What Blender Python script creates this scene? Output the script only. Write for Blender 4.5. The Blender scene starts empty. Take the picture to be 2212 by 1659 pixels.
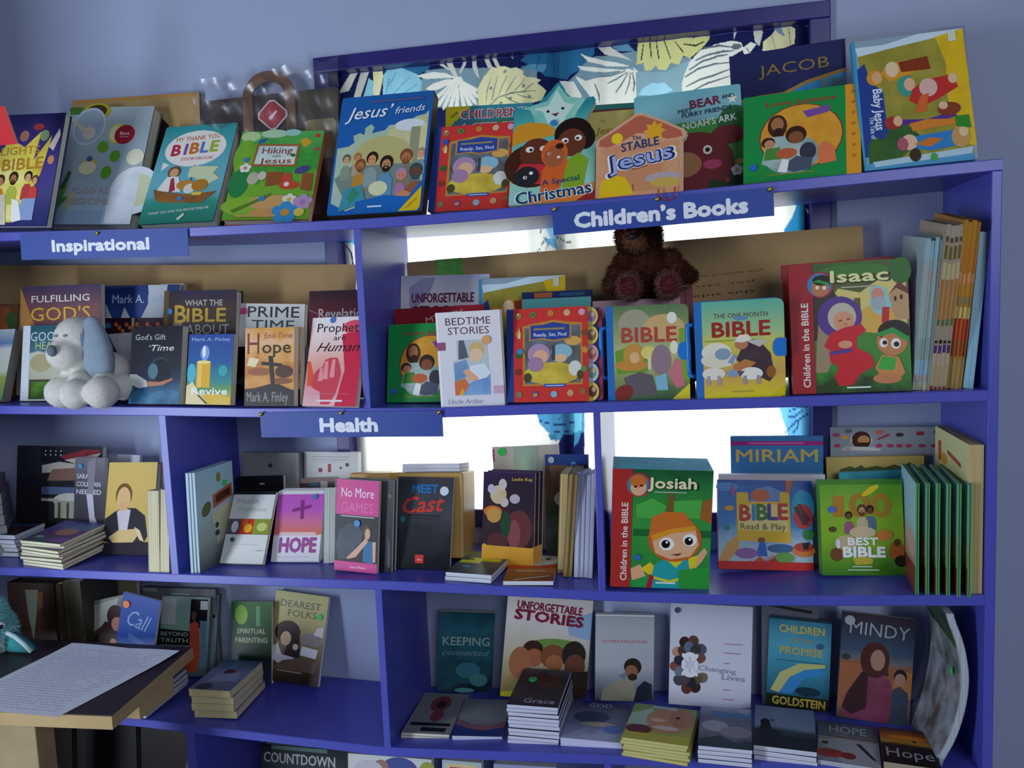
import bpy, bmesh, math, random
import numpy as np
from mathutils import Matrix, Vector, Euler
R = math.radians
rnd = random.Random(7)
SC = bpy.context.scene
COL = SC.collection

# ---------------------------------------------------------------- camera
cam_d = bpy.data.cameras.new('camera'); cam = bpy.data.objects.new('camera', cam_d); COL.objects.link(cam)
cam_d.sensor_width = 36.0; cam_d.lens = 1789.17 / 2212 * 36.0; cam_d.clip_start = .02
yaw, pitch, roll = R(-12.511), R(5.707), R(2.4137)
_f = Vector((math.sin(yaw)*math.cos(pitch), math.cos(yaw)*math.cos(pitch), -math.sin(pitch)))
_r = Vector((math.cos(yaw), -math.sin(yaw), 0)); _d = _f.cross(_r)
_r2 = _r*math.cos(roll) + _d*math.sin(roll); _d2 = -_r*math.sin(roll) + _d*math.cos(roll)
cam.matrix_world = Matrix.Translation((0, -1.55, 1.5)) @ Matrix((_r2, -_d2, -_f)).transposed().to_4x4()
SC.camera = cam

# ---------------------------------------------------------------- world, daylight and exposure
SC.view_settings.view_transform = 'Standard'; SC.view_settings.look = 'None'
SC.view_settings.gamma = 1; SC.view_settings.use_curve_mapping = False
SC.view_settings.exposure = 0.0
W = bpy.data.worlds.new('room_ambient'); SC.world = W; W.use_nodes = True
_bg = W.node_tree.nodes['Background']; _bg.inputs[0].default_value = (.62, .74, 1, 1); _bg.inputs[1].default_value = .19
def area(name, loc, aim, sx, sy, power, col):
    l = bpy.data.lights.new(name, 'AREA'); l.shape = 'RECTANGLE'; l.size = sx; l.size_y = sy; l.energy = power; l.color = col
    o = bpy.data.objects.new(name, l); COL.objects.link(o); o.location = loc
    o.rotation_euler = (Vector(aim) - Vector(loc)).to_track_quat('-Z', 'Y').to_euler()
    return o
area('assumed_left_daylight', (-2.3, -1.9, 1.05), (-.6, .1, 1.0), .4, 1.7, 46, (.76, .86, 1))  # assumed lamp low on the left
area('right_fill', (1.4, -3.2, 2.3), (-.3, .2, 1.3), 1.6, 1.2, 34, (.86, .92, 1))  # added fill lamp from the right; no window is built there

# ---------------------------------------------------------------- helpers
def lin(h):
    h = h.lstrip('#'); v = [int(h[i:i+2], 16)/255 for i in (0, 2, 4)]
    return tuple(c/12.92 if c <= .04045 else ((c+.055)/1.055)**2.4 for c in v) + (1,)
MATS = {}
def mat(name, hexcol, rough=.5, spec=.5, **k):
    key = (name, hexcol, rough, spec, tuple(k.items()))
    if key in MATS: return MATS[key]
    m = bpy.data.materials.new(name); m.use_nodes = True; nt = m.node_tree
    b = nt.nodes['Principled BSDF']; b.inputs['Base Color'].default_value = lin(hexcol)
    b.inputs['Roughness'].default_value = rough; b.inputs['Specular IOR Level'].default_value = spec
    if 'coat' in k: b.inputs['Coat Weight'].default_value = k['coat']; b.inputs['Coat Roughness'].default_value = .12
    if 'metal' in k: b.inputs['Metallic'].default_value = k['metal']
    if 'noise' in k:                                    # soft blotches of a second tone
        sc, amt, c2 = k['noise']
        tc = nt.nodes.new('ShaderNodeTexCoord'); n = nt.nodes.new('ShaderNodeTexNoise'); n.inputs['Scale'].default_value = sc
        n.inputs['Detail'].default_value = 4
        nt.links.new(tc.outputs['Object'], n.inputs['Vector'])
        mp = nt.nodes.new('ShaderNodeMapRange'); mp.inputs['From Min'].default_value = .35; mp.inputs['From Max'].default_value = .65; mp.inputs['To Max'].default_value = amt
        nt.links.new(n.outputs['Fac'], mp.inputs['Value'])
        mx = nt.nodes.new('ShaderNodeMix'); mx.data_type = 'RGBA'; mx.inputs['A'].default_value = lin(hexcol); mx.inputs['B'].default_value = lin(c2)
        nt.links.new(mp.outputs['Result'], mx.inputs['Factor']); nt.links.new(mx.outputs['Result'], b.inputs['Base Color'])
        if 'bump' in k:
            bp = nt.nodes.new('ShaderNodeBump'); bp.inputs['Strength'].default_value = k['bump']; bp.inputs['Distance'].default_value = .002
            nt.links.new(n.outputs['Fac'], bp.inputs['Height']); nt.links.new(bp.outputs['Normal'], b.inputs['Normal'])
    MATS[key] = m; return m
def page_mat(hexcol, axis):                             # paper block: fine sheet lines along one local axis
    key = ('pages', hexcol, axis)
    if key in MATS: return MATS[key]
    m = bpy.data.materials.new('paper_sheets'); m.use_nodes = True; nt = m.node_tree; b = nt.nodes['Principled BSDF']
    b.inputs['Roughness'].default_value = .8
    tc = nt.nodes.new('ShaderNodeTexCoord'); mpg = nt.nodes.new('ShaderNodeMapping')
    s = [3., 3., 3.]; s[axis] = 900.
    mpg.inputs['Scale'].default_value = s
    n = nt.nodes.new('ShaderNodeTexNoise'); n.inputs['Scale'].default_value = 1.; n.inputs['Detail'].default_value = 1
    rp = nt.nodes.new('ShaderNodeMix'); rp.data_type = 'RGBA'
    c = lin(hexcol); rp.inputs['A'].default_value = (c[0]*.62, c[1]*.6, c[2]*.56, 1); rp.inputs['B'].default_value = c
    mr = nt.nodes.new('ShaderNodeMapRange'); mr.inputs['From Min'].default_value = .3; mr.inputs['From Max'].default_value = .55
    nt.links.new(tc.outputs['Object'], mpg.inputs['Vector']); nt.links.new(mpg.outputs['Vector'], n.inputs['Vector'])
    nt.links.new(n.outputs['Fac'], mr.inputs['Value']); nt.links.new(mr.outputs['Result'], rp.inputs['Factor'])
    nt.links.new(rp.outputs['Result'], b.inputs['Base Color'])
    MATS[key] = m; return m
def cover_bg(stops, h, noise=.25, scale=9., rough=.38):  # printed cover paper: vertical colour run with painterly blotches
    key = ('cover', tuple(stops), round(h, 3), noise, scale, rough)
    if key in MATS: return MATS[key]
    m = bpy.data.materials.new('printed_cover'); m.use_nodes = True; nt = m.node_tree; b = nt.nodes['Principled BSDF']
    b.inputs['Roughness'].default_value = rough; b.inputs['Specular IOR Level'].default_value = .2
    tc = nt.nodes.new('ShaderNodeTexCoord'); sp = nt.nodes.new('ShaderNodeSeparateXYZ'); nt.links.new(tc.outputs['Object'], sp.inputs[0])
    n = nt.nodes.new('ShaderNodeTexNoise'); n.inputs['Scale'].default_value = scale; n.inputs['Detail'].default_value = 5
    nt.links.new(tc.outputs['Object'], n.inputs['Vector'])
    d = nt.nodes.new('ShaderNodeMath'); d.operation = 'DIVIDE'; d.inputs[1].default_value = h; nt.links.new(sp.outputs['Z'], d.inputs[0])
    inv = nt.nodes.new('ShaderNodeMath'); inv.operation = 'SUBTRACT'; inv.inputs[0].default_value = 1; nt.links.new(d.outputs[0], inv.inputs[1])
    k = nt.nodes.new('ShaderNodeMath'); k.operation = 'MULTIPLY_ADD'; k.inputs[1].default_value = noise*2; k.inputs[2].default_value = -noise
    nt.links.new(n.outputs['Fac'], k.inputs[0])
    a = nt.nodes.new('ShaderNodeMath'); a.operation = 'ADD'; nt.links.new(inv.outputs[0], a.inputs[0]); nt.links.new(k.outputs[0], a.inputs[1])
    cr = nt.nodes.new('ShaderNodeValToRGB'); nt.links.new(a.outputs[0], cr.inputs[0])
    st = [(p, c) for p, c in stops]
    cr.color_ramp.elements[0].position = st[0][0]; cr.color_ramp.elements[0].color = lin(st[0][1])
    cr.color_ramp.elements[1].position = st[-1][0] if len(st) > 1 else 1; cr.color_ramp.elements[1].color = lin(st[-1][1])
    for p, c in st[1:-1]:
        e = cr.color_ramp.elements.new(p); e.color = lin(c)
    nt.links.new(cr.outputs['Color'], b.inputs['Base Color'])
    MATS[key] = m; return m

def link(o, parent=None):
    COL.objects.link(o)
    if parent is not None: o.parent = parent
    return o
def obj(name, bm, mats, parent=None, smooth=False):
    me = bpy.data.meshes.new(name); bm.normal_update(); bm.to_mesh(me); bm.free()
    for m in (mats if isinstance(mats, (list, tuple)) else [mats]): me.materials.append(m)
    if smooth:
        for p in me.polygons: p.use_smooth = True
    return link(bpy.data.objects.new(name, me), parent)
def empty(name, M):
    o = bpy.data.objects.new(name, None); o.empty_display_size = .02; COL.objects.link(o); o.matrix_world = M; return o
def tag(o, label=None, cat=None, group=None, kind=None):
    if label: o['label'] = label
    if cat: o['category'] = cat
    if group: o['group'] = group
    if kind: o['kind'] = kind
    return o
def box(bm, x0, y0, z0, x1, y1, z1, mi=0, bev=0):
    v = [bm.verts.new(p) for p in ((x0,y0,z0),(x1,y0,z0),(x1,y1,z0),(x0,y1,z0),(x0,y0,z1),(x1,y0,z1),(x1,y1,z1),(x0,y1,z1))]
    fs = [bm.faces.new([v[i] for i in q]) for q in ((0,3,2,1),(4,5,6,7),(0,1,5,4),(1,2,6,5),(2,3,7,6),(3,0,4,7))]
    for f in fs: f.material_index = mi
    if bev:
        es = {e for f in fs for e in f.edges}
        bmesh.ops.bevel(bm, geom=list(es), offset=bev, segments=2, affect='EDGES', profile=.5)
    return fs
def prism(bm, pts, y0, y1, mi_front=0, mi_side=0):      # outline in x/z, front at y0
    a = [bm.verts.new((x, y0, z)) for x, z in pts]; b = [bm.verts.new((x, y1, z)) for x, z in pts]
    f = bm.faces.new(a); f.material_index = mi_front
    g = bm.faces.new(b[::-1]); g.material_index = mi_side
    n = len(pts)
    for i in range(n):
        q = bm.faces.new((a[i], b[i], b[(i+1) % n], a[(i+1) % n])); q.material_index = mi_side
    return f
def tube(bm, pts, r, seg=8, mi=0, closed=False, rad=None):
    rings = []; n = len(pts); P = [Vector(p) for p in pts]
    for i, p in enumerate(P):
        t = (P[(i+1) % n] - P[i-1]) if closed else (P[min(i+1, n-1)] - P[max(i-1, 0)])
        t.normalize(); u = t.orthogonal() if abs(t.y) > .9 else t.cross(Vector((0, 1, 0))); u.normalize(); w = t.cross(u)
        rr = rad[i] if rad else r
        rings.append([bm.verts.new(p + u*math.cos(6.2832*k/seg)*rr + w*math.sin(6.2832*k/seg)*rr) for k in range(seg)])
    m = n if closed else n-1
    for i in range(m):
        A, B = rings[i], rings[(i+1) % n]
        for k in range(seg):
            bm.faces.new((A[k], A[(k+1) % seg], B[(k+1) % seg], B[k])).material_index = mi
    if not closed:
        bm.faces.new(rings[0][::-1]).material_index = mi; bm.faces.new(rings[-1]).material_index = mi
def ball(bm, c, r, mi=0, sub=3, scale=(1, 1, 1), rot=None):
    M = Matrix.Translation(c) @ (rot.to_matrix().to_4x4() if rot else Matrix()) @ Matrix.Diagonal((r*scale[0], r*scale[1], r*scale[2], 1))
    g = bmesh.ops.create_icosphere(bm, subdivisions=sub, radius=1, matrix=M)
    for v in g['verts']:
        for f in v.link_faces: f.material_index = mi
def rrect(x0, z0, x1, z1, r, n=4):
    if r <= 0: return [(x0, z0), (x1, z0), (x1, z1), (x0, z1)]
    out = []
    for cx, cz, a in ((x1-r, z0+r, -90), (x1-r, z1-r, 0), (x0+r, z1-r, 90), (x0+r, z0+r, 180)):
        for k in range(n+1):
            t = R(a + 90*k/n); out.append((cx + r*math.cos(t), cz + r*math.sin(t)))
    return out

# lettering: glyph outlines turned into printed faces
TXT = {}
def glyphs(s, bold=0., sp=1.):
    key = (s, bold, sp)
    if key in TXT: return TXT[key]
    cu = bpy.data.curves.new('lettering', 'FONT'); cu.body = s; cu.resolution_u = 2; cu.offset = bold; cu.space_character = sp
    o = bpy.data.objects.new('lettering', cu); me = bpy.data.meshes.new_from_object(o)
    co = np.array([v.co[:2] for v in me.vertices]) if len(me.vertices) else np.zeros((0, 2)); fc = [tuple(p.vertices) for p in me.polygons]
    bpy.data.objects.remove(o); bpy.data.curves.remove(cu); bpy.data.meshes.remove(me)
    TXT[key] = (co, fc); return TXT[key]
CAPH = None
class Print:
    """Prints coloured shapes on the face of a mesh: u to the right, v down, both 0..1, on the plane y=-offset."""
    def __init__(s, bm, w, h, mats, rough=.4, y=0):
        s.bm, s.w, s.h, s.mats, s.k, s.rough, s.idx, s.y0 = bm, w, h, mats, 0, rough, {}, y
    def mi(s, c):
        if c not in s.idx:
            s.idx[c] = len(s.mats)
            if isinstance(c, str) and '~' in c:
                a, b = c.split('~'); s.mats.append(mat('printed_ink', a, s.rough, .2, noise=(28., 1., b)))
            else: s.mats.append(mat('printed_ink', c, s.rough, .2))
        return s.idx[c]
    def y(s): s.k += 1; return s.y0 - .00018 - .000035*s.k
    def poly(s, uv, c):
        y = s.y(); v = [s.bm.verts.new((u*s.w, y, (1-q)*s.h)) for u, q in uv]
        f = s.bm.faces.new(v); f.normal_update()
        if f.normal.y > 0: f.normal_flip()
        f.material_index = s.mi(c)
    def ell(s, cu, cv, ru, rv, c, rot=0, n=22, a0=0, a1=360):
        pts = []; ar = s.w/s.h; cr, sr = math.cos(R(rot)), math.sin(R(rot)); full = (a1-a0) >= 360
        for k in range(n + (0 if full else 1)):
            t = R(a0 + (a1-a0)*k/n); x, z = ru*ar*math.cos(t), rv*math.sin(t)
            pts.append((cu + (x*cr - z*sr)/ar, cv - (x*sr + z*cr)))
        s.poly(pts, c)
    def text(s, t, cu, cv, hv, c, w=None, rot=0, b=.012, sh=0, sp=1.):
        global CAPH
        if CAPH is None: CAPH = float(np.ptp(glyphs('H')[0][:, 1]))
        co, fc = glyphs(t, 0. if b > 0 else b, sp)
        if not len(co): return
        sc = hv*s.h/CAPH; p = co.copy()
        p[:, 0] += sh*p[:, 1]
        x0, x1 = p[:, 0].min(), p[:, 0].max()
        p[:, 0] -= (x0+x1)/2; p[:, 1] -= CAPH/2
        sx = sc if w is None else w*s.w/(x1-x0)
        p = p*[sx, sc]
        cr, sr = math.cos(R(rot)), math.sin(R(rot))
        q = np.stack([p[:, 0]*cr - p[:, 1]*sr, p[:, 0]*sr + p[:, 1]*cr], 1) + [cu*s.w, (1-cv)*s.h]
        y = s.y(); s.k += 2; m = s.mi(c); d = b*sc*.9
        ring = [(0, 0)] if b <= .002 else [(d*math.cos(k*math.pi/4), d*math.sin(k*math.pi/4)) for k in range(0, 8, 1 if b > .04 else 2)] + ([(0, 0)] if b > .04 else [])
        for n_, (dx, dz) in enumerate(ring):            # heavier strokes: the glyph printed again slightly shifted
            yk = y - .000012*n_
            vs = [s.bm.verts.new((a+dx, yk, z+dz)) for a, z in q]
            for f in fc:
                try: s.bm.faces.new([vs[i] for i in f]).material_index = m
                except ValueError: pass
    def person(s, cu, cv, k, skin, hair, robe, beard=0, wd=1.):
        ar = s.h/s.w
        P = lambda pts, c: s.poly([(cu + a*k*ar, cv + b*k) for a, b in pts], c)
        if robe: P([(-.75*wd, 3.1), (-.7*wd, 1.5), (-.35*wd, .95), (.35*wd, .95), (.7*wd, 1.5), (.75*wd, 3.1)], robe)
        if hair: s.ell(cu, cv-.12*k, .62*k*ar, .72*k, hair)
        s.ell(cu, cv+.1*k, .42*k*ar, .55*k, skin)
        if beard: s.ell(cu, cv+.48*k, .36*k*ar, .32*k, hair); s.ell(cu, cv+.36*k, .14*k*ar, .07*k, skin)
        for e in (-.17, .17): s.ell(cu+e*k*ar, cv+.03*k, .06*k*ar, .06*k, '2a1a14', n=8)
    def run(s, art):
        for a in art:
            k, a = a[0], a[1:]
            if k == 'r': s.poly([(a[0], a[1]), (a[2], a[1]), (a[2], a[3]), (a[0], a[3])], a[4])
            elif k == 'e': s.ell(a[0], a[1], a[2], a[3], a[4], *(a[5:6]))
            elif k == 'c': s.ell(a[0], a[1], a[2]*s.h/s.w, a[2], a[3])
            elif k == 'arc': s.ell(a[0], a[1], a[2], a[3], a[4], 0, 22, a[5], a[6])
            elif k == 'p': s.poly([(a[0][i], a[0][i+1]) for i in range(0, len(a[0]), 2)], a[1])
            elif k == 't': s.text(*a[:5], **(a[5] if len(a) > 5 else {}))
            elif k == 'pp': s.person(*a)
            elif k == 'star':
                cu, cv, r, c, n = a[:5]; q = a[5] if len(a) > 5 else .45
                s.poly([(cu + (r if i % 2 == 0 else r*q)*math.sin(math.pi*i/n)*s.h/s.w, cv - (r if i % 2 == 0 else r*q)*math.cos(math.pi*i/n)) for i in range(2*n)], c)
            elif k == 'fl':
                cu, cv, r, c, c2 = a[:5]
                for i in range(5): s.ell(cu + r*.6*math.sin(R(72*i))*s.h/s.w, cv - r*.6*math.cos(R(72*i)), r*.5*s.h/s.w, r*.5, c, n=10)
                s.ell(cu, cv, r*.35*s.h/s.w, r*.35, c2, n=10)
# ---------------------------------------------------------------- setting: wall with its window, floor
DEP = .2828                                              # wall plane behind the shelves
M_wall = mat('painted_wall', 'a3adca', .75, .3, noise=(5., .25, '9ba5c2'), bump=.15)
M_blue = mat('blue_gloss_paint', '4d52b4', .33, .5, noise=(14., .35, '444aa8'), bump=.08)
M_navy = mat('navy_gloss_paint', '2b2470', .3, .5, noise=(14., .3, '221c60'))
WX0, WX1, WZ0, WZ1 = -.8387, .2795, .98, 2.0715          # window opening
bm = bmesh.new()
for x0, x1, z0, z1 in ((-3.2, WX0, 0, 3.1), (WX1, 2.6, 0, 3.1), (WX0, WX1, WZ1, 3.1), (WX0, WX1, 0, WZ0)):
    box(bm, x0, DEP, z0, x1, DEP+.16, z1)
tag(obj('wall_back', bm, M_wall), kind='structure')
bm = bmesh.new(); box(bm, -3.2, -4.2, -.05, 2.6, DEP+.16, 0)
tag(obj('floor', bm, mat('concrete_floor', '6d6a68', .6, noise=(3., .5, '5b5958'))), kind='structure')
bm = bmesh.new(); box(bm, -2.9, -.7, 0, -1.853, -.6, 3.1)
tag(obj('unseen_partition', bm, M_wall), kind='structure')  # unseen slab placed so its edge shadows the wall at the left
# window frame, head rail and mullion
bm = bmesh.new(); t = .042
for x0, x1, z0, z1 in ((WX0, WX1, WZ1-.033, WZ1), (WX0, WX1, WZ0, WZ0+t), (WX0, WX0+.034, WZ0+t, WZ1-.033), (WX1-.04, WX1, WZ0+t, WZ1-.033)):
    box(bm, x0, DEP-.012, z0, x1, DEP+.14, z1, bev=.002)
wf = tag(obj('window_1', bm, M_navy), kind='structure')
bm = bmesh.new()
box(bm, WX0+.034, DEP+.036, WZ1-.042, WX1-.04, DEP+.075, WZ1-.033); box(bm, -.312, DEP+.036, WZ0+t, -.268, DEP+.075, WZ1-.042)
box(bm, WX0+.034, DEP+.036, WZ0+t, WX0+.06, DEP+.075, WZ1-.042); box(bm, WX1-.066, DEP+.036, WZ0+t, WX1-.04, DEP+.075, WZ1-.042)
box(bm, -.352, DEP+.10, WZ0+t, -.235, DEP+.14, WZ1-.042); box(bm, .196, DEP+.09, WZ0+t, .24, DEP+.13, WZ1-.042)  # extra unseen bars added farther back to dim the curtain here
obj('sash_and_shade_bars', bm, M_navy, wf)
gm = bpy.data.materials.new('window_glass'); gm.use_nodes = True; nt = gm.node_tree; nt.nodes.clear()
t_ = nt.nodes.new('ShaderNodeBsdfTransparent'); t_.inputs[0].default_value = (.93, .96, .96, 1); g_ = nt.nodes.new('ShaderNodeBsdfGlossy'); g_.inputs['Roughness'].default_value = .03; m_ = nt.nodes.new('ShaderNodeMixShader'); m_.inputs[0].default_value = .06; o_ = nt.nodes.new('ShaderNodeOutputMaterial')
nt.links.new(t_.outputs[0], m_.inputs[1]); nt.links.new(g_.outputs[0], m_.inputs[2]); nt.links.new(m_.outputs[0], o_.inputs[0])
for xa, xb in ((WX0+.05, -.312), (-.268, WX1-.056)):
    bm = bmesh.new(); box(bm, xa, DEP+.078, WZ0+t-.005, xb, DEP+.082, WZ1-.05); obj('pane', bm, gm, wf)
# added glowing plane close behind the window, sized to backlight the curtain
m = bpy.data.materials.new('backlight_glow'); m.use_nodes = True; nt = m.node_tree; nt.nodes.clear()
e = nt.nodes.new('ShaderNodeEmission'); o_ = nt.nodes.new('ShaderNodeOutputMaterial'); nt.links.new(e.outputs[0], o_.inputs[0])
e.inputs[0].default_value = (.93, .97, 1, 1); e.inputs[1].default_value = 8.0
bm = bmesh.new(); v = [bm.verts.new(p) for p in ((-2.2, DEP+.34, -.3), (1.6, DEP+.34, -.3), (1.6, DEP+.34, 1.78), (-2.2, DEP+.34, 1.78))]; bm.faces.new(v)
tag(obj('window_backlight_plane', bm, m), kind='structure')

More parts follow.
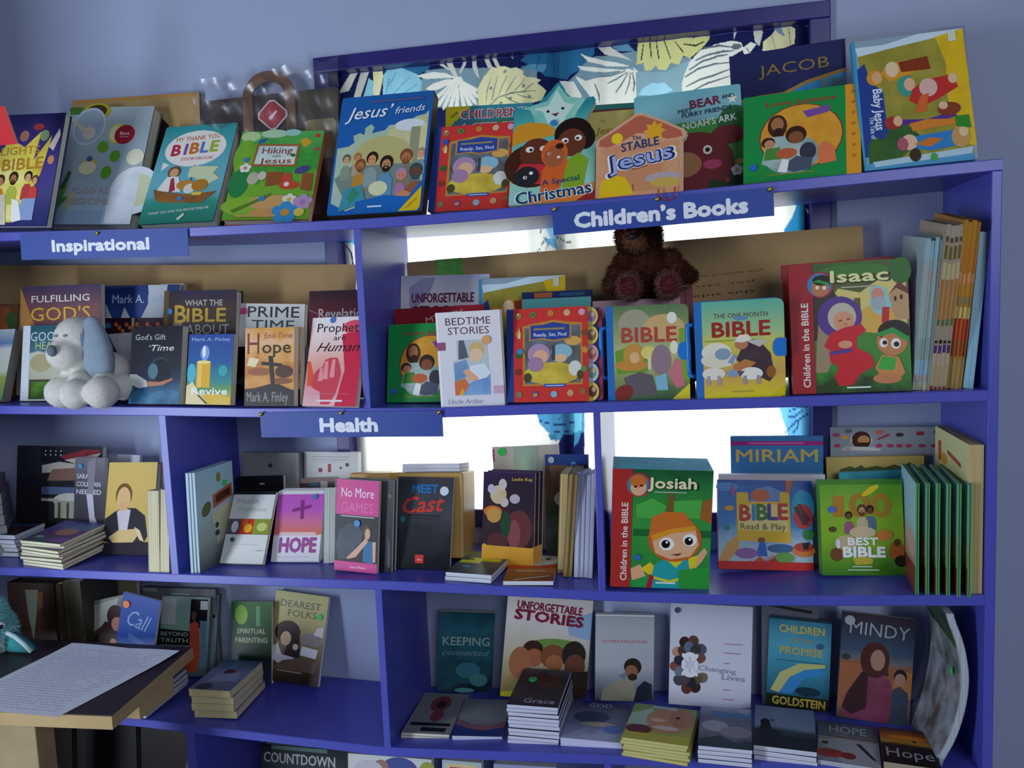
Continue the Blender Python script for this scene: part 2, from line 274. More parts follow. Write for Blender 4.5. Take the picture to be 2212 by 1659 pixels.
CLOTH = [('7d9aa4',[-0.593,2.01,-0.582,2.029,-0.506,2.026,-0.325,2.008,-0.327,1.96,-0.416,1.931,-0.606,1.948]),('2f6f98',[-0.685,2.039,-0.649,2.055,-0.572,2.047,-0.573,2.033,-0.602,2.02,-0.641,2.021]),('c8c070',[-0.642,2.051,-0.598,2.049,-0.616,2.039,-0.63,2.043]),('d6d2c4',[-0.746,2.061,-0.729,2.059,-0.77,2.001,-0.798,1.997]),('d6d2c4',[-0.728,2.059,-0.709,2.057,-0.742,1.981,-0.759,1.982]),('ebe6b0',[-0.707,2.058,-0.685,2.055,-0.686,2.021,-0.698,1.98,-0.71,1.982]),('8fc8d6',[-0.685,2.028,-0.67,2.04,-0.64,2.039,-0.602,2.022,-0.592,2.005,-0.597,1.981,-0.63,1.97,-0.689,1.976]),('8fc8d6',[-0.736,1.98,-0.719,2.024,-0.708,2.016,-0.711,1.978]),('2f6f98',[-0.665,1.98,-0.617,2.018,-0.617,2.019,-0.666,1.981]),('2f6f98',[-0.68,1.984,-0.669,2.019,-0.671,2.02,-0.681,1.984]),('2f6f98',[-0.654,1.972,-0.603,1.999,-0.604,2.0,-0.654,1.973]),('2f6f98',[-0.672,2.001,-0.65,2.031,-0.651,2.032,-0.673,2.002]),('d6d2c4',[-0.567,2.05,-0.552,2.048,-0.525,2.026,-0.51,2.018,-0.53,2.024]),('d6d2c4',[-0.537,2.049,-0.521,2.046,-0.506,2.006,-0.516,2.007]),('d6d2c4',[-0.487,2.048,-0.482,2.047,-0.489,2.029,-0.501,2.013,-0.503,2.016]),('d6d2c4',[-0.472,2.047,-0.462,2.046,-0.463,2.031,-0.457,1.999,-0.464,2.003,-0.472,2.023]),('d6d2c4',[-0.447,2.047,-0.436,2.045,-0.425,2.017,-0.436,2.018]),('d6d2c4',[-0.429,2.046,-0.419,2.045,-0.409,2.02,-0.417,2.018]),('d6d2c4',[-0.394,2.045,-0.382,2.043,-0.378,2.033]),('ecebdc',[-0.604,2.018,-0.588,2.022,-0.563,2.023,-0.535,2.017,-0.509,2.004,-0.535,2.006,-0.583,2.01]),('ecebdc',[-0.505,2.001,-0.536,2.003,-0.565,1.998,-0.585,1.989,-0.575,1.983,-0.556,1.983,-0.512,1.995]),('ecebdc',[-0.507,2.004,-0.544,1.981,-0.569,1.966,-0.577,1.954,-0.563,1.957,-0.539,1.975]),('ecebdc',[-0.507,2.004,-0.538,1.975,-0.558,1.954,-0.563,1.942,-0.55,1.948,-0.532,1.969]),('ecebdc',[-0.507,2.004,-0.53,1.971,-0.545,1.948,-0.546,1.936,-0.536,1.943,-0.523,1.967]),('ecebdc',[-0.507,2.004,-0.522,1.968,-0.531,1.944,-0.53,1.932,-0.521,1.941,-0.514,1.966]),('ecebdc',[-0.507,2.004,-0.514,1.967,-0.517,1.942,-0.513,1.931,-0.507,1.941,-0.506,1.966]),('ecebdc',[-0.507,2.004,-0.504,1.966,-0.501,1.941,-0.494,1.931,-0.491,1.942,-0.496,1.967]),('ecebdc',[-0.507,2.004,-0.496,1.966,-0.486,1.941,-0.477,1.932,-0.477,1.944,-0.488,1.968]),('ecebdc',[-0.507,2.004,-0.489,1.969,-0.475,1.947,-0.465,1.94,-0.467,1.952,-0.482,1.973]),('ecebdc',[-0.507,2.004,-0.485,1.976,-0.469,1.958,-0.458,1.955,-0.462,1.965,-0.48,1.981]),('ecebdc',[-0.507,2.004,-0.486,1.983,-0.471,1.971,-0.461,1.971,-0.465,1.979,-0.482,1.989]),('ecebdc',[-0.516,2.007,-0.499,2.007,-0.495,1.996,-0.508,1.99,-0.519,1.998]),('ebe6b0',[-0.463,1.935,-0.463,1.977,-0.446,2.002,-0.426,2.02,-0.417,2.016,-0.412,2.02,-0.398,2.019,-0.384,2.013,-0.373,2.015,-0.364,2.009,-0.356,2.005,-0.358,1.998,-0.35,1.991,-0.332,1.988,-0.317,1.981,-0.326,1.976,-0.306,1.957,-0.317,1.938,-0.351,1.932,-0.388,1.929]),('6f7c7c',[-0.439,1.935,-0.414,1.952,-0.386,1.959,-0.354,1.96,-0.329,1.959,-0.329,1.96,-0.354,1.962,-0.387,1.962,-0.415,1.954,-0.44,1.936]),('7d8a86',[-0.414,1.955,-0.406,1.974,-0.393,1.998,-0.394,1.999,-0.408,1.975,-0.415,1.956]),('7d8a86',[-0.398,1.961,-0.387,1.976,-0.372,1.997,-0.373,1.997,-0.389,1.978,-0.399,1.962]),('7d8a86',[-0.379,1.964,-0.367,1.973,-0.355,1.988,-0.356,1.989,-0.368,1.975,-0.38,1.965]),('7d8a86',[-0.429,1.949,-0.423,1.971,-0.413,1.999,-0.414,2.0,-0.425,1.972,-0.431,1.949]),('7d8a86',[-0.444,1.942,-0.44,1.968,-0.431,1.994,-0.432,1.995,-0.442,1.969,-0.445,1.943]),('7d8a86',[-0.375,1.957,-0.355,1.948,-0.333,1.943,-0.333,1.944,-0.354,1.95,-0.375,1.958]),('7d8a86',[-0.401,1.953,-0.384,1.942,-0.367,1.934,-0.366,1.936,-0.383,1.944,-0.4,1.955]),('7d8a86',[-0.358,1.962,-0.346,1.968,-0.332,1.977,-0.333,1.978,-0.348,1.97,-0.359,1.963]),('8a9690',[-0.362,1.971,-0.36,1.977,-0.355,1.977,-0.354,1.973,-0.357,1.969]),('8a9690',[-0.414,1.937,-0.412,1.943,-0.407,1.943,-0.406,1.94,-0.409,1.936]),('8a9690',[-0.394,1.946,-0.391,1.952,-0.386,1.952,-0.385,1.949,-0.389,1.945]),('8a9690',[-0.403,2.005,-0.4,2.011,-0.395,2.011,-0.394,2.008,-0.398,2.004]),('8a9690',[-0.436,1.972,-0.433,1.978,-0.429,1.978,-0.427,1.975,-0.431,1.971]),('8a9690',[-0.35,1.946,-0.347,1.952,-0.343,1.952,-0.341,1.949,-0.345,1.944]),('2f6f98',[-0.363,2.028,-0.346,2.043,-0.256,2.042,-0.233,2.039,-0.234,2.008,-0.261,1.977,-0.28,1.983,-0.307,1.988,-0.329,2.008]),('5f9ab8',[-0.362,2.015,-0.338,2.017,-0.302,2.013,-0.311,1.997,-0.332,2.002]),('1f4f7c',[-0.32,2.034,-0.328,2.004,-0.326,2.004,-0.318,2.033]),('1f4f7c',[-0.297,2.034,-0.308,1.991,-0.306,1.991,-0.296,2.033]),('1f4f7c',[-0.277,2.034,-0.281,1.986,-0.279,1.986,-0.275,2.033]),('1f4f7c',[-0.259,2.034,-0.263,1.985,-0.261,1.985,-0.257,2.034]),('ecebdc',[-0.277,1.976,-0.26,1.974,-0.236,1.967,-0.233,1.93,-0.255,1.936,-0.267,1.959]),('8a9690',[-0.265,1.969,-0.251,1.952,-0.242,1.935,-0.241,1.935,-0.249,1.954,-0.264,1.97]),('7d9aa4',[-0.236,1.989,-0.217,2.018,-0.112,2.021,0.007,1.995,-0.012,1.915,-0.267,1.92,-0.265,1.969]),('2f6f98',[-0.272,2.044,-0.198,2.043,-0.198,2.025,-0.236,1.993,-0.274,1.979]),('ecebdc',[-0.265,1.973,-0.246,1.972,-0.228,1.938,-0.238,1.931,-0.266,1.936]),('d6d2c4',[-0.195,2.042,-0.17,2.042,-0.139,2.018,-0.117,2.001,-0.14,2.011,-0.176,2.022]),('5f93b0',[-0.164,2.041,-0.132,2.044,-0.11,2.02,-0.148,2.026]),('ecebdc',[-0.23,2.029,-0.212,2.02,-0.18,2.01,-0.149,2.002,-0.122,1.991,-0.172,1.997,-0.213,2.01]),('ecebdc',[-0.236,2.003,-0.19,1.995,-0.127,1.984,-0.195,1.986,-0.227,1.993]),('ecebdc',[-0.241,1.982,-0.219,1.97,-0.159,1.979,-0.127,1.987,-0.107,1.978,-0.109,1.932,-0.118,1.909,-0.202,1.914,-0.207,1.931,-0.237,1.973]),('6f7c80',[-0.129,1.981,-0.155,1.969,-0.173,1.962,-0.172,1.96,-0.154,1.966,-0.128,1.979]),('6f7c80',[-0.128,1.979,-0.143,1.958,-0.156,1.941,-0.154,1.939,-0.14,1.956,-0.126,1.978]),('6f7c80',[-0.123,1.978,-0.127,1.956,-0.136,1.934,-0.134,1.933,-0.124,1.955,-0.121,1.977]),('6f7c80',[-0.134,1.984,-0.164,1.978,-0.188,1.977,-0.188,1.975,-0.163,1.975,-0.133,1.982]),('6f7c80',[-0.201,1.963,-0.194,1.94,-0.191,1.922,-0.189,1.922,-0.19,1.94,-0.199,1.963]),('6f7c80',[-0.119,1.977,-0.116,1.955,-0.118,1.938,-0.116,1.937,-0.112,1.955,-0.117,1.977]),('ecebdc',[-0.117,1.989,-0.098,1.971,-0.073,1.934,-0.082,1.928,-0.097,1.953,-0.113,1.977]),('d6d38a',[-0.109,1.993,-0.105,2.037,-0.08,2.048,-0.036,2.048,0.049,2.049,0.043,2.03,0.029,2.014,0.003,1.995,-0.011,2.001,-0.02,1.984,-0.037,1.991,-0.047,1.976,-0.064,1.98,-0.068,1.989,-0.077,1.979,-0.091,1.979,-0.094,1.995]),('3a4038',[-0.094,2.034,-0.1,2.002,-0.097,2.001,-0.092,2.034]),('3a4038',[-0.081,2.037,-0.078,2.004,-0.076,2.004,-0.078,2.037]),('3a4038',[-0.067,2.038,-0.063,2.001,-0.06,2.001,-0.065,2.038]),('3a4038',[-0.051,2.039,-0.038,1.999,-0.036,1.999,-0.049,2.04]),('3a4038',[-0.028,2.033,-0.011,2.007,-0.009,2.009,-0.027,2.034]),('3a4038',[-0.012,2.039,0.012,2.036,0.036,2.039,0.036,2.042,0.012,2.04,-0.012,2.042]),('3a4038',[-0.01,2.024,0.016,2.018,0.034,2.026,0.033,2.028,0.016,2.022,-0.01,2.026]),('8fb0b8',[-0.11,1.978,-0.047,1.973,0.007,1.993,-0.011,1.949,-0.014,1.923,-0.111,1.928]),('a8dcec',[-0.107,1.93,-0.096,1.943,-0.078,1.952,-0.051,1.951,-0.033,1.933,-0.065,1.923]),('ecebdc',[-0.014,1.947,-0.009,1.962,0.002,1.987,0.024,2.009,0.055,2.019,0.089,2.022,0.108,2.016,0.114,2.002,0.093,1.992,0.084,1.984,0.088,1.923,0.023,1.924,-0.014,1.926]),('68747a',[-0.007,1.956,0.02,1.97,0.05,1.977,0.084,1.978,0.084,1.98,0.05,1.981,0.019,1.974,-0.009,1.958]),('68747a',[0.002,1.97,0.029,1.985,0.059,1.992,0.081,1.994,0.08,1.996,0.058,1.996,0.028,1.989,0.0,1.972]),('68747a',[0.015,1.988,0.042,1.998,0.072,2.0,0.093,2.0,0.093,2.002,0.072,2.005,0.041,2.002,0.014,1.991]),('68747a',[-0.006,1.936,0.024,1.948,0.055,1.955,0.085,1.964,0.084,1.966,0.053,1.959,0.023,1.952,-0.007,1.938]),('68747a',[0.006,1.926,0.041,1.94,0.084,1.95,0.084,1.952,0.04,1.944,0.005,1.928]),('68747a',[0.033,2.012,0.064,2.013,0.089,2.008,0.089,2.01,0.063,2.018,0.033,2.015]),('68747a',[0.087,2.009,0.093,2.015,0.105,2.014,0.11,2.008,0.103,2.003,0.093,2.003]),('ecebdc',[0.111,2.005,0.128,2.016,0.139,2.01,0.127,1.996,0.114,1.988]),('68747a',[0.117,2.005,0.127,1.991,0.128,1.992,0.119,2.006]),('d6d2c4',[0.131,2.051,0.149,2.052,0.152,2.032,0.145,2.006,0.136,2.015]),('d6d2c4',[0.092,2.049,0.103,2.049,0.094,2.024]),('ebe6b0',[0.151,1.996,0.153,2.015,0.17,2.026,0.188,2.05,0.216,2.032,0.214,2.002,0.186,1.994]),('7f9fb0',[0.16,2.052,0.182,2.054,0.196,2.018,0.183,2.027]),('8a8a60',[0.169,2.023,0.177,1.997,0.178,1.997,0.17,2.023]),('8a8a60',[0.202,2.034,0.206,2.001,0.207,2.001,0.204,2.034]),('d6d2c4',[0.21,2.053,0.224,2.055,0.24,2.034,0.228,2.043]),('d6d2c4',[0.236,2.056,0.247,2.057,0.248,2.045]),('d6d2c4',[0.239,2.021,0.248,2.02,0.251,2.008]),('e9e8da',[-0.86,1.749,0.279,1.712,0.277,1.024,-0.912,1.009]),('3fb0d0',[-0.818,1.681,-0.769,1.678,-0.775,1.649,-0.812,1.657]),('1d2552',[-0.803,1.647,-0.79,1.63,-0.785,1.592,-0.782,1.593,-0.786,1.631,-0.801,1.649]),('8fc8e0',[-0.326,1.673,-0.313,1.674,-0.297,1.661,-0.293,1.63,-0.308,1.636]),('6fb0d4',[-0.327,1.64,-0.298,1.634,-0.294,1.61,-0.319,1.626]),('4a5260',[-0.333,1.647,-0.325,1.662,-0.327,1.663,-0.335,1.648]),('4a5260',[-0.331,1.621,-0.322,1.631,-0.316,1.635,-0.317,1.636,-0.324,1.633,-0.333,1.623]),('4a5260',[-0.341,1.606,-0.33,1.616,-0.331,1.617,-0.342,1.608]),('4a5260',[-0.321,1.611,-0.312,1.626,-0.314,1.626,-0.323,1.612]),('4a5260',[-0.298,1.64,-0.278,1.626,-0.261,1.623,-0.261,1.625,-0.277,1.629,-0.297,1.641]),('4f93b8',[-0.358,1.244,-0.246,1.248,-0.248,1.2,-0.285,1.166,-0.32,1.184,-0.352,1.218]),('1d2552',[-0.35,1.222,-0.325,1.215,-0.297,1.213,-0.26,1.221,-0.26,1.223,-0.298,1.216,-0.324,1.218,-0.35,1.224]),('1d2552',[-0.33,1.2,-0.298,1.194,-0.266,1.202,-0.266,1.203,-0.298,1.197,-0.33,1.202]),('1d2552',[-0.307,1.224,-0.291,1.238,-0.292,1.239,-0.308,1.225]),('3f7a94',[-0.333,1.193,-0.314,1.19,-0.311,1.176,-0.326,1.179]),('1d2552',[-0.312,1.166,-0.297,1.19,-0.248,1.198,-0.251,1.115,-0.314,1.115]),('7fd0e0',[-0.27,1.249,-0.253,1.248,-0.254,1.2,-0.271,1.195]),('4f9ac0',[-0.271,1.195,-0.254,1.198,-0.262,1.174,-0.273,1.163]),('2f86b0',[0.187,1.622,0.207,1.65,0.215,1.674,0.222,1.687,0.252,1.691,0.252,1.614]),('4a5260',[0.197,1.678,0.208,1.68,0.22,1.685,0.219,1.687,0.207,1.683,0.196,1.681]),('1d2552',[0.232,1.715,0.279,1.712,0.279,1.612,0.231,1.615]),('d6d2c4',[0.241,1.682,0.247,1.682,0.248,1.674,0.243,1.676]),('d6d2c4',[0.234,1.669,0.244,1.661,0.246,1.65,0.239,1.656]),('6fb8e0',[0.174,1.256,0.254,1.255,0.254,1.171,0.197,1.172,0.192,1.197,0.183,1.227]),('2a4a70',[0.198,1.238,0.217,1.247,0.235,1.246,0.236,1.248,0.216,1.251,0.197,1.24]),('2a4a70',[0.191,1.224,0.211,1.227,0.227,1.241,0.225,1.243,0.209,1.231,0.191,1.226]),('2a4a70',[0.189,1.191,0.213,1.216,0.241,1.234,0.24,1.236,0.21,1.219,0.188,1.193]),('2a4a70',[0.205,1.191,0.215,1.201,0.218,1.222,0.216,1.222,0.212,1.203,0.203,1.193])]

# ---------------------------------------------------------------- curtain: printed tropical leaves, thin and backlit
def curtain():
    x0, x1, z0, z1 = WX0+.012, WX1-.016, WZ0+.05, WZ1-.034
    nx = 760; zz = np.concatenate([np.linspace(z1, 1.66, 300), np.linspace(1.655, z0, 150)]); nz = len(zz)
    X, Z = np.meshgrid(np.linspace(x0, x1, nx), zz)
    C = np.zeros((nz, nx, 3)); C[:] = lin('1d2552')[:3]
    for h, pts in CLOTH:
        P = np.array(pts).reshape(-1, 2); m = np.zeros(X.shape, bool); jx, jz = P[-1]
        for ix, iz in P:
            c = (iz > Z) != (jz > Z)
            with np.errstate(divide='ignore', invalid='ignore'): m ^= c & (X < (jx-ix)*(Z-iz)/(jz-iz+1e-12) + ix)
            jx, jz = ix, iz
        C[m] = lin(h)[:3]
    # folds
    Yf = .024 + .0025*np.sin((X-x0)*60 + .8*np.sin(Z*9)) + .0008*np.sin(X*170)
    me = bpy.data.meshes.new('curtain_cloth')
    idx = np.arange(nx*nz).reshape(nz, nx)
    q = np.stack([idx[:-1, :-1], idx[1:, :-1], idx[1:, 1:], idx[:-1, 1:]], -1)
    me.from_pydata(np.stack([X, DEP + Yf, Z], -1).reshape(-1, 3).tolist(), [], q.reshape(-1, 4).tolist())
    ca = me.color_attributes.new('print', 'FLOAT_COLOR', 'POINT')
    ca.data.foreach_set('color', np.concatenate([C.reshape(-1, 3), np.ones((nx*nz, 1))], 1).astype('f').ravel())
    for p in me.polygons: p.use_smooth = True
    bm = bmesh.new(); bm.from_mesh(me); bmesh.ops.delete(bm, geom=[v for v in bm.verts if not v.link_faces], context='VERTS'); bm.to_mesh(me); bm.free()
    m = bpy.data.materials.new('printed_curtain_cloth'); m.use_nodes = True; nt = m.node_tree; nt.nodes.clear()
    at = nt.nodes.new('ShaderNodeVertexColor'); at.layer_name = 'print'
    d = nt.nodes.new('ShaderNodeBsdfDiffuse'); tr = nt.nodes.new('ShaderNodeBsdfTranslucent'); mx = nt.nodes.new('ShaderNodeMixShader'); mx.inputs[0].default_value = .5
    o = nt.nodes.new('ShaderNodeOutputMaterial')
    nt.links.new(at.outputs[0], d.inputs[0]); nt.links.new(at.outputs[0], tr.inputs[0]); nt.links.new(d.outputs[0], mx.inputs[1]); nt.links.new(tr.outputs[0], mx.inputs[2]); nt.links.new(mx.outputs[0], o.inputs[0])
    me.materials.append(m)
    ob = link(bpy.data.objects.new('curtain', me))
    tag(ob, 'thin tropical leaf print curtain hanging backlit in the navy window frame', 'curtain')
    return ob
curtain()

# ---------------------------------------------------------------- the blue bookshelf: sagging boards, dividers, end panel
TOPS = {1: [(-2.25, 1.71), (-1.8, 1.70), (-1.47, 1.696), (-1.01, 1.679), (-.648, 1.673), (-.465, 1.673), (-.2, 1.678), (.14, 1.690), (.507, 1.702)],
 2: [(-2.25, 1.325), (-1.8, 1.32), (-1.52, 1.316), (-1.1, 1.307), (-.918, 1.302), (-.485, 1.297), (-.2, 1.303), (.14, 1.308), (.507, 1.315)],
 3: [(-2.25, .946), (-1.8, .944), (-1.56, .943), (-1.1, .941), (-.61, .941), (-.2, .935), (.1, .936), (.507, .952)],
 4: [(-2.25, .615), (-1.9, .61), (-1.236, .602), (-.65, .580), (-.125, .603), (.507, .62)],
 5: [(-2.25, .19), (.507, .19)]}
def top(s, x): return float(np.interp(x, [p[0] for p in TOPS[s]], [p[1] for p in TOPS[s]]))
shelf = empty('bookshelf', Matrix.Translation((-.8, 0, 0)))
tag(shelf, 'tall blue painted wooden bookshelf with staggered dividers against the wall', 'bookshelf')
def spart(name, bm): 
    o = obj(name, bm, M_blue, shelf); o.matrix_parent_inverse = shelf.matrix_world.inverted(); return o
for s in TOPS:
    bm = bmesh.new(); xs = np.linspace(-2.25, .4905, 60) if s > 1 else np.linspace(-2.25, .507, 60)
    prev = None
    for x in xs:
        z = top(s, x); th = .0195
        ring = [bm.verts.new(p) for p in ((x, 0, z-th), (x, DEP-.004, z-th), (x, DEP-.004, z), (x, 0, z))]
        if prev:
            for k in range(4): bm.faces.new((prev[k], prev[(k+1) % 4], ring[(k+1) % 4], ring[k]))
        else: bm.faces.new(ring)
        prev = ring
    bm.faces.new(prev[::-1]); bmesh.ops.recalc_face_normals(bm, faces=bm.faces)
    es = [e for e in bm.edges if abs(e.verts[0].co.y) < 1e-6 and abs(e.verts[1].co.y) < 1e-6 and abs(e.verts[0].co.x-e.verts[1].co.x) > 1e-4]
    bmesh.ops.bevel(bm, geom=es, offset=.0015, segments=1, affect='EDGES')
    spart('shelf_board', bm)
for x0, x1, lo, hi in ((-.6515, -.6365, 2, 1), (-1.121, -1.103, 3, 2), (-.1895, -.176, 3, 2), (-.6515, -.6365, 4, 3), (-1.121, -1.100, 5, 4), (-2.25, -2.23, 5, 1), (-.1895, -.176, 5, 4)):
    bm = bmesh.new(); box(bm, x0, .001, top(lo, (x0+x1)/2)-.004, x1, DEP-.006, top(hi, (x0+x1)/2)-.0175, bev=.0012); spart('divider', bm)
bm = bmesh.new(); box(bm, .4905, 0, 0, .507, DEP-.004, top(1, .5)-.0195, bev=.0015); spart('end_panel', bm)
bm = bmesh.new(); box(bm, -2.25, .03, 0, .4905, .05, .17); spart('plinth', bm)
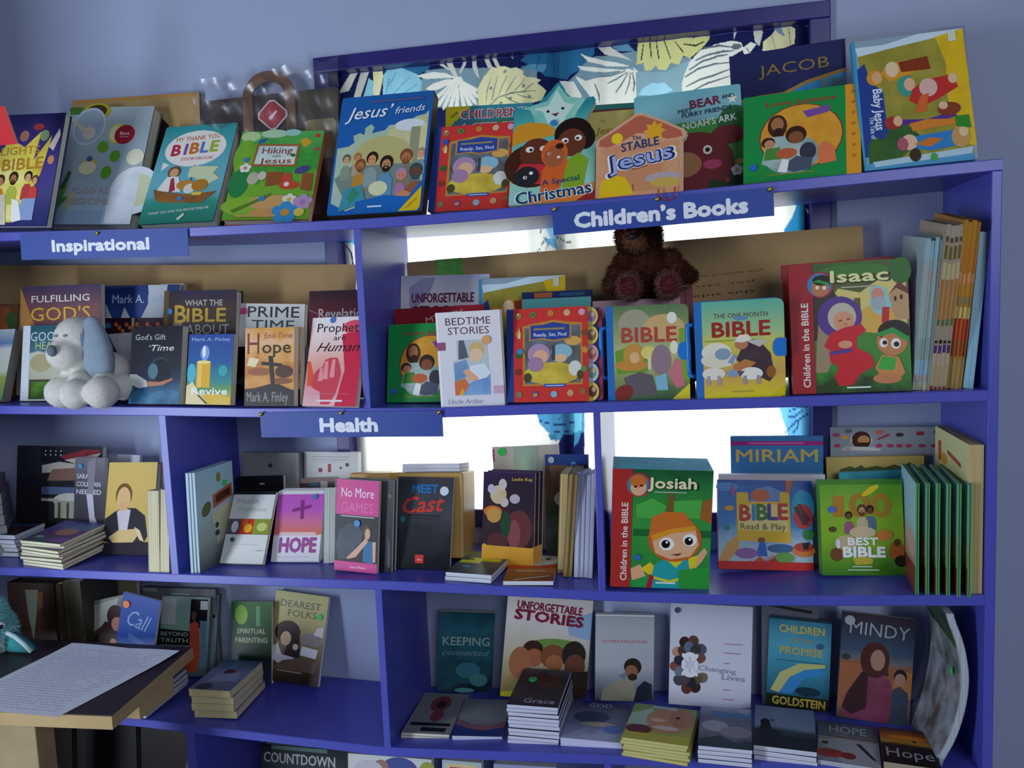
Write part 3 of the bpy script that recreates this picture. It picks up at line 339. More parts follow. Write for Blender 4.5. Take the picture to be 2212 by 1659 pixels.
POSE={
'lights':(-1.5994, 0.0131, 1.7172, 0.2433, 0.2605, 0.02, -0.0176, 0.2725, 0.0607),
'cook':(-1.4571, 0.1093, 1.721, 0.219, 0.306, 0.035, 0.0837, 0.3768, 0.0621),
'thank':(-1.1994, 0.0947, 1.7032, 0.1814, 0.2772, 0.03, 0.0491, 0.5411, 0.0115),
'hike':(-0.9733, 0.0607, 1.6963, 0.1883, 0.2504, 0.02, 0.1688, 0.5822, 0.0439),
'carton':(-1.4905, 0.2618, 1.7084, 0.3485, 0.3264, 0.008, -0.0, 0.0217, 0.0343),
'bag':(-1.1102, 0.2393, 1.6835, 0.336, 0.3135, 0.015, -0.0054, 0.0524, -0.0048),
'jfriends':(-0.727, 0.0466, 1.6882, 0.206, 0.2753, 0.028, -0.0255, 0.3808, 0.0182),
'childact':(-0.5165, 0.174, 1.6802, 0.188, 0.2416, 0.008, 0.0311, 0.1396, 0.0327),
'rsf1':(-0.517, 0.0649, 1.6845, 0.175, 0.1856, 0.025, -0.0426, 0.3236, 0.0211),
'xmas':(-0.3406, 0.0197, 1.681, 0.1639, 0.2342, 0.012, 0.0163, 0.4883, -0.0045),
'yellow':(-0.2076, 0.145, 1.6803, 0.1262, 0.1948, 0.012, 0.0056, 0.1396, 0.0062),
'tealback':(-0.2283, 0.1812, 1.6822, 0.1423, 0.2166, 0.012, 0.02, 0.1396, 0.0216),
'stable':(-0.174, 0.0133, 1.6821, 0.1651, 0.1138, 0.012, -0.1165, 0.2645, -0.0102),
'bearbook':(-0.0994, 0.1088, 1.6828, 0.2008, 0.2028, 0.012, -0.0325, 0.1047, -0.034),
'jacob':(0.0897, 0.174, 1.6895, 0.2163, 0.2756, 0.012, -0.0488, 0.1047, -0.0447),
'love1':(0.0924, 0.0293, 1.6925, 0.1968, 0.1674, 0.015, -0.1537, 0.2845, -0.0103),
'baby1':(0.2929, 0.0055, 1.6973, 0.1833, 0.2345, 0.012, 0.0578, 0.2084, -0.0465),
'babyback':(0.2924, 0.116, 1.6972, 0.2075, 0.283, 0.01, -0.0013, 0.2443, -0.0011),
'redtop':(-1.4376, -0.0628, 1.8636, 0.0895, 0.0748, 0.004, 0.0089, -0.3466, 0.0013),
'card2L':(-1.8188, 0.2392, 1.37, 1.0481, 0.2801, 0.005, 0.0067, 0.0523, 0.0476),
'farback':(-1.7315, 0.1305, 1.3255, 0.1339, 0.2241, 0.02, -0.0, 0.1396, 0.0276),
'fargrey':(-1.6821, 0.0273, 1.3274, 0.146, 0.1677, 0.025, -0.0071, 0.3528, 0.0029),
'fulfil':(-1.5393, 0.0847, 1.319, 0.2087, 0.2642, 0.015, 0.0507, 0.1197, 0.0047),
'gho':(-1.523, 0.0632, 1.3186, 0.1481, 0.1744, 0.012, -0.0351, 0.1777, 0.0031),
'markmag':(-1.3959, 0.1667, 1.3208, 0.2089, 0.2597, 0.01, 0.0025, 0.1396, 0.0295),
'greysmall':(-1.2512, 0.203, 1.3119, 0.0647, 0.2653, 0.012, 0.0014, 0.0873, 0.0098),
'what':(-1.1958, 0.1232, 1.3181, 0.1827, 0.2413, 0.03, 0.0016, 0.1396, 0.0267),
'gift':(-1.1955, 0.0074, 1.3143, 0.1278, 0.1677, 0.02, -0.0493, 0.1796, 0.0136),
'revive':(-1.0575, 0.0079, 1.3113, 0.1093, 0.1497, 0.018, -0.0562, 0.1823, 0.0209),
'prime':(-1.019, 0.145, 1.3151, 0.1597, 0.2083, 0.015, -0.0039, 0.1396, 0.0521),
'blackbk':(-0.9958, 0.1015, 1.3123, 0.1659, 0.1141, 0.02, -0.0086, 0.1396, 0.0329),
'hope':(-0.919, 0.0059, 1.3055, 0.1155, 0.1627, 0.018, -0.0558, 0.1386, 0.0085),
'revel':(-0.8386, 0.1377, 1.3056, 0.145, 0.2375, 0.02, 0.0009, 0.1396, 0.0119),
'proph':(-0.7877, 0.005, 1.3041, 0.1294, 0.1869, 0.012, -0.1777, 0.306, -0.0),
'card2R':(-0.6264, 0.2393, 1.2989, 0.9691, 0.299, 0.005, -0.0063, 0.0524, -0.0251),
'unf2':(-0.6411, 0.1885, 1.3049, 0.2029, 0.2625, 0.012, 0.0028, 0.1047, 0.0238),
'myke':(-0.6305, 0.1378, 1.2997, 0.2001, 0.1948, 0.01, -0.0, 0.1047, -0.0128),
'love2':(-0.6266, 0.0645, 1.3011, 0.1923, 0.1637, 0.012, -0.0782, 0.2097, -0.0112),
'bed':(-0.4912, 0.0081, 1.2971, 0.1292, 0.1861, 0.022, 0.0183, -0.0003, -0.0137),
'baby2':(-0.4533, 0.1812, 1.2989, 0.189, 0.253, 0.012, 0.0, 0.1047, 0.0),
'dkblue':(-0.3516, 0.145, 1.3014, 0.1475, 0.2169, 0.015, -0.0001, 0.1047, -0.0016),
'teal2':(-0.3441, 0.1088, 1.3012, 0.1425, 0.2025, 0.012, -0.0, 0.1047, -0.0034),
'rsf2':(-0.3579, 0.0138, 1.3036, 0.1606, 0.1823, 0.025, -0.0389, 0.1594, -0.0081),
'pinkS':(-0.196, 0.1232, 1.3031, 0.171, 0.1888, 0.11, 0.0001, 0.0, -0.0059),
'pinkR':(-0.0598, 0.145, 1.3061, 0.0605, 0.2089, 0.012, -0.0002, 0.0873, -0.0066),
'case1':(-0.1617, 0.0203, 1.304, 0.1529, 0.1781, 0.042, 0.0029, 0.0104, -0.0012),
'case2':(0.0037, 0.0082, 1.3047, 0.1574, 0.1784, 0.042, 0.0153, -0.0314, -0.0198),
'isaac':(0.1736, 0.0151, 1.3104, 0.1996, 0.2338, 0.018, -0.0059, 0.1001, -0.0179),
'purple':(0.1773, 0.1088, 1.3108, 0.2018, 0.2386, 0.015, -0.0038, 0.1396, -0.0397),
'm1':(0.376, 0.0246, 1.3139, 0.0291, 0.2641, 0.15, 0.014, -0.099, 0.0523),
'm2':(0.4027, 0.0236, 1.3143, 0.0281, 0.2854, 0.15, 0.0321, -0.1437, 0.0515),
'm3':(0.4323, 0.0295, 1.3143, 0.0262, 0.2904, 0.15, 0.0528, -0.1771, 0.0338),
'm4':(0.46, 0.0282, 1.3151, 0.0164, 0.2701, 0.15, 0.0111, -0.0508, 0.0719),
'stackdark':(-1.7577, 0.0719, 0.9989, 0.1794, 0.0913, 0.055, -0.0222, 1.5087, 0.0129),
'stackpurple':(-1.519, 0.0175, 1.0026, 0.1279, 0.1245, 0.06, -0.1575, 1.4622, 0.0109),
'flag':(-1.6844, 0.174, 0.9498, 0.2511, 0.2413, 0.015, -0.0132, 0.1396, 0.0171),
'whitebk3':(-1.5249, 0.2103, 0.9498, 0.1667, 0.2162, 0.01, -0.0296, 0.1396, 0.0338),
'sarah':(-1.4913, 0.145, 0.9463, 0.0862, 0.2212, 0.012, -0.0198, 0.1396, 0.0231),
'man':(-1.3735, 0.1004, 0.9473, 0.134, 0.2156, 0.02, -0.034, 0.2566, -0.014),
'cream1':(-1.1813, 0.0029, 0.9414, 0.0269, 0.1794, 0.11, 0.0079, 0.1097, 0.0002),
'cream2':(-1.1538, 0.0055, 0.9412, 0.0222, 0.1817, 0.11, 0.01, 0.1305, -0.0013),
'blues':(-1.0585, 0.012, 0.941, 0.137, 0.221, 0.0065, 1.518, -0.028, 0.0),
'greyback':(-1.0707, 0.2175, 0.9436, 0.1472, 0.2215, 0.02, -0.0047, 0.0873, 0.0061),
'whiteback':(-0.9203, 0.2387, 0.9447, 0.138, 0.2187, 0.02, -0.0119, 0.0674, 0.0169),
'black3':(-1.0676, 0.1812, 0.9427, 0.1217, 0.171, 0.012, 0.019, 0.1396, -0.0237),
'cup':(-0.9571, 0.2175, 0.9423, 0.1273, 0.1584, 0.012, 0.0274, 0.1047, -0.0341),
'health':(-1.0417, 0.0624, 0.947, 0.1054, 0.1658, 0.012, -0.0161, 0.5273, -0.0095),
'hopeP':(-0.9318, 0.0892, 0.9445, 0.1113, 0.16, 0.008, 0.0873, 0.4397, 0.0012),
'whiteE0':(-0.8108, 0.0973, 0.941, 0.0284, 0.1675, 0.1, -0.0135, 0.3164, -0.068),
'games':(-0.7602, 0.0461, 0.9461, 0.1006, 0.1942, 0.01, -0.085, 0.1199, 0.0395),
'games2':(-0.7419, 0.0546, 0.9458, 0.1093, 0.1927, 0.01, -0.0365, 0.1306, 0.0321),
'cast':(-0.635, 0.0681, 0.9466, 0.1246, 0.1935, 0.01, 0.0216, 0.2812, 0.0236),
'parcel':(-0.7461, 0.0983, 0.9572, 0.2572, 0.1833, 0.1, 0.0275, 0.1628, -0.004),
'flower':(-0.4513, 0.1088, 0.9431, 0.1127, 0.1991, 0.01, -0.0207, 0.1745, 0.0239),
'creamdoc':(-0.4437, 0.232, 0.9394, 0.1515, 0.2339, 0.012, 0.0215, 0.0698, -0.0312),
'ryb':(-0.3229, 0.174, 0.9385, 0.0944, 0.2276, 0.012, -0.0005, 0.1396, 0.0006),
'tanE':(-0.2852, 0.0908, 0.9373, 0.0168, 0.2085, 0.12, 0.0132, 0.0296, 0.0609),
'brownE':(-0.2706, 0.0681, 0.9377, 0.0187, 0.2125, 0.12, 0.023, 0.0372, 0.0907),
'whiteE':(-0.2479, 0.0667, 0.9377, 0.0379, 0.211, 0.12, 0.0394, 0.1169, 0.0541),
'flatA':(-0.5039, 0.0199, 0.9574, 0.1, 0.138, 0.018, -0.1103, 1.5618, 0.0015),
'flatB':(-0.3814, 0.0071, 0.9467, 0.1009, 0.1617, 0.009, 0.0921, 1.57, -0.0006),
'josiah':(-0.1676, 0.0054, 0.9437, 0.1875, 0.235, 0.0125, 0.1279, -0.0591, 0.0501),
'miriam':(0.0718, 0.2393, 0.9368, 0.1867, 0.257, 0.015, -0.0004, 0.0524, 0.0006),
'whitethick':(0.0451, 0.1812, 0.9395, 0.2105, 0.1836, 0.03, 0.0026, 0.1222, -0.003),
'readplay':(0.0391, 0.1229, 0.9458, 0.1871, 0.1788, 0.012, 0.1357, 0.21, 0.0409),
'graypat':(0.2738, 0.2531, 0.9437, 0.2157, 0.2667, 0.012, -0.0013, 0.0316, 0.0034),
'tanbook':(0.2669, 0.232, 0.9428, 0.1876, 0.2076, 0.012, 0.0148, 0.0349, -0.0188),
'tealb':(0.2911, 0.1957, 0.9441, 0.1192, 0.182, 0.012, 0.0365, 0.0698, -0.0416),
'best':(0.2344, 0.0953, 0.9472, 0.1545, 0.1837, 0.025, 0.1189, 0.1694, 0.0124),
'thin':(0.3935, 0.179, 0.9472, 0.174, 0.203, 0.006, -1.66, 0.0, 0.0),
'creamtall':(0.4665, 0.225, 0.95, 0.215, 0.268, 0.012, -1.583, 0.0, 0.0),
'dkbible':(-1.6038, 0.0435, 0.6085, 0.1285, 0.2777, 0.04, 0.0112, 0.0524, -0.0077),
'sp1':(-1.4596, 0.0435, 0.6047, 0.015, 0.2865, 0.12, 0.0013, 0.0, -0.0033),
'sp2':(-1.4429, 0.0435, 0.6045, 0.0137, 0.2917, 0.12, 0.001, 0.0, -0.0028),
'sp3':(-1.4238, 0.0435, 0.6043, 0.0346, 0.2949, 0.12, 0.0043, 0.0, -0.0117),
'greendoc':(-1.5322, 0.1885, 0.6068, 0.1582, 0.2358, 0.012, 0.0127, 0.1047, -0.0091),
'woman':(-1.371, 0.0507, 0.6053, 0.1198, 0.2348, 0.012, 0.0031, 0.1396, -0.2138),
'call':(-1.3375, 0.029, 0.6225, 0.0976, 0.2586, 0.008, -0.0028, 0.1047, 0.1912),
'redperson':(-1.322, 0.191, 0.612, 0.1273, 0.1927, 0.018, 0.12, 0.2058, 0.0426),
'greybk4':(-1.3914, 0.2464, 0.6047, 0.2074, 0.2055, 0.015, -0.0, 0.0521, -0.0091),
'green4':(-1.1218, 0.1957, 0.5998, 0.1061, 0.196, 0.012, 0.0236, 0.1745, -0.0163),
'dearest':(-1.038, 0.2054, 0.6105, 0.1409, 0.2129, 0.014, 0.0067, 0.2573, 0.0913),
'stack4':(-1.1199, 0.0252, 0.6676, 0.1007, 0.1487, 0.07, 0.0213, 1.5616, -0.0001),
'greypile':(-1.3317, 0.0088, 0.6431, 0.1169, 0.144, 0.04, -0.0487, 1.488, 0.0065),
'keep':(-0.6083, 0.2305, 0.5928, 0.1303, 0.1959, 0.012, 0.2423, -0.0035, 0.0848),
'unf4':(-0.4434, 0.1882, 0.6141, 0.1941, 0.2291, 0.015, 0.2461, 0.0965, 0.1225),
'grace':(-0.3913, 0.033, 0.6763, 0.1073, 0.1702, 0.085, -0.0139, 1.5747, 0.0002),
'comm':(-0.232, 0.2115, 0.606, 0.1299, 0.1932, 0.018, 0.1762, 0.0851, 0.0478),
'chg':(-0.0693, 0.198, 0.6151, 0.1733, 0.2198, 0.012, 0.0873, 0.123, 0.0534),
'gold':(0.1344, 0.2091, 0.6205, 0.1261, 0.1904, 0.018, -0.0124, 0.1601, 0.0628),
'mindy':(0.2696, 0.1683, 0.6258, 0.1382, 0.2164, 0.012, 0.0042, 0.1004, 0.0812),
'cardback':(0.1283, 0.232, 0.6112, 0.1159, 0.2196, 0.004, -0.0159, 0.0698, 0.0109),
'heal':(-0.6278, 0.0413, 0.593, 0.1055, 0.187, 0.012, 0.0441, 1.5841, -0.0008),
'pinkblue':(-0.5142, 0.0388, 0.5959, 0.1071, 0.161, 0.01, 0.0951, 1.5702, -0.0005),
'sda':(-0.2817, 0.0306, 0.6141, 0.1257, 0.1599, 0.018, -0.0333, 1.5734, 0.0004),
'faces':(-0.1537, -0.0009, 0.6417, 0.1285, 0.144, 0.04, -0.1235, 1.5738, 0.0009),
'truth':(-0.0079, -0.0096, 0.6411, 0.1003, 0.1628, 0.035, -0.0444, 1.5859, 0.0003),
'cliff':(0.0955, 0.0106, 0.6388, 0.1141, 0.1603, 0.03, -0.0927, 1.569, 0.0005),
'hope2':(0.2107, 0.0058, 0.6218, 0.1099, 0.1523, 0.01, -0.1459, 1.5735, 0.0013),
'hope3':(0.3231, -0.0071, 0.6348, 0.0954, 0.1296, 0.02, -0.1396, 1.5741, 0.0013),
'countdown':(-1.0131, 0.087, 0.1933, 0.2141, 0.2983, 0.02, -0.0051, 0.1396, 0.0023),
'whitep5':(-0.7935, 0.087, 0.1928, 0.2001, 0.2938, 0.02, 0.0035, 0.1396, -0.0016),
'frame5':(-0.5734, 0.1015, 0.1928, 0.0917, 0.2883, 0.02, -0.0005, 0.1396, 0.0002),
'pale5':(-0.4535, 0.116, 0.1928, 0.1403, 0.2805, 0.02, 0.0242, 0.1396, -0.0109),
}
# ---------------------------------------------------------------- books
def pose_matrix(p):
    x, y, z, w, h, t, ya, le, ro = p
    return Matrix.Translation((x, y, z)) @ Matrix.Rotation(ya, 4, 'Z') @ Matrix.Rotation(-le, 4, 'X') @ Matrix.Rotation(ro, 4, 'Y')
def book_parts(root, w, h, t, s):
    """cover (boards, spine and the printing on the front), pages and price dot as children of root"""
    hard = s.get('k', 'soft') == 'hard'; b = .0024 if hard else .0006; ins = .003 if hard else .0004
    bgs = s['bg']; stops = [(0, bgs), (1, bgs)] if isinstance(bgs, str) else bgs
    face = cover_bg(stops, h, s.get('nz', .12), s.get('ns', 14.), s.get('rough', .36))
    side = mat('cover_board', s.get('side', stops[0][1]), .45); spm = mat('cover_board', s.get('spine', s.get('side', stops[0][1])), .45)
    mats = [face, side, spm]; bm = bmesh.new()
    ol = s.get('outline')
    pts = [(u*w, (1-v)*h) for u, v in ol] if ol else rrect(0, 0, w, h, s.get('rad', 0))
    prism(bm, pts, 0, b, 0, 1)
    prism(bm, pts, t-b, t, 1, 1)
    if not ol:
        r = s.get('rad', 0)
        box(bm, 0 if s.get('sp', 'L') == 'L' else w-b, b, r, b if s.get('sp', 'L') == 'L' else w, t-b, h-r, 2)
    pr = Print(bm, w, h, mats, s.get('rough', .36)); pr.run(s.get('art', []))
    obj('cover', bm, mats, root)
    bm = bmesh.new(); pg = s.get('pg', 'e8e2cf')
    if ol:
        cx, cz = w/2, h/2
        prism(bm, [(cx+(x-cx)*.985, cz+(z-cz)*.985) for x, z in pts], b, t-b)
    else: box(bm, b if s.get('sp', 'L') == 'L' else ins, b, ins, w-(ins if s.get('sp', 'L') == 'L' else b), t-b, h-ins)
    obj('pages', bm, page_mat(pg, 1), root)
    for d in s.get('dots', []):
        u, v, c = d[:3]; r = d[3] if len(d) > 3 else .0062
        bm = bmesh.new(); pts2 = [(u*w + r*math.cos(k*.3927), (1-v)*h + r*math.sin(k*.3927)) for k in range(16)]
        prism(bm, pts2, -.0032, -.0002)
        o = obj('price_sticker', bm, mat('sticker_paper', c, .5), root); o['label'] = d[4] if len(d) > 4 else 'round coloured price sticker'
def copy_book(src, M, label=None, group=None):
    o = src.copy(); COL.objects.link(o); o.matrix_world = M
    if label: o['label'] = label
    if group: o['group'] = group
    elif 'group' in o: del o['group']
    for ch in list(src.children):
        c = ch.copy(); COL.objects.link(c); c.parent = o; c.matrix_parent_inverse = ch.matrix_parent_inverse.copy()
    return o
ORD = ['topmost', 'second from the top', 'third from the top', 'fourth from the top', 'fifth from the top', 'sixth from the top', 'seventh from the top', 'eighth from the top', 'ninth from the top', 'bottom one']
NTH = ['front', 'second', 'third', 'fourth', 'fifth', 'sixth', 'seventh', 'eighth', 'ninth', 'tenth']
def book(i, s):
    p = list(POSE[i]); n = s.get('n', 'paperback_book'); M = pose_matrix(p); w, h, t = p[3:6]; g = s.get('g')
    cnt = s.get('stack', 0)
    if cnt: t = t/cnt
    root = empty(n, M); book_parts(root, w, h, t, s)
    tag(root, s['l'], s.get('c', 'book'), g)
    if cnt:                                              # a pile lying flat: copies below the top one
        for k in range(1, cnt):
            j = s.get('jit', .003)
            Mk = Matrix.Translation((rnd.uniform(-j, j), rnd.uniform(-j*.3, j), -t*k)) @ M @ Matrix.Rotation(R(rnd.uniform(-2, 2)*j/.003), 4, 'Y')
            copy_book(root, Mk, s['ls'].format(ORD[k] if k < cnt-1 else 'bottom one'), g)
    rw = s.get('row', 0)
    if rw:                                               # a row leaning one behind the other
        rz = Matrix.Rotation(p[6], 3, 'Z')
        for k in range(1, rw):
            off = rz @ Vector((s.get('dx', 0)*k, (t*1.03/math.cos(p[7]) + s.get('dy', 0))*k, 0))
            copy_book(root, Matrix.Translation(off) @ M, s['ls'].format(NTH[k]), g)
    return root
def edge_book(i, s):
    """books standing with an open edge towards the room: a row of n sharing the given width"""
    x, y, z, w, h, d, ya, le, ro = POSE[i]; n = s.get('cnt', 1); M0 = pose_matrix(POSE[i]); t = w/n
    for k in range(n):
        dh = h + (s.get('dh', 0)*rnd.uniform(-1, 1)); dy = rnd.uniform(0, s.get('dy', .004))
        root = empty(s.get('n', 'paperback_book'), M0 @ Matrix.Translation((t*k, dy, 0)))
        tag(root, s['l'].format(('leftmost', 'second', 'third', 'fourth', 'fifth', 'sixth', 'seventh', 'eighth')[k] if k < n-1 or n == 1 else 'rightmost'), 'book', s.get('g'))
        b = s.get('b', .0008); cv = s['cover'] if isinstance(s['cover'], str) else s['cover'][k % len(s['cover'])]
        bm = bmesh.new(); box(bm, 0, 0, 0, b, d, dh); box(bm, t-b-.0002, 0, 0, t-.0002, d, dh)
        if s.get('spine'): box(bm, b, 0, 0, t-b, b, dh)
        else: box(bm, b, d-b, 0, t-b, d, dh)
        obj('cover', bm, mat('cover_board', cv, .4), root)
        if s.get('curve'):
            pass
        bm = bmesh.new(); mats = [page_mat(s.get('pg', 'e2dbc4'), 0)]
        box(bm, b, .0009 if not s.get('spine') else b, .0005, t-b-.0002, d-b, dh-.001)
        if s.get('bands'):
            pr = Print(bm, t-.0004, dh, mats, .7, .0009)
            for v0, v1, c in s['bands']:
                pr.run([('r', .03, v0 + rnd.uniform(-.004, .004), .99, v1, c)])
        obj('pages', bm, mats, root)
ST = '3f86c4'                                            # the blue price dots
B = {}
FOLK = lambda *a: [('pp',)+x for x in a]
# ---- top shelf
B['lights'] = dict(n='picture_book', k='hard', l='navy storybook with a golden burst and gold title, furthest left along the top shelf', bg=[(0, '1c1a48'), (.5, '4a3f8a'), (.7, '4a4a86'), (1, '2c3068')], side='232458',
 art=[('p', [.2,.95,.25,.5,.45,.22,.62,.3,.78,.16,.74,.42,.9,.2,.84,.55,.72,.8,.6,.97], 'e9dc62~d7b93c'), ('p', [.3,.95,.35,.5,.55,.4,.75,.5,.65,.95], 'f4eda0~e9dc62'),
 ('t', 'LIGHTS', .58, .33, .07, 'b9882a', dict(w=.42, rot=2)), ('t', 'BIBLE', .63, .45, .1, 'b98a2c', dict(w=.44, rot=3, b=.03)), ('p', [.88,.3,.97,.14,.99,.2,.94,.34], 'd9c9c0'), ('e', .93, .42, .035, .04, 'c98a5a'),
 ('e', .74, .12, .06, .03, '9a3434'), ('e', .6, .2, .05, .05, 'a06a5a'), ('e', .82, .2, .05, .05, '7d8f6a')]
 + FOLK((.42, .6, .07, 'c98a5a', '4a2a1a', 'd98a2e'), (.56, .58, .075, 'b8814f', '3a2417', 'b9c04a', 1), (.72, .57, .065, 'e0ab7a', '2c2018', 'c2453f'), (.8, .6, .055, 'e0ab7a', '6a4526', 'd24a44'))
 + [('p', [.66,.95,.7,.76,.84,.76,.84,.95], '8fa6cf'), ('p', [.3,.99,.32,.74,.5,.72,.56,.99], 'e6e2cc~cfcab0'), ('p', [.58,.76,.66,.78,.72,.95,.62,.97], 'f2f2ec')], dots=[(.36, .79, ST, .008)])
B['cook'] = dict(n='cookbook', k='hard', l='large grey blue cookbook with limes, lemons and a white bowl, leaning on the top shelf', bg=[(0, 'b4c4c8'), (.5, 'a4b8c0'), (1, 'b8d0e6')], nz=.25, side='4f625f',
 art=[('p', [0,0,.18,0,.13,.06,.02,.07], '5f9a3a~3f7a2c'), ('e', .33, .04, .17, .075, 'b9b42e'), ('e', .33, .035, .12, .055, '4a3a20'), ('e', .28, .17, .19, .165, 'c9d6de'), ('e', .28, .17, .17, .145, 'aebfcb~9fb3c2'), ('e', .3, .23, .075, .055, 'd8d2be'),
 ('p', [.02,.1,.06,.09,.3,.22,.28,.25], 'd8cfa8'), ('p', [.04,.3,.02,.42,-.0,.5,.0,.3], '4f8a3a'), ('e', .62, .235, .085, .085, 'e6e04a'), ('e', .61, .235, .065, .065, 'efe9b0'), ('c', .72, .245, .083, 'a81d33'), ('t', 'Best', .72, .235, .028, 'f3d9d9', dict(w=.11)), ('r', .67, .262, .77, .27, 'd99aa6'),
 ('e', .5, .35, .065, .05, '6fa82e', 30), ('e', .66, .43, .06, .05, '5fa82a'), ('e', .6, .57, .06, .055, '5fa82a'), ('e', .38, .5, .09, .05, 'd8b83a'), ('e', .37, .53, .1, .06, 'ece6b8'), ('e', .9, .44, .1, .07, 'ece8cc'),
 ('e', .97, .72, .28, .2, 'e4eaf0'), ('e', .99, .72, .2, .14, 'd7dcb4'), ('p', [.7,.99,.68,.78,.85,.6,1,.56,1,1], 'e4eaf0~d5dde6'), ('p', [.16,.55,.2,.57,.16,.7,.1,.72], '3f6a4a'), ('p', [.02,.98,.02,.84,.12,.72,.2,.66,.16,.78,.24,.76,.14,.86,.1,.99], '4f9440~7fb43a'),
 ('p', [.2,.9,.22,.74,.28,.72,.3,.82], 'c3c98a'), ('t', 'FOOD AS', .46, .72, .05, 'b4a6a4', dict(w=.42)), ('t', 'MEDICINE', .46, .81, .05, 'b4a6a4', dict(w=.5)), ('r', .08, .885, .66, .99, 'a4c0da')], dots=[(.38, .455, '3f62a4', .007)])
B['thank'] = dict(n='picture_book', k='hard', l='teal thank you storybook with a boat below a white title balloon, on the top shelf', bg=[(0, '2f9a9c'), (.55, '6fb6c6'), (.72, '6ab0b8'), (.8, '3f9a86'), (1, '2f8a74')], side='1f6f6c', rad=.004,
 art=[('p', [.1,.47,.2,.41,.1,.38], 'efeae0'), ('e', .5, .25, .42, .19, 'f2ece2'), ('t', 'MY THANK YOU', .5, .14, .045, 'c2603a', dict(w=.6, rot=3)), ('t', 'B', .24, .26, .11, 'c2304a', dict(b=.04)), ('t', 'I', .37, .255, .11, '7a5aa4', dict(b=.04)), ('t', 'B', .49, .25, .11, 'd2752a', dict(b=.04)), ('t', 'L', .63, .245, .11, '5f86c8', dict(b=.04)), ('t', 'E', .76, .24, .11, 'a8bc3a', dict(b=.04)),
 ('t', 'STORYBOOK', .56, .36, .03, 'd98a9a', dict(w=.44)), ('r', .55, .43, .565, .62, '5a4a3a'), ('p', [.5,.46,.57,.44,.9,.46,.84,.52,.94,.58,.75,.66,.6,.56,.5,.55], 'd3dcae'), ('e', .3, .49, .09, .06, '7a5232'), ('e', .3, .5, .06, .045, 'd8a87a'), ('p', [.12,.68,.22,.54,.38,.54,.46,.7], 'f0ece4'), ('p', [.28,.56,.32,.55,.38,.68,.3,.7], 'a83a4a'),
 ('e', .5, .63, .12, .05, 'c98a3a'), ('e', .57, .67, .08, .05, 'e8e2d8'), ('e', .7, .64, .11, .06, 'b8802c'), ('p', [.08,.66,.3,.7,.6,.73,.95,.71,.78,.82,.55,.81,.3,.8,.16,.78], 'a4703a~8a5a2c'), ('p', [.62,.71,.76,.71,.74,.74,.63,.74], 'e8cf4a'), ('t', 'THANK YOU GOD FOR PROTECTING ME', .5, .885, .022, 'eef4ee', dict(w=.8, rot=4)), ('p', [.5,.97,.58,.91,.6,.93,.54,.98], 'e4efe6')], dots=[(.48, .77, ST, .0065)])
B['hike'] = dict(n='picture_book', k='hard', l='green hiking picture book with a wooden sign, flowers and small animals, on the top shelf', bg=[(0, '5fb85a'), (.4, '3fa03f'), (.7, '7fb83a'), (1, '6fae34')], nz=.45, ns=30, side='c2602c', sp='R',
 art=[('e', .12, .06, .12, .06, 'c3dc9a'), ('e', .4, .03, .16, .05, 'b9dcb0'), ('e', .62, .02, .1, .04, 'a4d8cc'), ('e', .1, .3, .13, .2, '8fc03a~6fae34'), ('e', .1, .6, .12, .16, '2f8a4a'), ('p', [.24,.1,.34,.08,.3,.13,.22,.15], '2f62b0'), ('p', [.72,.12,.8,.08,.88,.14,.8,.2], 'e0b02a'), ('c', .93, .06, .025, 'd2453f'), ('c', .95, .22, .02, 'd2453f'),
 ('p', [.22,.15,.74,.16,.74,.42,.2,.41], 'b06a3c'), ('p', [.25,.175,.71,.185,.71,.395,.23,.385], 'e6efe4~bfe0da'), ('t', 'Hiking', .48, .23, .07, '9a4432', dict(w=.36)), ('t', 'with', .48, .295, .025, '9a4432', dict(w=.1)), ('t', 'Jesus', .48, .35, .06, '9a4432', dict(w=.38)), ('c', .68, .29, .02, '1f7a3a'),
 ('fl', .14, .43, .05, 'f2efe6', 'e0853a'), ('e', .26, .55, .07, .07, 'c9bfa8'), ('e', .36, .52, .05, .05, 'd8cfb8'), ('p', [.42,.48,.6,.48,.62,.62,.42,.64], '9a5a30'), ('e', .66, .56, .06, .07, 'd2503a'), ('e', .7, .63, .12, .045, 'd8502f'), ('e', .67, .62, .03, .025, 'f2efe6'), ('p', [.84,.5,.96,.5,.97,.7,.84,.68], 'a05a34'), ('e', .82, .46, .09, .04, '4f4f8a', 25),
 ('e', .3, .86, .34, .11, '8fc03a'), ('e', .58, .82, .32, .08, 'dca868'), ('e', .5, .93, .2, .05, 'd9a05e'), ('p', [.08,.9,.5,.72,.52,.75,.12,.93], '5f8a2a'), ('fl', .74, .79, .06, 'f0ece0', 'e6c23a'), ('fl', .9, .82, .08, 'c3a0c8', 'b884c0'), ('fl', .72, .93, .11, '3f9ad8', 'e09a3a'), ('c', .88, .93, .045, 'e8d25a'), ('r', .16, .955, .62, .975, 'd9a86a')], dots=[(.13, .34, ST, .006), (.42, .78, ST, .007)])
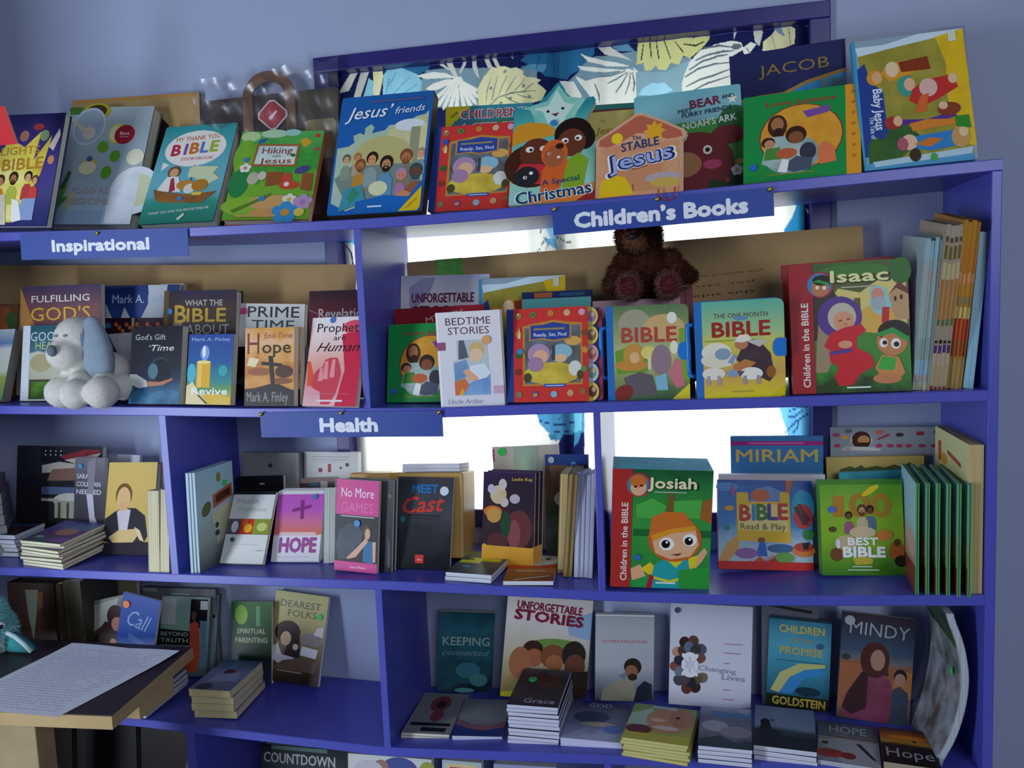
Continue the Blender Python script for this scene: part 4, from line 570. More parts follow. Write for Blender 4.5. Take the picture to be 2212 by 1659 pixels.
B['childact'] = dict(n='activity_book', l='teal children activity book with red outlined title and yellow corner, behind the red puzzle book', bg='3f8ea0', side='2f7a8c', art=[('p', [0,0,.3,0,0,.22], 'e6cf2a'), ('r', .1, .13, 1, .3, '4f8a4a~3f7aa0'), ('t', "CHILDREN'S", .56, .075, .075, 'f2ece6', dict(w=.78, b=.05)), ('t', "CHILDREN'S", .56, .075, .07, 'c22f3c', dict(w=.76)), ('t', 'ACTIVITY', .56, .2, .08, 'f2ece6', dict(w=.78, b=.05)), ('t', 'ACTIVITY', .56, .2, .075, 'c22f3c', dict(w=.76)), ('t', 'new', .1, .07, .03, '4a4420', dict(rot=38)), ('r', 0, .3, 1, 1, '3f8ea0')])
RSF = [('r', 0, 0, .085, 1, '24408c'), ('p', [.2,.19,.4,.155,.58,.13,.76,.155,.93,.17,.93,.82,.2,.83], 'c48a3c'), ('p', [.225,.21,.91,.19,.91,.8,.225,.81], '6f7f8c~5a5548'), ('e', .56, .7, .34, .12, 'dcc44a~c2a23a'), ('e', .4, .49, .14, .11, 'b48fb4'), ('e', .42, .52, .09, .075, 'e6b48a'), ('e', .36, .6, .1, .08, 'a884a4'), ('e', .68, .47, .13, .08, '8fbccc'), ('e', .66, .54, .08, .045, 'e6bc8a'), ('e', .84, .65, .08, .08, 'dcdcd4'), ('e', .82, .36, .1, .05, 'dba85a'), ('r', .56, .4, .6, .56, '4a4a52'), ('e', .26, .74, .05, .05, '4f4a2a'), ('e', .9, .72, .04, .05, '5a4a30'),
 ('p', [.28,.17,.44,.165,.58,.14,.76,.165,.8,.17,.8,.34,.58,.36,.42,.335,.28,.35], 'c48a3c'), ('p', [.3,.185,.45,.18,.58,.155,.74,.18,.78,.185,.78,.325,.58,.345,.44,.32,.3,.335], '31499a'), ('r', .34, .215, .72, .235, '9a8a5a'), ('t', 'Ready, Set, Find', .54, .285, .036, 'e6ecf4', dict(w=.4)), ('r', .46, .81, .72, .845, '3a5aa8'), ('r', .48, .825, .7, .832, 'dfe6f0')] + \
 [('e', u, v, .04, .035, c) for u, v, c in ((.15,.08,'a87a4a'),(.33,.07,'6f7f4a'),(.55,.06,'c9823a'),(.75,.06,'d8b08a'),(.93,.06,'d9a4b8'),(.15,.27,'c2823a'),(.15,.5,'2f6a3a'),(.96,.28,'8a4a3a'),(.96,.46,'d88a3a'),(.95,.66,'6f8a4a'),(.14,.68,'8a3a34'),(.15,.92,'8a7a5a'),(.35,.92,'5a4f9a'),(.58,.92,'8fb4c8'),(.78,.91,'c8a06a'),(.93,.89,'9a6a3a'))] + [('e', .35, .925, .03, .02, 'e0903a', 20), ('c', .33, .07, .015, '4f6a34'), ('c', .15, .06, .014, 'e6c49a'), ('p', [.14,.32,.16,.2,.18,.32], 'e6d49a')]
B['rsf1'] = dict(n='picture_book', k='hard', l='red framed seek and find nativity book with blue spine, on the top shelf', bg='d23a34', side='24408c', rad=.004, art=RSF, dots=[(.155, .19, '2a55c0', .006)])
XO = [(0, 0), (.1, .02), (.3, -.02), (.42, -.12), (.52, -.22), (.56, -.22), (.64, -.1), (.72, -.03), (.86, -.02), (.97, -.04), (1.0, .0), (.97, .06), (.9, .15), (.88, .2), (.95, .3), (1, .4), (1, .6), (1, 1), (0, 1)]
B['xmas'] = dict(n='board_book', l='star topped die cut Christmas board book with three children and a black lamb', bg=[(0, '2f8f9a'), (.2, '4fb4ac'), (.6, '8fd0b4'), (1, '9fd4cc')], side='cfd8d2', pg='d8dcd8', outline=XO,
 art=[('p', [.54,-.19,.66,-.06,.88,-.02,.78,.1,.72,.22,.5,.26,.28,.2,.2,.05,.1,.03,.4,-.03], '9fdcc8~7fcbb8'), ('p', [.52,-.14,.62,.0,.74,.03,.66,.12,.6,.22,.42,.2,.36,.08,.24,.04,.42,.02], 'd2efe2'), ('c', .42, .08, .014, '1c1c1c'), ('c', .6, .06, .014, '1c1c1c'), ('p', [.46,.11,.56,.1,.52,.14], '7a2a3a'),
 ('e', .26, .62, .34, .22, '4a2418'), ('p', [.0,.28,.05,.2,.2,.18,.38,.2,.52,.26,.5,.33,.3,.36,.12,.38,0,.42], 'e09a2a'), ('e', .3, .5, .2, .15, '6a3420'), ('e', .22, .46, .05, .03, 'f2ece6'), ('e', .39, .46, .05, .03, 'f2ece6'), ('c', .235, .465, .014, '1c1010'), ('c', .4, .465, .014, '1c1010'), ('p', [.06,.68,.12,.6,.4,.62,.6,.72,.5,.82,.1,.8], 'd2333c'),
 ('e', .74, .34, .23, .17, '241412'), ('e', .88, .38, .12, .12, '241412'), ('e', .72, .42, .17, .14, '6f3824'), ('e', .64, .4, .045, .03, 'f2ece6'), ('e', .8, .38, .045, .03, 'f2ece6'), ('c', .65, .405, .013, '1c1010'), ('c', .79, .385, .013, '1c1010'), ('p', [.62,.9,.66,.6,.8,.53,.92,.6,.86,.88], '8aae2a'), ('p', [.36,.98,.38,.68,.5,.56,.62,.52,.68,.6,.62,.8,.56,.98], 'e0662a'), ('e', .52, .52, .16, .14, 'e0662a'), ('e', .52, .55, .12, .11, 'b0623a'), ('c', .46, .52, .014, 'f2ece6'), ('c', .57, .56, .014, 'f2ece6'), ('c', .465, .52, .008, '1c1010'), ('e', .58, .45, .05, .03, '3a1c14'),
 ('e', .2, .73, .15, .1, '2a2a2e', -15), ('p', [.03,.7,.12,.66,.12,.74], '2a2a2e'), ('c', .18, .74, .017, 'f2ece6'), ('c', .25, .7, .017, 'f2ece6'), ('c', .185, .74, .008, '101010'), ('p', [.2,1,.3,.93,1,.83,1,1], 'e8863a'), ('p', [.78,1,1,.9,1,1], '9a2f34'), ('t', 'A Special', .6, .79, .05, '22407a', dict(w=.44, rot=6)), ('t', 'Christmas', .52, .91, .11, 'eef6f2', dict(w=.9, rot=7, b=.06)), ('t', 'Christmas', .52, .91, .11, '1f4468', dict(w=.88, rot=7, b=.025))], dots=[(.5, .21, ST, .007)])
B['yellow'] = dict(n='picture_book', k='hard', l='pale yellow storybook with thin script title peeking out behind the stable book', bg='d9c470', side='cbb25a', rad=.02, art=[('t', 'The', .28, .1, .03, 'a08a3a', dict(w=.1)), ('t', 'Jesus', .36, .2, .07, '9a8034', dict(w=.4, sh=.2)), ('t', 'Storybook', .45, .32, .06, '9a8034', dict(w=.55, sh=.2))])
B['tealback'] = dict(n='picture_book', k='hard', l='green teal book showing only a thin top strip behind the pale yellow storybook', bg='3f8a80', side='2f7068', art=[('r', 0, .05, 1, .07, '7a3034')])
SO = [(0, 0), (.04, -.04), (.2, -.18), (.45, -.4), (.52, -.4), (.75, -.24), (.97, -.05), (1.02, .02), (1.0, .1), (.97, .14), (.97, 1), (0, 1), (0, .14), (-.01, .05)]
B['stable'] = dict(n='board_book', l='house shaped tan board book with roof, two suns and blue bubble title', bg=[(0, 'd9a482'), (1, 'd2966e')], side='e6ddd0', pg='e6ddd0', outline=SO,
 art=[('p', [.03,.1,.04,.0,.24,-.16,.46,-.35,.52,-.35,.74,-.2,.95,-.02,.97,.08,.8,.1,.62,-.02,.46,-.06,.3,.06,.14,.14], 'b9644a'), ('r', .05, .13, .93, .93, 'dba27c~cf9068'), ('p', [.2,.55,.75,.5,.75,.93,.25,.93], 'c98a62'), ('star', .66, -.06, .19, 'e6a82a', 8, .6), ('c', .24, .0, .095, 'ecca2a'), ('p', [.04,1,.06,.72,.2,.62,.34,.68,.44,.97], 'e0bc1c'), ('e', .76, .74, .2, .09, 'b4a4a8'), ('e', .78, .82, .16, .08, 'c8a852'), ('p', [.4,.55,.6,.5,.58,.53,.42,.57], '9a5a40'), ('r', .42, .8, .43, .92, '8a4a34'), ('t', 'The', .46, .02, .075, '2f3f6a', dict(w=.1, rot=3)), ('t', 'STABLE', .5, .14, .14, '2f3f6a', dict(w=.42, rot=6, b=.02)), ('t', 'of', .16, .32, .06, '6a4a5a'), ('t', 'Jesus', .5, .37, .25, 'f2ece0', dict(w=.78, rot=8, b=.11)), ('t', 'Jesus', .5, .37, .25, '2a3468', dict(w=.74, rot=8, b=.08)), ('t', 'Jesus', .5, .37, .24, 'a3aede', dict(w=.7, rot=8, b=.02))])
B['bearbook'] = dict(n='board_book', k='hard', l='sky blue board book with a big dark red pink cheeked bear, top shelf', bg=[(0, '6fb4bc'), (.25, '8fc3cc'), (.42, '4f9a7a'), (.6, '3f8a4a'), (1, '3a7a40')], side='2f7a4a', rad=.004,
 art=[('p', [0,.36,.3,.4,.4,.3,1,.3,1,1,0,1], '4a9a44'), ('e', .93, .37, .16, .18, '2f6a3a'), ('e', .86, .46, .16, .09, '7a2c2e'), ('p', [.2,1,.2,.5,.4,.42,.6,.42,.8,.5,.9,.62,.92,.8,.78,.96,.72,1], '7a2c2e'), ('e', .55, .65, .34, .25, '7a2c2e'), ('e', .45, .7, .16, .12, 'b07a52'), ('c', .67, .58, .042, 'f2efe8'), ('c', .67, .58, .022, '1c1616'), ('e', .71, .72, .09, .045, 'c2456a'), ('p', [.6,1,.7,.86,.8,.9,.9,.78,1,.84,1,1], '28422e'), ('fl', .93, .8, .05, 'e8e8e0', 'd9c34a'), ('c', .84, .88, .022, 'c23a4a'), ('e', .96, .72, .04, .025, 'd9a85a'), ('star', .92, .13, .05, 'e8efdc', 5), ('t', 'MEET', .48, .19, .035, '22343c', dict(w=.13, rot=3)), ('t', 'BEAR', .67, .13, .075, '7a2440', dict(w=.28, rot=4, b=.03)), ('t', 'AND', .88, .1, .035, '22343c', dict(w=.11, rot=4)), ('t', 'FURRY FRIENDS', .68, .22, .04, '22343c', dict(w=.46, rot=4)), ('t', "NOAH'S ARK", .7, .32, .06, 'e6efea', dict(w=.5, rot=5, b=.02))])
B['jacob'] = dict(n='picture_book', k='hard', l='navy book titled in thin gold capitals above a wavy gold line, at the top right', bg='262a5c', nz=.15, side='1d2048', art=[('p', [0,.33,.25,.31,.45,.31,.65,.25,.85,.22,1,.2,1,1,0,1], 'a8803a'), ('p', [0,.355,.25,.335,.45,.335,.65,.275,.85,.245,1,.225,1,1,0,1], '2f78b4~3f93c4'), ('t', 'JACOB', .55, .14, .075, '9a7a34', dict(w=.6, b=-.004)), ('e', .32, .46, .1, .12, '3a2c22'), ('e', .58, .44, .12, .1, '4a2c20'), ('r', .78, .25, .84, .45, '6f8a8c'), ('r', .86, .26, .97, .45, '5a7a80')])
LOVE = [('e', .5, .52, .36, .37, '8a2f2a'), ('e', .5, .52, .35, .36, 'e2a83a~d9922e'), ('p', [.52,.24,.75,.2,.74,.28,.56,.32], '7a4fa0'), ('e', .3, .9, .2, .03, '2a8a3c'), ('e', .42, .72, .24, .22, '9fb8ae~7f9a94'), ('e', .3, .38, .085, .13, '4a2c1c'), ('e', .3, .36, .055, .08, 'a8704a'), ('e', .31, .46, .05, .06, '3a2218'), ('p', [.16,.8,.22,.5,.4,.5,.52,.6,.56,.85,.36,.9], 'b4c4bc~8fa6a0'), ('e', .46, .5, .09, .1, '3a241a'), ('e', .46, .53, .065, .07, '8a5234'), ('e', .22, .56, .06, .06, '3a241a'), ('e', .23, .58, .045, .05, 'c48a62'), ('p', [.18,.76,.2,.63,.32,.62,.34,.76], '4f8a3a'), ('e', .38, .7, .09, .06, 'c2603a'), ('e', .56, .7, .07, .1, '3a3a48'), ('p', [.32,.86,.46,.74,.6,.78,.58,.9,.44,.92], '50566a'), ('p', [.66,.86,.64,.68,.7,.6,.78,.68,.8,.84], 'e07a4a'), ('p', [.3,.9,.34,.76,.4,.78,.38,.92], 'e8ece8'),
 ('t', 'Love Letters', .5, .12, .055, 'c0392e', dict(w=.6)), ('r', .2, .925, .62, .94, '7a8a2e')]
B['love1'] = dict(n='picture_book', k='hard', l='green storybook with a golden oval picture and an orange lettered edge, at the top right', bg='1f8f45', side='d9922a', sp='R', nz=.06, art=[('r', .88, 0, 1, 1, 'e09a2a')] + LOVE + [('r', .93, .07+.12*k, .955, .1+.12*k, 'c07a22') for k in range(7)], dots=[(.09, .83, '2a62c8', .006)])
BABY = [('r', 0, 0, .03, 1, '3f9ac8'), ('p', [.03,.05,.3,.05,.6,.0,1,.0,1,.06,.8,.06,.3,.1,.05,.13], 'cfe2ea'), ('p', [.05,.12,.3,.09,.8,.04,.95,.02,.97,.95,.05,.95], 'a89a3a~8f8a34'), ('p', [.75,.04,1,.0,1,.9,.85,.85,.8,.5,.82,.25], 'e6c01c~d9b01c'), ('p', [.05,.7,.35,.62,.55,.8,.3,.95,.05,.95], '2f5a2a~3f6a24'), ('p', [.03,.22,.1,.18,.14,.34,.18,.36,.24,.42,.24,.62,.25,.72,.2,.78,.12,.75,.06,.8,.05,.9,.02,.9], '25408f'), ('p', [.04,.95,.97,.95,.97,1,.03,1], '4f9ac4'), ('p', [.08,.94,.97,.9,.95,.95,.1,.98], 'b4d0dc'),
 ('t', 'Baby Jesus', .185, .545, .062, 'e6ecf6', dict(w=.4, rot=-91, b=.02)), ('t', 'The Tale of', .115, .68, .035, 'd6dff0', dict(w=.22, rot=-91)), ('e', .18, .3, .075, .06, 'd9942a'), ('e', .195, .3, .045, .045, 'e0ab7c'), ('p', [.24,.27,.3,.2,.5,.19,.58,.24,.52,.3,.3,.34], 'd99a2a'), ('p', [.4,.2,.66,.18,.68,.28,.42,.28], '8a3418'), ('e', .34, .25, .06, .06, 'e6c8a0'), ('e', .45, .39, .08, .08, '3f9a8a'), ('e', .48, .38, .05, .05, 'e6b48c'), ('p', [.5,.42,.62,.36,.85,.34,.9,.44,.7,.52,.56,.56,.46,.5], 'c22f2c'), ('e', .64, .42, .08, .07, 'dcb4a8'), ('e', .86, .37, .04, .04, 'e6bc94'), ('p', [.56,.48,.64,.46,.6,.6,.5,.6], 'd9662a'),
 ('p', [.34,.68,.36,.64,.6,.66,.84,.62,.86,.66,.6,.7], '5a2f8a'), ('p', [.44,.68,.6,.66,.84,.68,.84,.72,.46,.74], 'd9822a'), ('e', .3, .66, .08, .05, 'a8342c'), ('e', .34, .65, .04, .04, 'e6b48c'), ('p', [.42,.86,.46,.78,.84,.76,.86,.88,.6,.9], '2f7fc0'), ('e', .42, .82, .07, .06, 'e6bc94'), ('e', .36, .83, .05, .05, 'b0566a'), ('p', [.46,.84,.6,.8,.72,.82,.6,.87], 'd0742a'), ('e', .8, .6, .1, .05, '8a3a24'), ('e', .75, .57, .04, .03, 'e6bc94'), ('e', .87, .82, .08, .08, 'c89a5a'), ('e', .9, .78, .04, .04, 'e6c49a'), ('p', [.84,.66,.96,.66,.97,.76,.84,.74], '2f8a2a'), ('e', .46, .92, .05, .05, '3a2a1c'), ('e', .62, .95, .03, .03, '3fa83a')]
B['baby1'] = dict(n='picture_book', k='hard', l='yellow and blue nativity book set on its side, at the top shelf end', bg='8fa8b4', side='3f93c0', rad=.002, art=BABY + [('r', .86, .015, .93, .09, 'd9d9c0')])
B['babyback'] = dict(n='picture_book', k='hard', l='grey and pink edged book standing right behind the sideways nativity book', bg='8c93a8', side='a06a86', art=[])
B['redtop'] = dict(n='hanging_card', c='card', l='plain red card hanging tilted at the far left before the navy storybook', bg='d0101c', side='b00d18', nz=.05)
B['jfriends'] = dict(n='picture_book', l='blue jigsaw edged book with a crowd of robed men, on the top shelf', bg=[(0, '2060a8'), (1, '1f66b4')], side='3a2a24', pg='4a3a30', rad=.008, nz=.05, sp='R',
 art=[('p', [.02,.44,.14,.43,.2,.4,.18,.34,.25,.32,.3,.34,.3,.28,.36,.25,.4,.28,.38,.33,.52,.31,.56,.27,.62,.27,.66,.3,.7,.25,.8,.23,.85,.21,.93,.2,.97,.17,.97,.8,.88,.86,.6,.9,.4,.92,.2,.97,.03,.9], 'b8c8a4~a8c0b0'), ('p', [.55,.32,.8,.24,.97,.2,.97,.6,.6,.6], 'd6d2a0~c8c890'), ('e', .78, .28, .16, .05, 'dfe6e8'), ('r', .8, .3, .9, .62, '9a9a78'), ('p', [.9,.3,.97,.28,.97,.55,.9,.6], 'dcd49a'), ('e', .52, .56, .33, .2, 'c2b878'), ('p', [.03,.7,.2,.6,.9,.6,.97,.8,.8,.9,.2,.92], '7a8a80')]
 + [('pp', .14, .54, .055, 'd9a070', '5a6a4a', '8a9a80'), ('pp', .26, .53, .05, 'd98a5a', 'a86a4a', 'b0a080'), ('pp', .3, .6, .07, 'c07a50', '8a4a30', 'c08a30', 1), ('pp', .42, .55, .075, 'd99a68', '2c2018', '8fa0a0'), ('pp', .78, .55, .08, 'c07a50', '8a4f30', '8a7a6a', 1), ('pp', .93, .53, .055, 'e0a878', 'b09080', '8a9aa0'), ('pp', .58, .6, .085, 'c08a60', '2c2018', '5f93b4', 1), ('pp', .75, .7, .07, 'd98a6a', 'b48ab0', 'b47aa8', 0, .8), ('pp', .9, .68, .085, '7a4a30', '3f4f54', '9a5a3a', 1), ('e', .52, .8, .1, .06, 'd9dcae'), ('p', [.12,.98,.16,.8,.34,.76,.4,.9], '3f93a4'), ('p', [.2,.86,.26,.78,.34,.84,.24,.92], '3a8a6a'), ('p', [.68,.9,.78,.82,.9,.86,.8,.92], 'd08a5a'), ('p', [.3,1,.3,.9,.6,.86,.85,.88,.97,.75,.97,1], '1f66b4'), ('p', [.76,.995,.98,.8,.98,.97,.95,.995], 'e6be1c'), ('t', 'a puzzle book', .89, .93, .02, '6a5a1a', dict(w=.14, rot=45)), ('r', .43, .94, .58, .952, 'dfe8f2'), ('r', .35, .055, .9, .072, '5a5a8a'), ('t', 'Jesus’', .33, .15, .1, 'e6ecf4', dict(w=.52, sh=.35, rot=2)), ('t', 'friends', .77, .15, .055, 'd6e0ee', dict(w=.32, sh=.3, rot=3))])
# ---- second shelf, left bay
B['farback'] = dict(n='picture_book', k='hard', l='brown green storybook standing at the far left before the cardboard sheet', bg='6a4a2a', side='4a3420', nz=.3, art=[('e', .6, .12, .3, .1, '9a5a34'), ('e', .85, .2, .1, .12, '3f6a34'), ('e', .7, .3, .12, .1, 'b4603a')])
B['fargrey'] = dict(n='hardcover_book', k='hard', l='thick pale book with blue and yellow bands, far left of the second shelf', bg=[(0, 'b8c4cc'), (.2, '5f86b4'), (.28, 'd2d6d4'), (.6, 'c4ccb8'), (.7, '9aa04a'), (1, '4f8a5a')], side='6f6a62', nz=.05, sp='R')
B['fulfil'] = dict(n='magazine', l='purple bronze book with large gold and silver title behind the plush dog', bg=[(0, '3a3054'), (.25, '7a4a48'), (.5, '5a3a48'), (1, '3a2c3c')], side='4a3a40', art=[('p', [0,0,.2,.4,0,.8], 'b07a3a'), ('t', 'FULFILLING', .5, .115, .058, 'dcd6c8', dict(w=.72)), ('t', "GOD'S", .5, .25, .115, 'dca832', dict(w=.74, b=.0)), ('t', 'PURPOSE', .5, .5, .1, 'd9cdb8', dict(w=.74))])
B['gho'] = dict(n='magazine', l='glossy white and teal cover with a plant jar, half hidden by the plush dog', bg=[(0, '2f5a6a'), (.33, '4f7a84'), (.36, 'cfd2c4'), (.7, 'b8b8a0'), (1, 'd2d2c4')], rough=.15, side='e6ecec', art=[('r', 0, 0, .14, 1, 'dfeaf0'), ('t', 'GOOD', .45, .15, .12, 'dfe6e6', dict(w=.6, b=-.006)), ('t', 'HEALTH', .55, .27, .1, 'd2d68a', dict(w=.6, b=-.006)), ('r', .16, .72, .56, .98, '4a4f34'), ('r', .2, .75, .5, .96, '5f8a3a~3f5f2c'), ('e', .36, .5, .2, .12, 'b4aa84')])
B['markmag'] = dict(n='magazine', l='blue tract with snowy peak and orange crowd, between the dog and the thin pale book', bg=[(0, '1f3a74'), (.3, '34509a'), (.38, '3a1c28'), (1, '4a2430')], side='22305c', art=[('p', [.6,.0,.85,0,.8,.3,.52,.3,.62,.15], 'cfd6dc'), ('p', [0,.24,.06,.17,.14,.3,0,.3], 'dfe6ea'), ('p', [.26,.3,.3,.2,.38,.3], 'dfe6ea'), ('t', 'Mark A. Finley', .52, .125, .075, 'b8cce8', dict(w=.76)), ('r', 0, .3, 1, .5, '3a2030')] + [('c', .2+.045*k, .36+.03*((k*7) % 3), .02, 'd2703a') for k in range(15)] + [('p', [.4,.3,.44,.3,.43,.5,.41,.5], 'c8b49a'), ('p', [.1,.45,1,.4,1,1,.4,.85], 'cfd4da~bcc2ca')], dots=[(.1, .37, ST, .007)])
B['greysmall'] = dict(n='paperback_book', l='thin pale grey book strip rising behind the snowy peak tract', bg=[(0, 'c2c6bc'), (.12, '6a6a78'), (1, '4a4a5a')], side='9a9a9a')
B['what'] = dict(n='hardcover_book', k='hard', l='thick dark brown book with huge golden Bible title, standing behind the candle paperback', bg=[(0, '2a2240'), (.2, '4a3428'), (.45, '3a2c24'), (1, '241c1c')], side='1c1a24', rad=0, art=[('p', [0,0,.07,0,.07,1,0,1], '6a5a30'), ('t', 'WHAT THE', .56, .12, .055, 'c8c4bc', dict(w=.52)), ('t', 'B', .24, .225, .165, 'd9b03a', dict(w=.16, b=.02)), ('t', 'IBLE', .6, .235, .125, 'd9b03a', dict(w=.54, b=.02)), ('t', 'SAYS', .2, .33, .03, 'c8c4bc'), ('t', 'ABOUT', .62, .37, .09, 'bcb8b4', dict(w=.6, b=-.003))], dots=[(.1, .2, ST, .007)])
B['gift'] = dict(n='paperback_book', l='black paperback with a hand holding a dark planet, right beside the plush dog', bg=[(0, '12121c'), (.5, '14182a'), (.7, '1c3050'), (.9, '3a6a8c'), (1, '4f8aa8')], side='14141c', art=[('t', "God's Gift", .38, .14, .07, 'a4acac', dict(w=.6)), ('t', 'in', .38, .255, .03, 'c2c8c8'), ('t', 'Time', .63, .28, .075, 'c8d0d0', dict(w=.44, sh=.25)), ('c', .6, .56, .165, '22384a'), ('c', .62, .57, .145, '0c121c'), ('e', .46, .58, .1, .1, '4f7684'), ('p', [.0,.62,.14,.62,.34,.7,.36,.78,.2,.8,0,.74], 'd2d8da'), ('p', [.34,.71,.6,.72,.85,.67,.86,.69,.66,.76,.36,.78], 'b4785c'), ('p', [.04,1,.1,.84,.3,.8,.5,.86,.7,.8,1,.84,1,1], '244a70~3f7a9a')])
B['revive'] = dict(n='paperback_book', l='blue paperback with a glowing yellow candle and white title', bg=[(0, '2c4a9a'), (.4, '1f5a9a'), (.65, '2a8a8c'), (.8, '6a9a4a'), (1, 'd6b43a')], side='6a645c', art=[('t', 'Mark A. Finley', .5, .075, .045, 'a8bce4', dict(w=.86)), ('e', .38, .27, .1, .11, '7f9fe0'), ('e', .36, .25, .035, .085, 'f4f6ff'), ('e', .1, .56, .1, .14, '4fb4c8'), ('e', .8, .52, .1, .08, '2fa4a0'), ('r', .21, .4, .52, .76, 'e6ae2e'), ('e', .365, .4, .155, .025, 'f2e08a'), ('r', .24, .42, .33, .76, 'f0c860'), ('p', [0,.8,.3,.85,.7,.84,1,.9,1,1,0,1], 'd9c05a~e0b83a'), ('p', [.0,1,0,.74,.14,.68,.3,.85,.5,1], 'e6d6a4'), ('p', [.22,.85,.25,.84,.5,.99,.45,.99], '3a2c1c'), ('t', 'Revive', .52, .81, .1, 'eaf2ec', dict(w=.8, b=.03))])
B['prime'] = dict(n='paperback_book', l='white paperback with heavy black capitals and a pink spot, behind the sunset cross book', bg='dcdcd6', side='cfcfc8', art=[('p', [0,.06,.08,.04,.14,.08,.1,.12,0,.12], 'e0568a'), ('t', 'PRIME', .52, .09, .115, '22343a', dict(w=.8, b=.006)), ('t', 'TIME', .52, .235, .11, '2f4448', dict(w=.66, b=.006)), ('t', 'ANSWERS', .5, .37, .1, '2f4448', dict(w=.8))])
B['blackbk'] = dict(n='paperback_book', l='low black book filling the gap below the white capitals paperback', bg='12141a', side='0e1014', art=[('p', [.0,.7,.2,.5,.16,.8], '244a3c')])
B['hope'] = dict(n='paperback_book', l='orange sunset paperback with a black cross on a hill, front copy', row=2, dx=.004, ls='orange sunset paperback directly behind the front copy with the black cross', g='orange cross paperbacks', bg=[(0, 'd99a3a'), (.2, 'e6b48a'), (.35, 'e0a85a'), (.5, 'c2742a'), (.7, 'd99a4a'), (1, 'b0622a')], nz=.35, ns=22, side='6a5a52', art=[('t', 'End-Time', .68, .1, .07, 'a85a34', dict(w=.56)), ('t', 'H', .17, .2, .27, '7a2a14', dict(w=.24, b=-.004)), ('t', 'ope', .64, .245, .155, '2c1c14', dict(w=.58, b=.01)), ('p', [.1,.37,.3,.4,.22,.5,.04,.48], 'ecdcae'), ('e', .3, .56, .25, .05, '9a5a2c'), ('e', .8, .56, .18, .08, '4a2c20'), ('e', .75, .68, .22, .04, '8a4a24'), ('p', [.48,.36,.57,.36,.62,.75,.54,.75], '22140e'), ('p', [.34,.43,.76,.46,.76,.5,.34,.475], '22140e'), ('p', [0,.78,.2,.77,.5,.72,.7,.72,.9,.78,1,.8,1,1,0,1], '1a1210'), ('t', 'Mark A. Finley', .47, .88, .12, '8a8480', dict(w=.84))])
B['revel'] = dict(n='paperback_book', l='dark maroon paperback with pale title tucked against the divider', bg=[(0, '2c1a24'), (.25, '6a2030'), (.6, '8a1c34'), (1, '9a1a30')], side='5a1c28', art=[('t', 'Revelation', .56, .215, .09, 'cfc4c0', dict(w=.8)), ('p', [0,.17,.34,.27,.33,.275,0,.18], 'b4707c')])
B['proph'] = dict(n='paperback_book', l='white and red paperback with a reaching red hand, leaning by the divider', bg=[(0, 'efe6e8'), (.2, 'f0dcd8'), (.45, 'eab4a4'), (.7, 'e29090'), (1, 'e8b8c0')], side='e6dcdc', art=[('p', [.0,.5,.06,.5,.2,.76,.05,.78], 'e0603a'), ('e', .82, .12, .22, .08, 'e2566a'), ('p', [.6,.2,1,.15,1,1,.6,1,.72,.6], 'cf2f4c'), ('p', [.12,.78,.14,.66,.2,.6,.3,.56,.34,.48,.44,.46,.56,.46,.62,.54,.66,.64,.6,.86,.5,.98,.34,.98,.3,.84,.22,.82], 'd24a58'), ('p', [.32,.7,.34,.5,.4,.5,.42,.7], 'e89a9c'), ('p', [.45,.68,.47,.48,.53,.48,.54,.68], 'e89a9c'), ('p', [.24,.72,.26,.58,.31,.57,.33,.72], 'e89a9c'), ('t', 'Prophets', .55, .12, .1, '26222c', dict(w=.86, b=-.002)), ('t', 'are', .56, .235, .06, '26222c', dict(w=.22, b=-.002)), ('t', 'Human', .55, .34, .1, '1c161c', dict(w=.8, sh=.45, b=-.004)), ('r', .1, .86, .86, .864, 'c88a94'), ('r', .26, .93, .74, .95, 'f0e2e4')], dots=[(.4, .035, '3a7ac0', .006)])
# ---- second shelf, right bay
B['unf2'] = dict(n='picture_book', l='tall pale lilac book with brown block title, at the back beside the green tape', bg=[(0, 'b4bcd2'), (.15, 'dcd8dc'), (.4, 'd6cfc8'), (1, 'c2a88a')], nz=.3, ns=8, side='8f98b0', art=[('p', [.1,.1,.25,.02,.4,.02,.3,.2,.1,.3], 'a4a2c2'), ('t', 'UNFORGETTABLE', .48, .19, .075, '6a2c48', dict(w=.7, b=.03)), ('t', 'STORIES', .48, .31, .1, '6a2c48', dict(w=.7, b=.03))])
B['myke'] = dict(n='picture_book', k='hard', l='dark red book with pale tilted title above the green oval storybook', bg='8f1c2a', side='701722', nz=.06, art=[('t', 'MY KEY', .56, .11, .065, 'd9a8a4', dict(w=.42, rot=9, b=.02))])
B['love2'] = dict(n='picture_book', k='hard', l='green oval picture storybook behind the white bedtime book on the second shelf', bg='1c8f45', side='17783a', nz=.06, art=LOVE, dots=[(.09, .86, '2a62c8', .006)])
